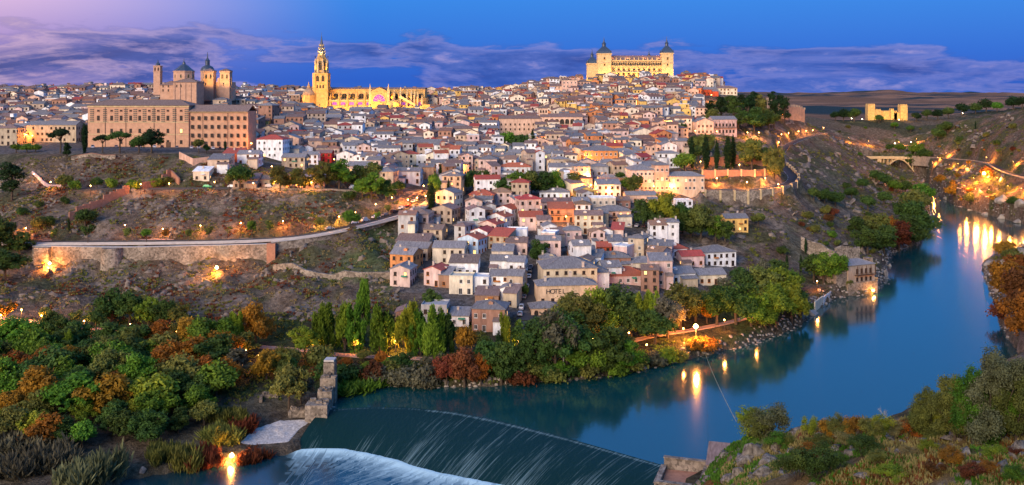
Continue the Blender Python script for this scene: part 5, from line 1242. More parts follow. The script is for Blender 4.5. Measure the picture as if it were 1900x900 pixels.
# ---- house, ruined walls and quay at the bend of the river
g = G(1606, 530); g = Vector(W0(1600, 546, 0)); g.z = 0; s = g.y / F; e = empty('mill_house', g, R(24)); thing(e, 'old riverside mill house with dark timber gallery and grey roof', 'house'); FOOT.append((g.x, g.y + 4, 9))
mb = MB(); mb.box(0, 5, -3, 17, 11, 3 + 5.5); mb.build('stone_base', 'rubble', e)
mw, mr = MB(), MB(); T = Matrix.Translation((0, 5.5, 5.5)); mw.T = T; mr.T = T; house_shell(mw, mr, 15.5, 10, 7.5, 'h', base=.0); mw.build('wall', 'plaster_tan', e); mr.build('roof', 'roof_grey', e)
mb = MB(); mb.box(1.5, -.3, 8.5, 11, 1.6, .25); mb.box(1.5, -1.0, 9.5, 11, .1, .1); mb.build('gallery', 'window_frame', e)
for i in range(5): mb = MB(); mb.box(-3.8 + i * 2.65, -1.0, 8.75, .2, .2, 4.1); mb.build('gallery_post', 'window_frame', e)
for i in range(4): put_win(e, -2.5 + i * 2.6, .5, 9.3, 0, 1.1, 2.0); put_win(e, -2.5 + i * 2.6, .5, 6.0, 0, 1.0, 1.5)
mb = MB(); mb.box(-11, 7, -3, 6, 12, 13.5); mb.build('stair_block', 'rubble', e)
mb = MB(); mb.box(11, 9, -3, 5, 9, 9); mb.box(13, 10, -3, 3, 3, 17); mb.build('ruined_end', 'rubble', e)
for nm, pts, hh, lab in (('ruined_wall', [(1486, 462, 470), (1512, 462, 468), (1550, 466, 462)], 6.5, 'left ruined ochre stone wall above the riverside garden'), ('ruined_wall', [(1550, 466, 464), (1594, 468, 468)], 7.5, 'right ruined dark stone wall above the mill house'), ('garden_wall', [(1550, 470, 461), (1562, 490, 452), (1576, 512, 444)], 3.5, 'stone garden wall running down to the mill house')):
    ll = resample([P(*p) for p in pts], 3); wall_thing(nm, ll, [Hs(p.x, p.y) + hh + rnd.uniform(-.5, .5) for p in ll], [Hs(p.x, p.y) - 4 for p in ll], 1.2, 'rubble', lab)
q0 = W0(1487, 596, 0); q1 = W0(1540, 554, 0)
e = empty('quay', (q0.x, q0.y, 0), math.atan2(q1.y - q0.y, q1.x - q0.x)); L_ = (q1 - q0).length; thing(e, 'small stone quay with a ramp of steps and pale walls by the river', 'quay'); FOOT.append((q0.x + 8, q0.y + 8, 8))
mb = MB(); mb.box(L_ / 2, 4.2, -3, L_, 8, 5.2); mb.build('platform', 'paving', e)
for i in range(7): mb = MB(); mb.box(L_ * .30, -.3 - i * .45 + .2, -3, 5, .42, 5.0 - i * .34); mb.build('step', 'paving', e)
mb = MB(); mb.box(L_ * .08, -.3, -3, L_ * .22, .5, 6.2); mb.build('parapet', 'rubble', e)
for a, b in ((.55, .28), (.85, .3)): mb = MB(); mb.box(L_ * a, -.35, -3, L_ * b, .5, 6.9 if a < .6 else 6.3); mb.build('pale_wall', 'plaster_cream' if a < .6 else 'plaster_white', e)
# ---- ruin at the left end of the weir
g = W0(590, 778, -1.5); e = empty('weir_ruin', (g.x, g.y, -6)); thing(e, 'roofless grey stone mill ruin of stepped blocks beside the weir', 'ruin')
for nm, x_, y_, w, d, h, rt in (('tower_block', .6, 15, 3.2, 3.4, 16.6, -.05), ('stepped_block', .9, 11.2, 4.4, 3.6, 13.2, 0), ('stepped_block', .8, 7, 4.0, 4.6, 10.8, .05), ('lower_block', -.4, 1.8, 6.2, 5.2, 8.6, 0), ('side_wall', -5.4, 2.2, 4.4, 1.0, 6.6, .1), ('side_wall', -8.2, 3.8, 1.0, 5, 6.2, 0), ('low_wall', -16.5, 12.0, 4.8, 1.0, 7.8, .2), ('low_wall', -18.6, 10.2, .9, 3.6, 7.4, .2)):
    mb = MB(); mb.box(x_, y_, 0, w, d, h, rot=rt)
    for k in range(8):
        a, b = rnd.uniform(-.4, .4), rnd.uniform(-.4, .4); mb.box(x_ + a * w, y_ + b * d, h - .05, w * rnd.uniform(.15, .3), d * rnd.uniform(.15, .3), rnd.uniform(.2, .8), rot=rnd.random())
    mb.build(nm, 'rubble', e)
mb = MB(); mb.box(.6, 15, 16.9, 3.0, 3.4, .5, rot=-.05); mb.build('cap_slab', 'kerb', e)
# long low wall in the trees
ll = [P(437, 712, 300), P(452, 692, 306)]
wall_thing('low_wall', ll, [Hs(p.x, p.y) + 1.6 for p in ll], [Hs(p.x, p.y) - 2 for p in ll], .7, 'kerb', 'short pale wall among the dark trees left of the ruin')
# ---- old mill roofs at the near end of the weir
g = W0(1290, 888, 2); e = empty('near_mill', (g.x + 2.0, g.y, -3.4), R(-18)); thing(e, 'roofless near mill of pinkish stone walls at the right weir end', 'ruin')
for nm, x_, y_, w, d, h in (('front_wall', -3, -5, 14, 1.0, 5.4), ('left_wall', -10, 0, 1.0, 11, 5.2), ('rear_wall', 1, 6, 22, 1.0, 7.0), ('right_wall', 9.2, .5, 1.0, 10, 7.0), ('cross_wall', 0, .8, .9, 9.4, 6.2)):
    mb = MB(); mb.box(x_, y_, -8, w, d, 8 + h); mb.box(x_, y_, h + .02, w + .3, d + .3, .22); mb.build(nm, 'rubble', e)
mb = MB(); mb.add([(-9.4, -4.5, 3.6), (-.5, -4.5, 3.8), (-.5, 5.4, 4.6), (-9.4, 5.4, 4.4)], [(0, 1, 2, 3)]); mb.box(4.5, .8, -8, 8, 9, 13.2); mb.build('floor_slab', 'brickwork', e)
g = W0(1372, 846, 6); e2 = empty('tiled_shed', (g.x + 3.0, g.y, -1.6), R(-16)); thing(e2, 'tile roofed shed behind the near rock outcrop at the water', 'shed')
mw, mr = MB(), MB(); house_shell(mw, mr, 20, 9, 6.2, 's'); mw.build('wall', 'rubble', e2); mr.build('roof', 'roof_brown', e2)
# ------------------------------------------------------------------ the rest of the town, street by street
MAXH = 300
n_named = sum(1 for o, d, p in THINGS if o.name.startswith('house'))
cand = []
RX = np.array([p.x for k in RP for p in RP[k]]); RY = np.array([p.y for k in RP for p in RP[k]])
y = 385.0
while y < 985:
    step = 9.3 + rnd.uniform(-.6, .9)
    x = -.56 * y - 20 + rnd.uniform(0, 8)
    while x < .27 * y + 20:
        w = rnd.choice((5.5, 6.2, 7, 7.5, 8, 9, 10.5, 13)); cand.append((x + w / 2, y + rnd.uniform(-2.6, 2.6), w)); x += w + rnd.choice((0, .3, .3, .8, 2.2, 3.5))
    y += step
TREE_ZONES = [(560, 322, 110, 22), (770, 335, 40, 30), (985, 345, 60, 26), (880, 345, 34, 22), (1390, 205, 75, 45), (1230, 405, 62, 30), (1320, 420, 40, 40), (960, 266, 40, 26), (1330, 290, 90, 40), (1270, 300, 30, 30), (990, 470, 22, 26), (1160, 350, 30, 20), (1370, 205, 70, 45), (1180, 428, 45, 14), (1440, 290, 22, 40), (1330, 440, 60, 60)]
chosen = []
cz = H(np.array([c[0] for c in cand]), np.array([c[1] for c in cand]))
for (x, y, w), z in zip(cand, cz):
    px, py = proj(x, y - 5, z)
    A = np.array([px]); B = np.array([py])
    if not (inside(TOWN_A, A, B)[0] or inside(TOWN_B, A, B)[0] or inside(TOWN_C, A, B)[0]): continue
    if px < 480 and y < 606: continue
    if any(((px - a) / rx) ** 2 + ((py - b) / ry) ** 2 < 1 for a, b, rx, ry in TREE_ZONES): continue
    if ((RX - x) ** 2 + (RY - y) ** 2).min() < (w * .5 + 4.5) ** 2: continue
    if any((x - a) ** 2 + (y - b) ** 2 < (r + w * .42) ** 2 for a, b, r in FOOT): continue
    chosen.append((x, y, z, w, px, py))
chosen.sort(key=lambda c: c[1])
print('fill houses', len(chosen), 'named already', n_named)
far_w, far_r, far_n = MB(), MB(), MB(); WN = list(WALLS); RNs = ['roof_grey', 'roof_brown', 'roof_red', 'plaster_white', 'roof_clay']


def pick(px, py, r):
    lamp_tint = max(0, 1 - ((px - 1150) / 190) ** 2 - ((py - 230) / 110) ** 2) + max(0, 1 - ((px - 1130) / 90) ** 2 - ((py - 300) / 40) ** 2)  # lamplight around the fortress and orange block put into the wall colours
    left = px < 480
    t = r.random()
    if left: return r.choice(('tan', 'tan', 'peach', 'pink', 'cream', 'brick', 'white'))
    if py < 250 and t < .5: return r.choice(('peach', 'tan', 'cream', 'cream', 'orange', 'yellow', 'brick'))
    if t < .75 * lamp_tint: return r.choice(('peach', 'tan', 'peach', 'cream', 'orange', 'pink'))
    return r.choice(('white', 'white', 'white', 'cream', 'pink', 'pink', 'grey', 'tan', 'peach', 'brick', 'cream', 'white'))


budget = MAXH - n_named
for i, (x, y, z, w, px, py) in enumerate(chosen):
    r = random.Random(i * 7 + 3); d = r.uniform(6.8, 9.6); h = r.choice((5.4, 6, 6.8, 7.5, 8.4, 9, 10.4)) * (1.0 if y < 700 else 1.08)
    rot = 1.1 * float(fbm(np.array([x / 60]), np.array([y / 60]), 2)[0]) + r.choice((0, 0, .15, -.15, .3, -.3)); wall = pick(px, py, r)
    roof = r.choice(('roof_grey',) * 5 + ('roof_brown',) * 4 + ('roof_clay',) * 3 + ('roof_red',) * (2 if px > 900 else 1)); rt = r.choice('ggggqqhhs') if r.random() > .06 else 'f'
    if rt == 'f': roof = 'plaster_white'
    if i < budget: house(x, y, z, w, d, h, rot, wall, roof, rt, near=y < 470, foot=False)
    else:
        T = Matrix.Translation((x, y, z)) @ Matrix.Rotation(rot, 4, 'Z'); a, b = MB(), MB(); a.T = b.T = T; top = house_shell(a, b, w, d, h, rt)
        if r.random() < .6: side_volume(a, b, w, d, h, r)
        if r.random() < .5: b.box(r.uniform(-2, 2), r.uniform(0, 2), top - 1, .8, .7, 1.7)
        far_w.add(a.v, a.f, WN.index(wall)); far_r.add(b.v, b.f, RNs.index(roof)); c = MB(); c.T = T
        for (p, q, zz, nx_, ny_) in windows_for(w, d, h, r):
            if nx_ == 0 or r.random() < .5: win_shape(c, p, q, zz, .95, 1.3, nx_, ny_, sill=False)
        far_n.add(c.v, c.f, 0)
        far_n.mi[-len(c.f):] = c.mi
e = empty('upper_town', (0, 0, 0)); e['kind'] = 'stuff'; e['label'] = 'dense mass of small distant houses covering the upper town'
o = far_w.build('wall', ['plaster_' + k for k in WN], e); o['kind'] = 'stuff'
o = far_r.build('roof', RNs, e); o['kind'] = 'stuff'
o = far_n.build('window', ['window_frame', 'window_glass'], e); o['kind'] = 'stuff'
# ------------------------------------------------------------------ vegetation


def leaves(lobes, n, size, seed, up=.35, shell=.62, hole=.42, hs=1.3, blade=1.0):
    r = np.random.default_rng(seed); C = np.array([l[0] for l in lobes], float); S = np.array([l[1] for l in lobes], float)
    wgt = (S[:, 0] * S[:, 1] * S[:, 2]) ** .6; k = r.choice(len(lobes), n, p=wgt / wgt.sum())
    d = r.normal(size=(n, 3)); d /= np.linalg.norm(d, axis=1)[:, None]
    rad = shell + (1 - shell) * r.random(n) ** .7; rad *= 1 + .20 * r.normal(size=n)
    p = C[k] + d * S[k] * rad[:, None]
    q = vnoise(p[:, 0] * hs + 7 * seed, p[:, 2] * hs) * .6 + vnoise(p[:, 1] * hs + 3 * seed + 40, p[:, 2] * hs + p[:, 0]) * .6
    p = p[q > hole]; d = d[q > hole]; n = len(p)
    nn = d * .75 + r.normal(size=(n, 3)) * .55 + np.array([0, 0, up]); nn /= np.linalg.norm(nn, axis=1)[:, None]
    t = np.cross(nn, r.normal(size=(n, 3))); t /= np.linalg.norm(t, axis=1)[:, None] + 1e-9
    if blade > 1: t = t * .35 + np.array([0, 0, 1.0]) + d * .4; t /= np.linalg.norm(t, axis=1)[:, None]; nn = np.cross(t, r.normal(size=(n, 3))); nn /= np.linalg.norm(nn, axis=1)[:, None] + 1e-9
    b = np.cross(nn, t); s = size * (.6 + .8 * r.random(n))[:, None]
    V = np.stack([p - t * s * blade, p + b * s * .55 / blade ** .5, p + t * s * blade, p - b * s * .55 / blade ** .5], 1).reshape(-1, 3)
    return V, np.arange(n * 4).reshape(n, 4)


def limbs(mb, base, tips, r0, bend=.25, seed=0, n=5):
    r = random.Random(seed)
    for tp in tips:
        a = Vector(base); b = Vector(tp); m = a.lerp(b, .5) + Vector((r.uniform(-1, 1), r.uniform(-1, 1), r.uniform(0, 1))) * bend * (b - a).length * .4
        mb.tube(a, m, r0, r0 * .62, n); mb.tube(m, b, r0 * .62, r0 * .2, n)


PROTO = {}


def proto(kind, var):
    k = (kind, var)
    if k in PROTO: return PROTO[k]
    r = random.Random(hash(kind) % 1000 * 0 + len(kind) * 37 + var * 101); U = r.uniform; lob = []; mb = MB(); h = 9
    if kind == 'broad':
        h = 9; mb.tube((0, 0, -1), (U(-.2, .2), U(-.2, .2), 3.2), .34, .24)
        for i in range(14):
            a = 2.4 * i + U(-.4, .4); q = U(1.0, 3.3); lob.append(((q * math.cos(a), q * math.sin(a), U(2.8, 7.2)), (U(.8, 2.0), U(.8, 2.0), U(.7, 1.6))))
        lob.append(((U(-.6, .6), U(-.6, .6), 7.4), (1.6, 1.6, 1.3))); lob.append(((0, 0, 5), (2.2, 2.2, 1.9)))
        limbs(mb, (0, 0, 2.8), [l[0] for l in lob], .14, seed=var); L_ = leaves(lob, 7600, .27, var + 1, hole=.46)
    elif kind == 'round':
        h = 6; mb.tube((0, 0, -1), (0, 0, 2.4), .26, .2)
        for i in range(8): a = 2.4 * i; q = U(.9, 2.0); lob.append(((q * math.cos(a), q * math.sin(a), U(2.8, 4.4)), (U(1.2, 1.6), U(1.2, 1.6), U(.9, 1.3))))
        lob.append(((0, 0, 4.4), (1.7, 1.7, 1.4))); limbs(mb, (0, 0, 2), [l[0] for l in lob], .1, seed=var); L_ = leaves(lob, 3600, .26, var + 11)
    elif kind == 'poplar':
        h = 16; mb.tube((0, 0, -1), (0, 0, 5), .36, .26)
        for i in range(24):
            a = 2.4 * i + U(-.5, .5); q = U(.2, 1.6) if i < 12 else U(1.3, 3.0); z = U(6, 12.6) if i < 12 else U(2.8, 8.5); lob.append(((q * math.cos(a) * (.55 + z / 18), q * math.sin(a) * (.55 + z / 18), z), (U(.5, .85), U(.5, .85), U(2.0, 3.4))))
        limbs(mb, (0, 0, 1.5), [l[0] for l in lob], .13, seed=var); L_ = leaves(lob, 9000, .27, var + 21, up=.5, hole=.40, blade=1.5)
    elif kind == 'cypress':
        h = 12; mb.tube((0, 0, -1), (0, 0, 8), .22, .08)
        for i in range(9): z = .9 + i * 1.2; q = 1.05 * math.sin(math.pi * min(1, (i + 1.6) / 10.6)) ** .8; lob.append(((U(-.15, .15), U(-.15, .15), z), (q, q, 1.3)))
        L_ = leaves(lob, 2600, .24, var + 31, up=.6, hole=.25)
    elif kind == 'pine':
        h = 10; mb.tube((0, 0, -1), (.3, .1, 5.6), .34, .24)
        for i in range(13): a = 2.4 * i; q = U(.8, 3.8) if i > 3 else U(0, 1.5); lob.append(((q * math.cos(a), q * math.sin(a), 8.1 - q * .35 + U(-.5, .4)), (U(1.2, 1.7), U(1.2, 1.7), U(.65, 1.0))))
        limbs(mb, (.2, .1, 4.6), [l[0] for l in lob], .13, seed=var); L_ = leaves(lob, 4300, .25, var + 41, up=.6, hole=.38)
    elif kind == 'tallpine':
        h = 14; mb.tube((0, 0, -1), (0, 0, 11), .36, .14)
        for i in range(16): a = 2.4 * i; z = U(4, 12.5); q = U(.6, 3.2) * (1 - (z - 4) / 14); lob.append(((q * math.cos(a), q * math.sin(a), z), (U(1.1, 1.9), U(1.1, 1.9), U(.8, 1.4))))
        limbs(mb, (0, 0, 3), [l[0] for l in lob], .11, seed=var); L_ = leaves(lob, 5200, .30, var + 51, hole=.44)
    elif kind == 'street':
        h = 5; mb.tube((0, 0, -1), (0, 0, 2.2), .12, .09)
        for i in range(6): a = 2.4 * i; q = U(.3, 1.0); lob.append(((q * math.cos(a), q * math.sin(a), U(2.4, 4.2)), (U(.55, .9), U(.55, .9), U(.6, .9))))
        limbs(mb, (0, 0, 1.9), [l[0] for l in lob], .06, seed=var); L_ = leaves(lob, 1100, .22, var + 61, shell=.35, hole=.45)
    elif kind == 'shrub':
        h = 3
        for i in range(7): a = 2.4 * i; q = U(.3, 1.5); lob.append(((q * math.cos(a), q * math.sin(a), U(.7, 1.9)), (U(.7, 1.1), U(.7, 1.1), U(.6, 1.0))))
        limbs(mb, (0, 0, -.3), [l[0] for l in lob], .07, seed=var); L_ = leaves(lob, 1500, .20, var + 71, hole=.36)
    elif kind == 'reed':
        h = 3
        for i in range(8): a = 2.4 * i; q = U(.4, 2.2); lob.append(((q * math.cos(a), q * math.sin(a), U(.8, 1.3)), (U(.7, 1.2), U(.7, 1.2), U(.9, 1.5))))
        limbs(mb, (0, 0, -.2), [l[0] for l in lob], .03, seed=var); L_ = leaves(lob, 2200, .22, var + 81, hole=.3, blade=2.6, shell=.2)
    elif kind == 'near_broad':
        h = 9; mb.tube((0, 0, -1.5), (.2, 0, 2.2), .26, .2, 8)
        for i in range(20): a = 2.4 * i + U(-.4, .4); q = U(.8, 3.1); lob.append(((q * math.cos(a), q * math.sin(a), U(1.2, 7.4)), (U(.9, 1.5), U(.9, 1.5), U(.8, 1.3))))
        lob.append(((0, 0, 7.9), (1.2, 1.2, 1.0))); limbs(mb, (.1, 0, 1.4), [l[0] for l in lob], .11, seed=var, n=6); L_ = leaves(lob, 32000, .115, var + 91, hole=.45, hs=1.9, shell=.4)
    elif kind == 'near_shrub':
        h = 3; lob = []
        for i in range(11): a = 2.4 * i; q = U(.3, 1.6); lob.append(((q * math.cos(a), q * math.sin(a), U(.6, 2.3)), (U(.55, .95), U(.55, .95), U(.5, .85))))
        limbs(mb, (0, 0, -.4), [l[0] for l in lob], .045, seed=var); L_ = leaves(lob, 9000, .075, var + 101, hole=.42, hs=2.6, shell=.35)
    elif kind == 'bare':
        h = 8; mb.tube((0, 0, -1), (.1, 0, 2), .16, .12)
        def br(p, d, l, rr, n):
            q = p + d * l; mb.tube(p, q, rr, rr * .6, 4)
            if n:
                for _ in range(3 if n > 1 else 4): br(p + d * l * U(.45, 1), (d + Vector((U(-.7, .7), U(-.7, .7), U(-.1, .5)))).normalized(), l * U(.55, .8), rr * .55, n - 1)
        br(Vector((.1, 0, 2)), Vector((0, 0, 1)), 2.3, .11, 4); L_ = None
    t = mb.mesh('trunk', 'pale_trunk' if kind == 'bare' else 'trunk'); c = np_mesh('crown', L_[0], L_[1], 'leaf_green') if L_ else None
    PROTO[k] = (h, t, c); return PROTO[k]


DESC = {'broad': 'broad spreading tree', 'round': 'compact round tree', 'poplar': 'tall upswept poplar', 'cypress': 'slender cypress', 'pine': 'umbrella pine', 'tallpine': 'tall dark pine', 'street': 'small young tree', 'shrub': 'low bush', 'reed': 'clump of upright reeds', 'near_broad': 'feathery large tree', 'near_shrub': 'twiggy near bush', 'bare': 'leafless tree'}
LEAFW = {'leaf_sage': 'pale sage', 'leaf_dark': 'dark green', 'leaf_green': 'green', 'leaf_lime': 'yellow green', 'leaf_olive': 'olive', 'leaf_orange': 'orange', 'leaf_red': 'russet red', 'leaf_grey': 'grey', 'leaf_pine': 'deep green', 'leaf_dry': 'dry brown', 'leaf_straw': 'straw coloured', 'leaf_grass': 'bright green'}
CATS = {'shrub': 'bush', 'near_shrub': 'bush', 'reed': 'reeds'}
GRP = {'shrub': 'bushes on the slopes and banks', 'near_shrub': 'bushes on the near hillside', 'reed': 'reed clumps by the water', 'street': 'young trees along the streets', 'cypress': 'cypresses in the town'}
TREES = []


def tree(kind, pos, h, leaf='leaf_dark', wide=1.0, label=None):
    v = rnd.randrange(5 if kind in ('broad', 'poplar') else 3); H0, tm, cm = proto(kind, v); s = h / H0; wide *= {'poplar': 1.45, 'broad': 1.18, 'round': 1.12}.get(kind, 1)
    nm = {'shrub': 'bush', 'near_shrub': 'bush', 'reed': 'reed_clump', 'poplar': 'poplar_tree', 'cypress': 'cypress_tree', 'pine': 'pine_tree', 'tallpine': 'pine_tree', 'bare': 'bare_tree'}.get(kind, 'tree')
    e = empty(nm, pos, rnd.uniform(0, 6.28)); e.scale = (s * wide, s * wide, s)
    link('stems' if kind in ('shrub', 'near_shrub', 'reed') else 'trunk', tm, e)
    if cm:
        o = link('foliage' if kind in ('shrub', 'near_shrub', 'reed') else 'crown', cm, e); sl_ = o.material_slots[0]; sl_.link = 'OBJECT'; sl_.material = MAT[leaf]
    d = f'{LEAFW[leaf]} {DESC[kind]}' if cm else 'bare leafless tree with thin pale branches'
    auto(e, d, CATS.get(kind, 'tree'), GRP.get(kind, 'trees of the town and river banks'), (pos[0], pos[1], pos[2] + h / 2)); TREES.append((pos[0], pos[1], h))
    return e


def tp(kind, px, py, hpx, leaf, wide=1.0, y0=0, **kw):
    g = G(px, py, 0, y0); return tree(kind, g, hpx * g.y / F, leaf, wide, **kw)


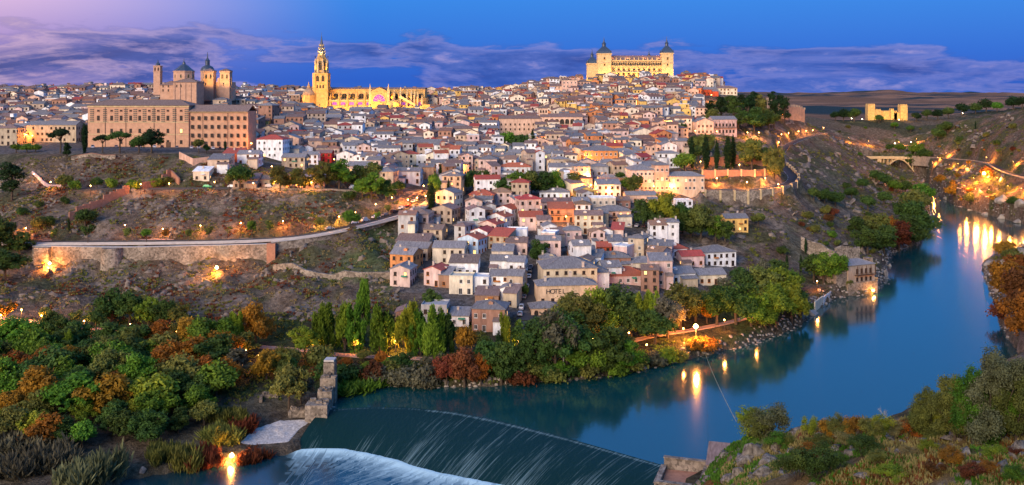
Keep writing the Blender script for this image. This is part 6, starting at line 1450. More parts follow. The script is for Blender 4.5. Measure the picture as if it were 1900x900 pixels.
D, GN, LI, OL, OR, RD, GY, PN, DY, ST, GR = ('leaf_dark', 'leaf_green', 'leaf_lime', 'leaf_olive', 'leaf_orange', 'leaf_red', 'leaf_grey', 'leaf_pine', 'leaf_dry', 'leaf_straw', 'leaf_grass')
for t in [
    ('tallpine', 22, 372, 78, PN, 1.3), ('broad', 0, 470, 70, D, 1), ('broad', 35, 474, 46, D, 1.1), ('broad', 8, 520, 60, D, 1.2),
    ('street', 100, 451, 28, OL), ('street', 163, 451, 36, D, 1.2), ('street', 235, 450, 34, OL), ('street', 272, 450, 32, GN, 1.2), ('street', 308, 449, 30, OR), ('street', 388, 447, 28, OL), ('street', 467, 441, 34, GN), ('street', 500, 437, 30, OL), ('street', 594, 431, 36, OL, 1.1), ('street', 615, 429, 32, GY, 1.1), ('round', 650, 424, 36, GN, .9), ('street', 700, 414, 22, GN), ('street', 720, 402, 24, OL), ('street', 350, 448, 24, OL),
    ('shrub', 72, 424, 26, OL), ('round', 158, 420, 34, D, 1.1), ('shrub', 92, 418, 20, D), ('shrub', 40, 400, 18, D), ('shrub', 120, 380, 18, D), ('shrub', 70, 385, 16, OL), ('round', 118, 352, 30, OL), ('shrub', 205, 350, 24, LI), ('shrub', 245, 352, 24, LI), ('round', 180, 350, 22, D), ('shrub', 140, 352, 20, GN), ('shrub', 285, 348, 22, LI), ('shrub', 310, 344, 20, OL), ('cypress', 128, 428, 26, PN),
    ('pine', 112, 284, 50, PN, 1.1), ('cypress', 157, 284, 56, PN, 1.05), ('round', 164, 272, 44, PN, .6), ('pine', 190, 284, 38, PN), ('pine', 222, 284, 46, D, 1.2), ('round', 258, 284, 34, D, .9), ('broad', 281, 284, 46, PN, .95), ('street', 369, 285, 34, OL, 1.2), ('round', 383, 285, 18, D, .7), ('cypress', 418, 285, 26, PN), ('round', 30, 284, 18, GN, 1.3), ('round', 50, 284, 18, GN, 1.3), ('round', 66, 283, 16, GN, 1.2), ('tallpine', 124, 300, 40, PN, .8),
    ('round', 445, 353, 50, D, .95), ('street', 425, 353, 36, OL), ('broad', 520, 353, 48, OL), ('broad', 555, 353, 44, OL, .9), ('broad', 595, 353, 56, OL, .9), ('broad', 630, 352, 60, GN, .9), ('broad', 660, 350, 46, D, .8), ('round', 690, 350, 52, OL, .8), ('broad', 690, 374, 56, GN, .9), ('broad', 716, 372, 40, D), ('round', 672, 368, 34, GN), ('round', 740, 360, 26, D, .8), ('shrub', 650, 372, 22, D), ('round', 560, 352, 22, GN, .8),
    ('cypress', 800, 388, 52, PN, 1.7), ('round', 806, 372, 52, GN, .5), ('cypress', 817, 336, 34, PN), ('cypress', 832, 370, 40, PN, .8), ('round', 770, 332, 24, OL), ('round', 835, 334, 26, D, 1.1), ('broad', 878, 358, 44, D), ('broad', 900, 356, 42, D, .9), ('round', 862, 350, 28, D), ('round', 796, 322, 20, OL),
    ('broad', 945, 370, 48, D), ('broad', 962, 368, 52, GN), ('broad', 985, 366, 52, OL, .9), ('broad', 1006, 364, 48, D), ('broad', 1030, 360, 46, GN, .9), ('round', 1066, 352, 34, OL), ('round', 925, 366, 36, D), ('broad', 998, 492, 50, D, .8), ('round', 975, 552, 24, D, .6), ('cypress', 975, 550, 26, D, 1.6),
    ('round', 1165, 356, 28, GN), ('broad', 1178, 362, 40, OL, .8), ('round', 1150, 340, 22, D),
    ('broad', 1195, 420, 52, D, 1.0), ('broad', 1232, 428, 74, LI, .75), ('broad', 1212, 424, 56, D, .9), ('broad', 1266, 432, 58, D, .8), ('broad', 1300, 444, 66, OL, .9), ('broad', 1282, 440, 50, D), ('broad', 1328, 450, 52, GN, .9), ('broad', 1346, 452, 44, D, .8), ('round', 1408, 420, 26, OL), ('round', 1255, 440, 36, D),
    ('round', 1270, 322, 40, GN, 1.1), ('cypress', 1284, 312, 58, PN, 1.1), ('cypress', 1310, 314, 66, PN, 1.2), ('cypress', 1330, 312, 54, PN, 1.1), ('cypress', 1350, 312, 64, PN, 1.3), ('cypress', 1360, 311, 62, PN), ('broad', 1437, 340, 72, OL, .6), ('broad', 1395, 314, 60, OL, .8), ('broad', 1308, 288, 42, OL), ('round', 1296, 300, 30, D), ('cypress', 1240, 312, 30, PN), ('cypress', 1255, 311, 28, PN), ('round', 1418, 312, 40, D), ('round', 1290, 284, 34, D), ('broad', 1262, 250, 26, D),
    ('tallpine', 1318, 232, 50, PN, 1.1), ('tallpine', 1338, 226, 52, PN, 1.1), ('tallpine', 1362, 230, 58, D, 1), ('tallpine', 1388, 234, 64, PN), ('tallpine', 1412, 238, 68, OL, .9), ('tallpine', 1436, 238, 66, PN, .9), ('tallpine', 1456, 230, 54, PN, .9), ('tallpine', 1402, 206, 40, PN, 1.2), ('tallpine', 1432, 208, 42, PN, 1.2), ('tallpine', 1376, 206, 34, PN, 1.2), ('tallpine', 1350, 208, 34, D, 1.2), ('broad', 1326, 240, 40, OL), ('broad', 1400, 246, 50, D), ('broad', 1425, 246, 44, D), ('tallpine', 1448, 212, 40, PN), ('broad', 1370, 240, 30, D),
    ('cypress', 900, 266, 32, PN), ('cypress', 925, 280, 42, PN, 1.2), ('round', 942, 282, 40, GN, .8), ('cypress', 934, 278, 34, PN), ('round', 966, 284, 36, D), ('cypress', 988, 284, 46, PN, 1.2), ('cypress', 978, 282, 36, PN), ('round', 872, 254, 20, D, 1.2), ('round', 956, 270, 20, D), ('broad', 1160, 240, 18, OL), ('round', 1225, 252, 18, OL), ('round', 560, 274, 18, D, 1.4), ('round', 585, 274, 16, D, 1.3), ('round', 1040, 316, 20, D), ('cypress', 1115, 258, 16, PN), ('cypress', 1098, 262, 18, PN), ('cypress', 1306, 160, 10, PN), ('cypress', 1314, 160, 10, PN),
    # riverside park
    ('poplar', 602, 655, 108, GN, .8), ('poplar', 640, 652, 96, LI, .85), ('poplar', 660, 655, 104, GN, .8), ('poplar', 674, 610, 98, GN, .6), ('poplar', 706, 656, 102, GN, .85), ('poplar', 722, 650, 84, D, .8), ('poplar', 756, 658, 110, LI, .85), ('poplar', 805, 672, 112, GN, .85), ('poplar', 826, 664, 96, D, .8), ('poplar', 780, 660, 94, GN, .8), ('broad', 800, 582, 46, D), ('broad', 565, 664, 62, LI, .85), ('broad', 474, 640, 84, OR, .8), ('poplar', 438, 650, 76, LI, .8), ('broad', 455, 664, 50, OL), ('broad', 494, 706, 60, OR, .9), ('broad', 520, 700, 50, OL, .8), ('broad', 536, 762, 86, OL, .75), ('broad', 558, 750, 60, GY, .8), ('reed', 660, 726, 30, GR, 2.2), ('shrub', 600, 700, 34, D, 1.2), ('shrub', 640, 706, 36, D, 1.2),
    ('shrub', 712, 712, 44, GY, 1), ('shrub', 744, 715, 44, GY, 1), ('shrub', 690, 708, 42, DY), ('shrub', 770, 716, 40, GY), ('shrub', 794, 720, 56, GY, .8), ('shrub', 730, 700, 38, OL), ('broad', 828, 718, 60, RD, .8), ('broad', 862, 720, 80, RD, .85), ('broad', 892, 716, 62, OR, .7), ('round', 862, 664, 62, OR, .6), ('round', 905, 690, 60, D, .9), ('broad', 930, 714, 84, D, .8), ('cypress', 925, 660, 48, PN, 1.5), ('round', 898, 662, 40, D, .7), ('poplar', 938, 655, 78, LI, .6), ('poplar', 960, 650, 60, GN, .7),
    ('broad', 1000, 704, 110, D, .85), ('broad', 1030, 700, 126, GY, .7), ('broad', 1050, 690, 110, D, .8), ('broad', 965, 706, 70, D, .9), ('round', 1070, 698, 56, GN, .9), ('bare', 1046, 706, 96, GY), ('round', 1010, 708, 40, D), ('shrub', 1022, 708, 34, OL, 1.3), ('round', 1040, 706, 38, GN), ('shrub', 1058, 706, 34, D, 1.3), ('round', 985, 710, 44, OL), ('shrub', 1092, 702, 36, OL, 1.3), ('round', 1125, 700, 40, D), ('shrub', 1145, 696, 34, GN, 1.3), ('shrub', 1172, 690, 32, OL, 1.3), ('round', 940, 714, 44, D), ('shrub', 965, 712, 36, DY, 1.3), ('broad', 1130, 698, 96, D, .9), ('broad', 1165, 692, 66, GN, .9), ('round', 1186, 690, 40, D), ('round', 1110, 700, 60, GN, .8), ('shrub', 1215, 682, 34, GY), ('shrub', 1240, 672, 36, LI), ('shrub', 1262, 672, 24, OL),
    ('broad', 1090, 640, 96, OL, .8), ('broad', 1060, 620, 80, OL, .9), ('broad', 1115, 630, 100, LI, .7), ('broad', 1145, 620, 96, D, .9), ('poplar', 1188, 625, 86, LI, .8), ('poplar', 1210, 622, 88, LI, .75), ('broad', 1170, 630, 70, D), ('broad', 1238, 628, 80, GY, .9), ('broad', 1262, 610, 86, OL, .9), ('broad', 1215, 640, 66, D), ('broad', 1290, 596, 66, OL), ('broad', 1330, 604, 76, D, .9), ('broad', 1366, 602, 84, D, .9), ('broad', 1394, 606, 66, GN, .9), ('broad', 1352, 570, 56, GY), ('broad', 1384, 560, 60, D), ('broad', 1412, 566, 76, OL), ('broad', 1440, 606, 80, LI, .9), ('broad', 1470, 600, 76, LI, .8), ('broad', 1452, 570, 76, LI, .9), ('broad', 1486, 592, 56, D, .8), ('broad', 1420, 610, 56, GN), ('shrub', 1312, 654, 34, OR), ('shrub', 1290, 650, 26, OR), ('broad', 1312, 600, 50, OR, .8), ('broad', 1418, 540, 60, GY, .7), ('round', 1372, 528, 34, D), ('broad', 1000, 655, 70, D), ('broad', 1040, 650, 80, D), ('broad', 1150, 655, 50, OL),
    ('round', 1510, 524, 56, D, .8), ('broad', 1528, 526, 60, GN, .9), ('broad', 1552, 526, 58, GN, .8), ('cypress', 1486, 505, 34, PN), ('cypress', 1460, 500, 30, PN), ('round', 1470, 540, 40, GN), ('round', 1440, 520, 40, D), ('shrub', 1575, 534, 18, OL), ('cypress', 1495, 470, 30, PN), ('shrub', 1450, 470, 18, D), ('shrub', 1545, 440, 16, GN), ('shrub', 1510, 430, 16, OL),
    ('broad', 1610, 470, 50, D), ('broad', 1640, 472, 56, D), ('broad', 1668, 468, 60, DY, .9), ('broad', 1690, 456, 60, D), ('broad', 1625, 450, 56, OL), ('broad', 1702, 440, 70, D), ('round', 1700, 400, 50, OL), ('broad', 1685, 420, 50, D), ('broad', 1650, 440, 40, OR, .8), ('broad', 1590, 440, 40, D), ('round', 1712, 378, 40, GN), ('round', 1690, 390, 36, D), ('round', 1610, 390, 28, D), ('round', 1640, 350, 30, D), ('round', 1660, 360, 28, GN), ('round', 1625, 340, 26, D), ('round', 1680, 360, 26, D), ('round', 1530, 378, 28, D), ('round', 1550, 384, 30, D), ('round', 1510, 372, 24, D), ('round', 1580, 372, 26, D), ('round', 1600, 352, 22, D), ('shrub', 1570, 350, 14, D), ('round', 1640, 380, 26, D),
    ('round', 1565, 225, 24, PN), ('round', 1585, 226, 26, D), ('round', 1550, 224, 18, PN), ('round', 1631, 228, 16, D), ('round', 1700, 226, 18, PN), ('round', 1720, 222, 20, D), ('round', 1740, 222, 20, PN), ('round', 1760, 220, 22, D), ('round', 1785, 216, 26, PN), ('round', 1810, 212, 22, D), ('round', 1830, 208, 26, PN), ('round', 1850, 208, 20, GN), ('round', 1880, 204, 26, PN), ('round', 1897, 202, 24, PN), ('round', 1660, 240, 14, GN), ('round', 1690, 246, 14, D), ('round', 1650, 282, 16, D), ('round', 1755, 250, 26, D), ('round', 1740, 262, 26, D), ('round', 1670, 285, 20, GN), ('round', 1700, 290, 26, GN), ('round', 1715, 300, 26, D), ('round', 1690, 310, 26, D), ('round', 1745, 345, 22, OR), ('round', 1770, 370, 30, OR), ('round', 1800, 380, 24, OL), ('round', 1830, 330, 22, OR), ('round', 1880, 385, 22, D), ('shrub', 1800, 290, 12, OL), ('shrub', 1850, 270, 12, D), ('shrub', 1880, 240, 14, OL), ('cypress', 1810, 240, 16, PN), ('shrub', 1830, 255, 12, OL), ('shrub', 1780, 262, 12, D),
    ('round', 1865, 484, 40, OR, 1.0), ('round', 1880, 505, 46, OL), ('broad', 1872, 570, 90, OR, .8), ('broad', 1900, 600, 110, DY, .8), ('broad', 1888, 560, 70, OL, .8), ('shrub', 1862, 590, 34, DY), ('broad', 1905, 640, 100, OR, .8), ('broad', 1895, 530, 60, OR),
    # lower left
    ('street', 12, 605, 46, OR, 1.3), ('street', 84, 605, 36, OL, 1.1), ('round', 96, 622, 48, D, .8), ('street', 140, 612, 38, OL, 1.2), ('round', 178, 616, 44, D, .8), ('broad', 208, 606, 74, D, .9), ('broad', 240, 604, 66, D, .9), ('broad', 275, 608, 60, GN, .8), ('broad', 305, 610, 56, D, .8), ('broad', 330, 612, 50, OL, .8), ('poplar', 98, 668, 56, LI, .7), ('poplar', 126, 670, 60, LI, .8),  # leftmost tree: orange lamplight put into its leaf colour
    ('reed', 170, 893, 56, 'leaf_sage', 1.2), ('reed', 345, 866, 44, OL, 1.1), ('reed', 470, 858, 28, DY, 1.3), ('reed', 300, 852, 34, OL, 1.2), ('reed', 380, 862, 36, DY, 1.2), ('reed', 40, 876, 46, GY, 1.6), ('reed', 100, 862, 44, GY, 1.6), ('reed', 20, 838, 40, GY, 1.8), ('reed', 70, 832, 40, GY, 1.8), ('reed', 410, 820, 36, OL, 1.5), ('reed', 455, 800, 30, DY, 1.4), ('reed', 425, 782, 30, OL, 1.5),
    # the near hillside
]:
    tp(*t)
for t in [('near_shrub', 1392, 812, 58, LI, 1.1), ('near_shrub', 1428, 812, 62, 'leaf_sage', 1.0), ('near_shrub', 1505, 808, 34, LI, .8), ('near_shrub', 1562, 812, 42, OL), ('near_shrub', 1592, 814, 44, OR, 1), ('near_shrub', 1632, 814, 50, LI, 1), ('near_shrub', 1690, 812, 34, OR, 1.2), ('near_broad', 1722, 822, 106, OL, .9), ('near_broad', 1770, 824, 130, OL, .9), ('near_broad', 1806, 826, 150, GN, .8), ('near_broad', 1842, 826, 186, 'leaf_sage', .8), ('near_broad', 1884, 826, 160, OL, .8), ('near_shrub', 1892, 808, 44, LI, .9), ('near_shrub', 1480, 890, 70, D, 1.0), ('near_shrub', 1520, 892, 66, D, 1.0), ('near_shrub', 1600, 846, 40, D, 1.4), ('near_shrub', 1560, 870, 30, GN), ('near_shrub', 1790, 812, 50, GY, 1.0), ('near_shrub', 1755, 812, 44, DY, .9), ('near_shrub', 1460, 830, 30, OL), ('near_shrub', 1650, 896, 34, LI, 1.4), ('near_shrub', 1730, 880, 26, DY, 1.4), ('near_shrub', 1840, 880, 24, OR, 1.6), ('near_shrub', 1880, 850, 20, DY, 1.8), ('near_shrub', 1570, 830, 30, ST, 1.4), ('near_shrub', 1690, 850, 22, ST, 1.6), ('bare', 1645, 812, 62, GY, .8), ('near_broad', 1745, 818, 92, LI, .9), ('near_broad', 1790, 816, 80, OL, .9), ('near_broad', 1860, 816, 110, GN, .9), ('near_broad', 1895, 812, 90, OL, .9), ('near_shrub', 1705, 812, 50, GN), ('near_shrub', 1830, 808, 50, OL, 1.2), ('near_shrub', 1860, 806, 40, GN, 1.2), ('near_shrub', 1535, 812, 36, OR, 1), ('near_shrub', 1612, 812, 40, OL, 1), ('near_shrub', 1662, 812, 34, ST, 1), ('near_shrub', 1410, 812, 50, OL, 1.1), ('near_shrub', 1445, 840, 40, GN), ('near_shrub', 1520, 835, 34, OL, 1.3), ('near_shrub', 1500, 850, 30, OR, 1.2), ('near_shrub', 1630, 860, 30, OL, 1.3), ('near_shrub', 1770, 860, 28, OR, 1.5), ('near_shrub', 1850, 850, 26, LI, 1.4), ('near_shrub', 1720, 840, 26, LI, 1.3), ('near_shrub', 1880, 890, 30, GN, 1.4), ('near_shrub', 1800, 890, 30, DY, 1.5)]:
    tp(*t)
# wood on the flood plain, bushes on the banks
POLY_L = [(-60, 640), (120, 628), (300, 636), (420, 655), (440, 700), (420, 740), (400, 790), (320, 828), (150, 835), (-60, 838)]
pts = []; tries = 0
while len(pts) < 84 and tries < 6000:
    tries += 1; px, py = rnd.uniform(-40, 440), 640 + 200 * rnd.random() ** .8
    if not inside(POLY_L, np.array([px]), np.array([py]))[0]: continue
    g = G(px, py)
    if any((g.x - a.x) ** 2 + (g.y - a.y) ** 2 < 4.9 ** 2 for a in pts): continue
    pts.append(g); o_ = rnd.random(); px_or = 1 if (px > 270 and py < 740) or px < 90 else 0
    lf = OR if o_ < .12 + .28 * px_or else D if o_ < .5 else GN if o_ < .72 else OL if o_ < .88 else LI if o_ < .94 else GY
    tree('broad' if rnd.random() < .8 else 'round', g, rnd.uniform(8, 13.5) * (.8 if py > 780 else 1), lf, rnd.uniform(.85, 1.15))
for (x0, x1, y0, y1, n, kinds, hh) in ((1480, 1720, 330, 470, 26, (D, D, OL, DY), (2.5, 5)), (1740, 1900, 250, 400, 26, (OL, D, DY, OR), (2, 4.5)), (560, 1000, 690, 716, 18, (GY, OL, D, DY), (2.5, 4.5)), (1540, 1720, 230, 300, 14, (D, OL, GN), (2, 5))):
    for _ in range(n):
        g = G(rnd.uniform(x0, x1), rnd.uniform(y0, y1))
        if g.z > .4: tree('shrub', g, rnd.uniform(*hh), rnd.choice(kinds), rnd.uniform(.9, 1.3))
print('trees', len(TREES), sum(1 for o in bpy.data.objects if o.get('category') == 'tree'))


# fill under the riverside canopy
for _ in range(46):
    px = rnd.uniform(500, 1000); py = rnd.uniform(668, 706); g = G(px, py)
    if g.z > .8 and not any((g.x - a) ** 2 + (g.y - b) ** 2 < 9 for a, b, h in TREES): tree(rnd.choice(('round', 'shrub', 'broad')), g, rnd.uniform(3.5, 7), rnd.choice((D, OL, GN, GY, OR, OL)), rnd.uniform(.9, 1.2))
# ---- scrub, grass and stones too many to count
def tufts(name, P_, hgt, wid, m, seed, blades=7, label=None):
    r = np.random.default_rng(seed); n = len(P_); a = r.random((n, blades)) * 6.283; rad = wid * (.1 + .5 * r.random((n, blades))); hh = hgt * (.5 + .8 * r.random((n, 1))) * (.6 + .5 * r.random((n, blades)))
    bx = P_[:, None, 0] + np.cos(a) * rad; by = P_[:, None, 1] + np.sin(a) * rad; bz = np.repeat(P_[:, None, 2], blades, 1) - .1
    t = r.random((n, blades)) * 6.283; w = wid * .32
    dx, dy = np.cos(t) * w, np.sin(t) * w; lx_ = np.cos(a) * wid * .35; ly_ = np.sin(a) * wid * .35
    V = np.stack([np.stack([bx - dx * .6, by - dy * .6, bz], -1), np.stack([bx + dx * .6, by + dy * .6, bz], -1), np.stack([bx + dx + lx_, by + dy + ly_, bz + hh * .7], -1), np.stack([bx - dx * .4 + lx_, by - dy * .4 + ly_, bz + hh], -1)], 2).reshape(-1, 3)
    o = link(name, np_mesh(name, V, np.arange(len(V)).reshape(-1, 4), m)); o['kind'] = 'stuff'
    if label: o['label'] = label
    return o


def ground_pts(n, x0, x1, y0, y1, seed, test):
    r = np.random.default_rng(seed); x = r.uniform(x0, x1, n); y = r.uniform(y0, y1, n); z = H(x, y); px = 950 + x / y * F; py = HY + (CZ - z) / y * F
    k = test(x, y, z, px, py); return np.stack([x, y, z], -1)[k]


def notown(px, py): return ~(inside(TOWN_A, px, py) | inside(TOWN_B, px, py) | inside(TOWN_C, px, py))


def offroad(x, y):
    d = np.full(len(x), 1e9)
    for k in RP:
        for p in RP[k][::2]: d = np.minimum(d, (x - p.x) ** 2 + (y - p.y) ** 2)
    return d > 40


sl_test = lambda x, y, z, px, py: (px > -60) & (px < 740) & notown(px, py) & (fbm(x / 9 + 80, y / 20, 4) > .05) & offroad(x, y) & (z > 4)
tufts('scrub', ground_pts(6000, -260, -40, 345, 505, 1, sl_test), .9, .9, 'leaf_dry', 1, label='russet scrub on the dry left slopes')
tufts('scrub', ground_pts(7000, -260, -40, 345, 505, 2, lambda x, y, z, px, py: (px > -60) & (px < 740) & notown(px, py) & (fbm(x / 7 + 8, y / 7, 4) > .02) & offroad(x, y) & (z > 4)), .8, .8, 'leaf_straw', 2, label='pale dry grass tufts on the left slopes')
tufts('scrub', ground_pts(7000, -260, -40, 345, 505, 12, lambda x, y, z, px, py: (px > -60) & (px < 740) & notown(px, py) & (fbm(x / 8 + 33, y / 10, 4) > .03) & offroad(x, y) & (z > 4)), .9, 1.1, 'leaf_olive', 12, label='olive low scrub on the dry left slopes')
tufts('scrub', ground_pts(12000, 100, 470, 430, 1050, 3, lambda x, y, z, px, py: (px > 1290) & notown(px, py) & (fbm(x / 9, y / 9, 4) > .03) & (z > 2) & (z < 62) & offroad(x, y)), 1.2, 1.3, 'leaf_olive', 3, label='low olive scrub on the river bluffs')
tufts('undergrowth', ground_pts(9000, -180, 120, 240, 345, 4, lambda x, y, z, px, py: (px > -60) & (px < 1300) & (z > .5) & offroad(x, y) & (fbm(x / 6, y / 6, 3) > -.05)), .9, 1.0, 'leaf_olive', 4, label='dark undergrowth under the riverside trees')
tufts('grass', ground_pts(26000, 20, 62, 58, 112, 5, lambda x, y, z, px, py: (px > 1280) & (fbm(x / 5, y / 5, 4) > -.04) & (z > 40)), .42, .22, 'leaf_grass', 5, 6, label='green grass on the near hillside')
tufts('grass', ground_pts(30000, 20, 62, 58, 112, 6, lambda x, y, z, px, py: (px > 1340) & (fbm(x / 6 + 40, y / 4 + 11, 4) > -.03) & (z > 44)), .5, .22, 'leaf_straw', 6, 6, label='dry straw grass on the near hillside')
tufts('grass', ground_pts(16000, 20, 62, 58, 112, 7, lambda x, y, z, px, py: (px > 1500) & (fbm(x / 6 + 40, y / 4 + 11, 4) > .03) & (z > 44)), .45, .25, 'leaf_dry', 7, 6, label='russet undergrowth on the near hillside')

# ---- rocks
mat('rock', (.38, .33, .28), .95, 0, 1.1, .12, 3.0, col2=(.15, .125, .105)); mat('lichen_rock', (.30, .26, .21), .95, 0, 2.6, .12, 4.0, col2=(.055, .045, .035))


def rock_mesh(seed, m, sub=3, sharp=.45):
    import bmesh
    bm = bmesh.new(); bmesh.ops.create_icosphere(bm, subdivisions=sub, radius=1); r = random.Random(seed)
    planes = [(Vector((r.gauss(0, 1), r.gauss(0, 1), r.gauss(0, 1))).normalized(), r.uniform(.55, .95)) for _ in range(14)]
    for v in bm.verts:
        d = v.co.normalized(); t = min([q / max(d.dot(n), .05) for n, q in planes if d.dot(n) > .05] + [1.3]); v.co = d * min(t, 1.15)
        v.co *= 1 + .10 * (float(fbm(np.array([v.co.x * 2.2 + seed]), np.array([v.co.y * 2.2 + v.co.z * 1.7]), 3)[0]))
    me = bpy.data.meshes.new('rock'); bm.to_mesh(me); bm.free(); me.materials.append(MAT[m]); return me


RK = [rock_mesh(i, 'rock') for i in range(5)]; RL = [rock_mesh(20 + i, 'lichen_rock', 4) for i in range(5)]


def rock(pos, sx, sy, sz, near=False, desc='grey brown boulder'):
    o = link('rock', rnd.choice(RL if near else RK), None, pos, rnd.uniform(0, 6.28)); o.scale = (sx, sy, sz); auto(o, desc, 'rock', 'boulders on the banks and hillside'); return o


for px, py, w, h in ((1382, 862, 34, 40), (1402, 850, 40, 46), (1428, 862, 36, 34), (1372, 884, 30, 26), (1416, 884, 40, 28), (1440, 836, 22, 18), (1450, 812, 20, 14), (1480, 806, 24, 10), (1520, 806, 16, 8), (1665, 842, 24, 14), (1690, 838, 18, 12), (1770, 830, 22, 10), (1790, 836, 16, 9), (1800, 860, 30, 12), (1745, 870, 26, 18), (1660, 880, 24, 18), (1600, 885, 26, 16), (1560, 850, 18, 10), (1720, 822, 16, 10), (1860, 812, 30, 8), (1890, 820, 16, 8), (1620, 838, 18, 10), (1815, 885, 22, 12), (1350, 890, 26, 22)):
    g = G(px, py); s = g.y / F; rock(g + Vector((0, 0, h * s * .1)), w * s * .55, w * s * .5, h * s * .62, True, 'lichen spotted angular rock')
for px, py, w, h in ((1835, 492, 20, 12), (1850, 500, 24, 16), (1870, 494, 30, 22), (1890, 486, 40, 34), (1842, 512, 14, 10), (1780, 388, 16, 8), (1800, 394, 14, 8), (1830, 400, 18, 9), (1860, 405, 20, 10), (1890, 412, 22, 12), (1642, 512, 12, 18), (1650, 500, 14, 14), (1850, 540, 12, 8), (265, 874, 14, 9), (1895, 380, 26, 20), (1860, 372, 22, 14), (1755, 368, 10, 5)):
    g = G(px, py); s = g.y / F; rock(g, w * s * .55, w * s * .55, h * s * .7)
# stones along the shore
V = []; Q = []; r = random.Random(5); bl_ = resample(bankL, 1.1)
cube = [(-1, -1, -1), (1, -1, -1), (1, 1, -1), (-1, 1, -1), (-.7, -.7, 1), (.7, -.7, 1), (.7, .7, 1), (-.7, .7, 1)]; cf = [(0, 1, 5, 4), (1, 2, 6, 5), (2, 3, 7, 6), (3, 0, 4, 7), (4, 5, 6, 7)]
for p in bl_ + resample(bankR[:18], 2.0):
    for _ in range(2):
        s = r.uniform(.2, .75); a = r.uniform(0, 6.28); x, y = p.x + r.gauss(0, 1.2), p.y + r.gauss(0, 1.2); z = max(Hs(x, y), -.2); o = len(V)
        for c in cube: X_, Y_2 = c[0] * s * r.uniform(.7, 1.2), c[1] * s * r.uniform(.7, 1.2); V.append((x + X_ * math.cos(a) - Y_2 * math.sin(a), y + X_ * math.sin(a) + Y_2 * math.cos(a), z + c[2] * s * .5))
        Q += [tuple(i + o for i in f) for f in cf]
o = link('shore_stones', np_mesh('shore_stones', np.array(V), np.array(Q), 'rock')); o['kind'] = 'stuff'; o['label'] = 'loose stones along the water line'
# ledges and loose blocks of rock on the dry slopes and bluffs
def blocks(name, P_, seed, smin, smax, label, m='rock'):
    r = np.random.default_rng(seed); n = len(P_); c = np.array([(-1, -1, -1), (1, -1, -1), (1, 1, -1), (-1, 1, -1), (-.6, -.7, 1), (.7, -.5, 1), (.6, .7, 1), (-.7, .5, 1)], float)
    S = smin + (smax - smin) * r.random((n, 1, 1)) ** 2.5; V = c[None] * S * np.stack([.7 + 1.3 * r.random(n), .6 + .5 * r.random(n), .35 + .45 * r.random(n)], -1)[:, None] * (1 + .35 * r.normal(size=(n, 8, 1)) * .6)
    a = .6 + .5 * r.normal(size=n); ca, sa = np.cos(a)[:, None], np.sin(a)[:, None]; t = .45 * r.normal(size=n)[:, None]
    X_ = V[..., 0] * ca - V[..., 1] * sa; Y_3 = V[..., 0] * sa + V[..., 1] * ca; Z_ = V[..., 2] + V[..., 0] * t
    W = np.stack([X_, Y_3, Z_], -1) + P_[:, None]; f = np.array(cf); Q = (np.arange(n)[:, None, None] * 8 + f[None]).reshape(-1, 4)
    o = link(name, np_mesh(name, W.reshape(-1, 3), Q, m)); o['kind'] = 'stuff'; o['label'] = label


mat('slope_rock', (.26, .205, .16), .95, 0, .5, .12, 3.0, col2=(.13, .105, .082))
blocks('slope_stones', ground_pts(5500, -260, -40, 345, 505, 41, lambda x, y, z, px, py: (px > -60) & (px < 740) & notown(px, py) & (fbm(x / 10 + 3, y / 16 + 60, 4) > .02) & offroad(x, y) & (z > 6)), 41, .2, 1.2, 'broken rock ledges and stones on the dry left slopes', 'slope_rock')
blocks('slope_stones', ground_pts(8500, 100, 470, 430, 1050, 42, lambda x, y, z, px, py: (px > 1290) & notown(px, py) & (fbm(x / 10, y / 16 + 9, 4) > .03) & (z > 2) & (z < 70) & offroad(x, y)), 42, .3, 2.2, 'broken rock ledges on the river bluffs', 'slope_rock')
blocks('slope_stones', ground_pts(3000, 20, 62, 58, 112, 43, lambda x, y, z, px, py: (px > 1270) & (fbm(x / 3, y / 3, 4) > .06) & (z > 30)), 43, .08, .6, 'loose lichen stones on the near hillside', 'lichen_rock')
# pale gravel fan below the ruin
gp = [W0(445, 826, -3.5), W0(470, 800, -2.5), W0(520, 784, -2), W0(578, 783, -2.4), W0(560, 805, -4.2), W0(538, 832, -5.4), W0(490, 833, -4.8)]
V = []; Q = []; n = 40
cx = sum(p.x for p in gp) / 7; cy = sum(p.y for p in gp) / 7; gpl = resample(gp + [gp[0]], 1.0); zf = lambda p: p.z
for i, p in enumerate(gpl):
    for j in range(14):
        t = j / 13; x, y = cx + (p.x - cx) * t, cy + (p.y - cy) * t; zc = -3.2; V.append((x, y, max(zc + (p.z - zc) * t + .9 * float(fbm(np.array([x / 2.]), np.array([y / 2.]), 4)[0]) + .5, Hs(x, y) + .08 if t < .9 else -9)))
m_ = len(gpl)
for i in range(m_ - 1):
    for j in range(13): Q.append((i * 14 + j, (i + 1) * 14 + j, (i + 1) * 14 + j + 1, i * 14 + j + 1))
mat('gravel', (.58, .54, .50), .95, 0, 1.8, .12, 4, col2=(.30, .27, .25)); struct(link('gravel_bank', np_mesh('gravel_bank', np.array(V), np.array(Q), 'gravel', True)))
# ------------------------------------------------------------------ lamps
mat('bulb', (1, .6, .25), .5, 0, emit=((1, .50, .13), 26)); mat('bulb_star', (1, .6, .25), .5, 0, emit=((1, .48, .11), 130)); mat('bulb_white', (1, .9, .7), .5, 0, emit=((1, .80, .5), 20))
LAMPM = {}


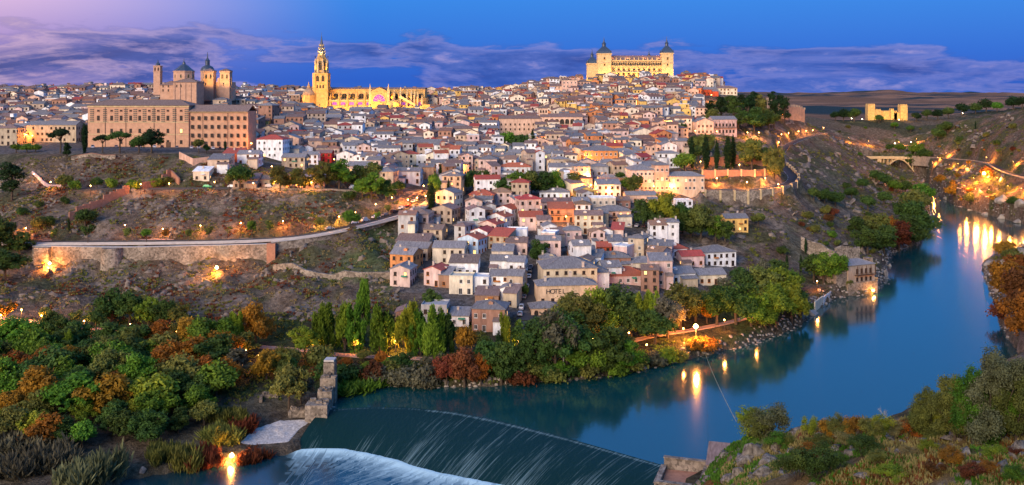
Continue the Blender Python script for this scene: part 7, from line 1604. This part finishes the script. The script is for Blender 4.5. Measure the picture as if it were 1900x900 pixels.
def lamp_mesh(h, arm):
    if (h, arm) not in LAMPM:
        mb = MB(); mb.tube((0, 0, -.6), (0, 0, h), .09, .06, 6); mb.lathe(6, 0, 0, [(.16, -.2), (.16, .8), (.09, 1.0)])
        if arm: mb.tube((0, 0, h), (0, -1.0, h + .35), .05, .04, 5)
        LAMPM[(h, arm)] = mb.mesh('post', 'iron')
    return LAMPM[(h, arm)]


BULB = {}


def bulb_mesh(rad, m):
    if (rad, m) not in BULB:
        mb = MB(); mb.lathe(8, 0, 0, [(rad * .3, -rad * .9), (rad * .9, -rad * .4), (rad, 0), (rad * .75, rad * .6), (rad * .2, rad)]); BULB[(rad, m)] = mb.mesh('lantern', m)
    return BULB[(rad, m)]


SODIUM = (1.0, .34, .055)


def lamp(px, py, power, h=4.5, rad=.24, col=SODIUM, bm='bulb', off=(0, -.5, 0), size=.35, label=None, y0=200):
    g = G(px, py, h, y0); e = empty('street_lamp', g)
    link('post', lamp_mesh(h, False), e); b = link('lantern', bulb_mesh(rad, bm), e, (0, 0, h + .1)); b.visible_shadow = True
    l = bpy.data.lights.new('lamp_light', 'POINT'); l.energy = power; l.color = col; l.shadow_soft_size = size; l.use_shadow = True
    o = bpy.data.objects.new('lamp_light', l); COL.objects.link(o); o.parent = e; o.location = (off[0], off[1] - rad, h - rad - size * .5)
    if label: thing(e, label, 'lamp', 'lit street lamps')
    else: auto(e, 'lit amber street lamp' if bm != 'bulb_white' else 'lit white lamp', 'lamp', 'lit street lamps', (g.x, g.y, g.z + h))
    return e


k = 1000.0
for a in [(6, 421, 3.0, 4), (48, 424, 2.6, 3.5), (98, 431, 1.0, 4.5), (232, 418, .7, 5), (302, 425, 1.6, 4.5), (372, 419, 2.2, 3.5), (447, 414, 2.6, 3.5), (525, 411, 3.0, 3.5), (592, 407, 3.2, 3.5), (629, 402, 2.4, 3.5), (659, 394, 1.4, 5), (697, 379, 1.4, 5), (727, 367, .9, 5), (757, 371, 3.6, 3.5), (774, 367, 3.6, 3.5), (790, 364, 3, 3.5),
          (63, 323, .7, 4), (94, 338, 1.6, 4), (168, 345, .7, 4), (261, 342, 1.3, 4.5), (314, 341, 1.5, 4.5), (398, 338, 1.0, 4.5), (510, 338, 3.0, 4), (552, 330, 4.5, 5), (578, 339, 3.0, 4), (470, 340, .8, 4), (680, 322, 3.5, 5), (701, 334, 4.0, 4.5), (733, 335, 2.0, 4), (815, 341, 2.2, 4.5), (786, 345, 2.5, 4),
          (466, 266, 4.0, 5), (620, 296, 1.6, 4.5), (504, 309, 1.8, 4.5), (800, 297, .8, 4.5), (798, 286, 1.6, 4.5), (840, 308, 2.6, 4.5), (858, 310, 1.6, 4), (1070, 266, 9, 5), (1080, 300, 14, 5), (1072, 310, 14, 5), (1096, 343, 9, 5), (1090, 326, 12, 5), (1115, 300, 9, 6), (1205, 304, 9, 5), (980, 358, 1.2, 4.5), (1036, 312, 5, 4.5), (1213, 346, 4, 4), (1247, 344, 4, 4), (1302, 342, 4.5, 4), (1330, 331, 6, 4), (1386, 338, 6, 4), (1420, 331, 4, 4), (1300, 300, 3.5, 4), (1270, 292, 3, 4.5), (1240, 285, 3, 4.5), (1330, 244, 3.5, 5), (1378, 191, 4, 6), (1290, 243, 2.6, 5), (1276, 210, 4, 5), (1387, 246, 6, 5), (1408, 246, 6, 5), (1372, 306, 4, 4), (1415, 290, 4, 5), (1445, 264, 4.5, 4), (1451, 213, 1.5, 5),
          (1450, 249, 4, 4), (1463, 247, 4, 4), (1482, 244, 3, 4), (1496, 243, 3, 4), (1508, 242, 3, 4), (1528, 237, 4, 5), (1480, 199, 2, 6), (1445, 312, 2, 5), (1444, 342, 3.5, 4.5),
          (505, 194, 5, 6), (535, 192, 5, 6), (548, 194, 5, 6), (855, 202, 4, 6), (1110, 200, 5, 6), (1180, 190, 5, 6), (1230, 195, 5, 6), (1050, 205, 4, 6), (1150, 285, 4, 6), (1175, 300, 5, 5), (1140, 268, 5, 6), (1240, 232, 5, 6), (1320, 176, 5, 6), (1120, 240, 4, 6), (1010, 265, 3, 5), (60, 252, 2.6, 5), (48, 250, 2.6, 5), (455, 180, 3, 6), (920, 208, 3, 6), (700, 290, 1.5, 5), (640, 250, 1.5, 5), (1060, 345, 2, 4.5),
          (2, 585, 5, 4), (40, 575, 4, 4.5), (77, 586, 1.6, 4), (156, 596, .9, 4), (242, 602, .6, 4), (328, 616, 2.2, 4), (374, 630, 1.5, 4), (411, 624, .5, 4), (456, 650, .6, 4), (480, 660, 1.2, 4), (581, 637, 1.2, 4), (664, 633, 2.2, 4), (734, 633, 3.0, 4), (960, 634, 1.2, 4), (1101, 628, .6, 4), (1167, 618, .6, 4), (1268, 610, .8, 4), (1344, 594, 1.2, 4), (1403, 573, .9, 4), (1516, 522, 1.4, 4), (1200, 640, .8, 3.5), (985, 655, 1, 4),
          (1020, 404, 1.0, 3.5), (1050, 402, 2.5, 4), (1130, 352, 3, 4), (895, 374, 1.6, 4)]:
    lamp(a[0], a[1], a[2] * k * 1.35, a[3])
for (px, py, p, h, r_, lab) in ((1291, 606, 30, 6, .75, 'brightest amber street lamp among riverside trees by the path'), (402, 497, 9, 2.5, .6, 'dazzling amber floodlight below the city wall on the scrub slope'), (1620, 519, 9, 4, .6, 'dazzling amber lamp on the mill house by the river'), (92, 489, 8, 1.5, .5, 'bright orange floodlight at the left foot of the city wall'), (490, 187, 5, 9, .7, 'bright amber lamp at the right end of the seminary roof'), (1826, 322, 40, 6, 1.0, 'added amber lamp on the far right bank for the streak on the river'), (430, 846, 5, 1.3, .55, 'bright orange lamp among the reeds at the lower water edge'), (1620, 539, 1.5, 2, .4, 'lower amber lamp on the mill house waterside')):  # far right bank lamp added to throw a streak on the river
    lamp(px, py, p * k, h, r_, bm='bulb_star', label=lab, size=.5, off=(0, -.9, 0))
for (px, py) in ((1690, 264), (1698, 270), (1703, 276), (1708, 281), (1660, 266), (1580, 220), (1600, 221), (1668, 222), (1786, 210), (1480, 199)): lamp(px, py, 250, 4, .45, (1, .8, .5), 'bulb_white')
for a in [(1575, 256, 9), (1612, 262, 9), (1668, 264, 9), (1700, 258, 6), (1755, 284, 7), (1731, 302, 5), (1762, 306, 5), (1778, 304, 5), (1791, 308, 5), (1824, 316, 12), (1806, 330, 9), (1790, 345, 9), (1850, 330, 7), (1870, 345, 9), (1740, 292, 4), (1830, 292, 5), (1880, 300, 6), (1810, 350, 8), (1835, 352, 8), (1645, 325, 5), (1895, 350, 9), (1893, 452, 4)]:
    lamp(a[0], a[1], a[2] * k * 2.2, 4.5, .12, off=(0, -3.0, .5), size=.8)


def flood(name, loc, target, power, col, ang, label, size=1.0, group='floodlights on landmarks', parent=None, blend=.6):
    e = empty('floodlight', loc); d = (Vector(target) - Vector(loc)).normalized()
    mb = MB(); mb.box(0, 0, -.9, .5, .4, 1.4); mb.build('stand', 'iron', e); mb = MB(); mb.box(0, 0, .5, .9, .5, .6); mb.build('head', 'iron', e)
    l = bpy.data.lights.new('flood_beam', 'SPOT'); l.energy = power; l.color = col; l.spot_size = R(ang); l.spot_blend = blend; l.shadow_soft_size = size
    o = bpy.data.objects.new('flood_beam', l); COL.objects.link(o); o.parent = e; o.location = d * .9 + Vector((0, 0, .8)); o.rotation_euler = d.to_track_quat('-Z', 'Y').to_euler()
    auto(e, label, 'floodlight', group); return e


GOLD = (1, .43, .035); PALE = (1, .50, .095)
c = bpy.data.objects['cathedral'].location
for i in range(9): flood('', c + Vector((4 + i * 11, -13 - (i % 2) * 2, 5)), c + Vector((4 + i * 11, 10, 10)), 8500, GOLD, 135, 'small floodlight aimed up at the cathedral side')
for i in range(5): flood('', c + Vector((12 + i * 17, 12, 10)), c + Vector((12 + i * 17, 26, 19)), 2800, GOLD, 140, 'small floodlight on the aisle roof of the cathedral')
flood('', c + Vector((-4, -24, 14)), c + Vector((1, 4, 34)), 34000, GOLD, 75, 'small floodlight aimed up at the cathedral tower'); flood('', c + Vector((-18, -18, 6)), c + Vector((-4, 8, 16)), 11000, GOLD, 110, 'small floodlight aimed up at the domed chapel')
for q in (45, 135, 225, 315):
    a = R(q); t = c + Vector((1.2 + 6.1 * math.cos(a), 10 + 6.1 * math.sin(a), 34)); flood('', t, c + Vector((1.2, 10, 52)), 2600, GOLD, 110, 'small floodlight on a corner of the cathedral tower', .3)
for q in (-90, 0, 180): a = R(q); t = c + Vector((1.2 + 5.6 * math.cos(a), 10 + 5.6 * math.sin(a), 47.5)); flood('', t, c + Vector((1.2, 10, 60)), 2500, (1, .85, .5), 110, 'small floodlight below the cathedral spire', .3)
for x_ in (118, 130): flood('', c + Vector((x_, -14, 2)), c + Vector((x_, 2, 4)), 4500, GOLD, 130, 'small floodlight beside the east end of the cathedral')
f = bpy.data.objects['fortress'].location
for i in range(8): flood('', f + Vector((-2 + i * 11, -11, 2)), f + Vector((-2 + i * 11, 4, 13)), 13500, PALE, 130, 'small floodlight aimed up at the fortress front')
for i in range(3): flood('', f + Vector((-12, 8 + i * 18, 2)), f + Vector((0, 8 + i * 18, 14)), 13500, PALE, 130, 'small floodlight aimed up at the fortress side')
for x_ in (14, 30, 46, 60): flood('', f + Vector((x_, 1.2, 26.2)), f + Vector((x_, 8, 28.5)), 1600, (1, .42, .10), 150, 'small floodlight along the fortress roof edge', .3)
c = bpy.data.objects['castle'].location
for i in range(5): flood('', c + Vector((2 + i * 11, -16, 2)), c + Vector((4 + i * 10, 6, 8)), 9500, (1, .50, .04), 110, 'small floodlight aimed up at the far castle')
c = bpy.data.objects['twin_tower_church'].location
for x_ in (-2, 11): flood('', c + Vector((x_, -12, 6)), c + Vector((x_, 2, 14)), 6000, (1, .56, .10), 110, 'small floodlight on the baroque church')

# ------------------------------------------------------------------ cars
CARM = {}
for nm, cc in (('white', (.7, .7, .72)), ('silver', (.42, .44, .47)), ('black', (.02, .02, .025)), ('red', (.38, .03, .03)), ('blue', (.05, .12, .32)), ('green', (.08, .42, .16)), ('grey', (.16, .17, .19))):
    mat('paint_' + nm, cc, .28, .03, spec=.6)
mat('tyre', (.02, .02, .02), .9, .1); mat('tail_light', (.4, .02, .02), .4, .1); mat('headlight', (.7, .7, .7), .3, .05)


def car_parts(col, van):
    kk = (col, van)
    if kk in CARM: return CARM[kk]
    h = 1.95 if van else 1.45
    pr = [(-2.1, .35), (-2.1, .85), (-1.95, h * .66), (-1.4, h) if van else (-1.35, h), (.55, h), (1.2, .95), (2.0, .82), (2.1, .5), (2.1, .3)]
    def body(pr, w, tw):
        mb = MB(); n = len(pr); vs = []
        for sgn in (-1, 1):
            for x, z in pr: ww = w if z < .96 else tw; vs.append((x, sgn * ww, z))
        mb.add(vs, [tuple(range(n - 1, -1, -1)), tuple(range(n, 2 * n))] + [(i, (i + 1) % n, (i + 1) % n + n, i + n) for i in range(n)]); return mb
    b = body(pr, .86, .70).mesh('body', 'paint_' + col)
    g = MB()
    for sgn in (-1, 1): g.add([(-1.55, sgn * .80, .98), (.92, sgn * .80, .98), (.48, sgn * .715, h - .1), (-1.25, sgn * .715, h - .1)], [(0, 1, 2, 3)])
    g.add([(1.16, -.66, 1.0), (1.16, .66, 1.0), (.62, .6, h - .06), (.62, -.6, h - .06)], [(0, 1, 2, 3)]); g.v[8:] = [(x + .03, y, z + .02) for x, y, z in g.v[8:]]
    g.add([(-1.98, -.66, h * .68), (-1.98, .66, h * .68), (-1.5, .6, h - .06), (-1.5, -.6, h - .06)], [(0, 3, 2, 1)]); g.v[12:] = [(x - .03, y, z + .02) for x, y, z in g.v[12:]]
    gl = g.mesh('windows', 'window_glass')
    w = MB(); w.tube((0, -.09, 0), (0, .09, 0), .32, .32, 10); wl_ = w.mesh('wheel', 'tyre')
    hl = MB(); hl.box(0, 0, 0, .06, .35, .16); hm = hl.mesh('headlight', 'headlight'); tl = MB(); tl.box(0, 0, 0, .06, .2, .3); tm = tl.mesh('tail_light', 'tail_light')
    CARM[kk] = (b, gl, wl_, hm, tm); return CARM[kk]


def car(pos, rot, col, van=False, desc=None):
    b, g, w, hm, tm = car_parts(col, van); e = empty('van' if van else 'car', pos, rot); link('body', b, e); link('windows', g, e)
    for x in (-1.3, 1.3):
        for y in (-.80, .80): link('wheel', w, e, (x, y, .32))
    for y in (-.58, .58): link('headlight', hm, e, (2.09, y, .58)); link('tail_light', tm, e, (-2.1, y, .7))
    auto(e, f'{col} parked {"van" if van else "car"}', 'van' if van else 'car', 'parked cars'); return e


def cars_along(pts, side, cols, step, start=0, rot=0, skip=()):
    d = 0; k = 0; target = start
    for i in range(len(pts) - 1):
        a, b = pts[i], pts[i + 1]; L_ = (b - a).length
        while target <= d + L_ and k < len(cols):
            p = a.lerp(b, (target - d) / L_); t = b - a; an = math.atan2(t.y, t.x); q = p + Vector((-math.sin(an), math.cos(an), 0)) * side
            if cols[k]: car((q.x, q.y, Hs(q.x, q.y) + .16 if side is not None else q.z), an + rot, cols[k], k % 7 == 3)
            target += step; k += 1
        d += L_


cars_along(RP['house_street'], 1.9, ['white', 'blue', 'silver', None, 'silver', 'silver', 'blue', 'silver', 'white', 'grey', 'silver', None, 'blue', 'silver', 'white'], 6.2, 42)
cars_along(RP['hotel_street'], 2.3, ['red', None, 'silver', 'silver', None, 'grey', 'white', 'silver', None, 'white', 'black', 'grey', 'black', 'silver'], 5.6, 5)
cars_along(RP['terrace_street'], 2.6, [None] * 5 + ['green', None, 'white', 'silver', None, 'silver', 'silver', 'grey', None, 'white', None, None, 'white', 'silver'], 6.0, 30)
ramp = [P(628, 416, 441), P(690, 401, 453), P(745, 384, 469), P(776, 368, 488), P(800, 357, 501)]
cars_along(RP['promenade'], 3.0, [None] * 0 + ['silver', None, 'white', 'silver', 'white', 'grey', 'black', 'white', 'red', 'silver', 'black'], 6.4, 158)
cars_along([G(120, 279), G(460, 279)], 0, ['grey', None, None, 'silver', None, None, 'grey', None, 'black', 'silver', None, 'white', 'black', None, 'grey', None, 'white', 'silver', None, 'white', 'black', 'silver', None, 'grey', 'white', 'red'], 4.0, 2, R(80))
cars_along([G(1165, 420), G(1215, 424)], 0, ['white', 'silver', 'black', 'white', 'black', 'red'], 3.6, 1, R(60))
# overhead cable lit by the lamp, from the near bush to the riverside lamp
a = P(1366, 782, 112); b = G(1309, 668) + Vector((0, 0, 2)); mb = MB(); prev = a
for i in range(1, 25):
    t = i / 24; p = a.lerp(b, t); p.z -= 4 * .7 * t * (1 - t); mb.tube(prev, p, .025, .05, 4); prev = p
o = mb.build('cable', 'pale_stone'); thing(o, 'thin slack cable crossing the river towards the brightest lamp', 'cable')
# ------------------------------------------------------------------ finish the labels of repeated things
LM = [(690, 185, 'the floodlit cathedral'), (1172, 125, 'the floodlit fortress'), (310, 232, 'the long seminary'), (330, 150, 'the domed church'), (1240, 332, 'the brick school'), (1005, 235, 'the arcaded convent'), (1030, 535, 'the hotel sign'), (208, 480, 'the round wall tower'), (1605, 490, 'the riverside mill house'), (590, 735, 'the weir ruin'), (893, 425, 'the red roofed row'), (1645, 212, 'the far castle'), (1478, 345, 'the road bend'), (1140, 290, 'the orange apartment block'), (1392, 840, 'the near rock outcrop'), (1650, 293, 'the arched bridge'), (740, 355, 'the ramp of cars'), (1367, 412, 'the yellow house'), (480, 240, 'the seminary end'), (905, 590, 'the arched brick house'), (120, 600, 'the lower left path'), (1342, 235, 'the balcony villa')]
ORD = ['', 'second ', 'third ', 'fourth ', 'fifth ', 'sixth ', 'seventh ', 'eighth ', 'ninth ', 'tenth ', 'eleventh ', 'twelfth ', 'thirteenth ', 'fourteenth ', 'fifteenth ', 'sixteenth ', 'seventeenth ', 'eighteenth ', 'nineteenth ', 'twentieth ', 'twenty-first ', 'twenty-second ', 'twenty-third ', 'twenty-fourth ', 'twenty-fifth ', 'twenty-sixth ']
buckets = {}
for o, d, p in THINGS:
    px, py = proj(*p)
    k = min(range(len(LM)), key=lambda i: (LM[i][0] - px) ** 2 + ((LM[i][1] - py) * 1.6) ** 2)
    dx, dy = px - LM[k][0], (py - LM[k][1]) * 1.6
    rel = ('right of' if dx > 0 else 'left of') if abs(dx) > abs(dy) else ('below' if dy > 0 else 'above')
    buckets.setdefault((d, rel, LM[k][2]), []).append((dx * dx + dy * dy, o))
for (d, rel, lm), L_ in buckets.items():
    L_.sort(key=lambda t: t[0])
    for i, (_, o) in enumerate(L_):
        tail = f'{rel} {lm}' if len(L_) == 1 else f'{ORD[min(i, 25)]}nearest {rel} {lm}'
        o['label'] = f'{d}, {tail}'
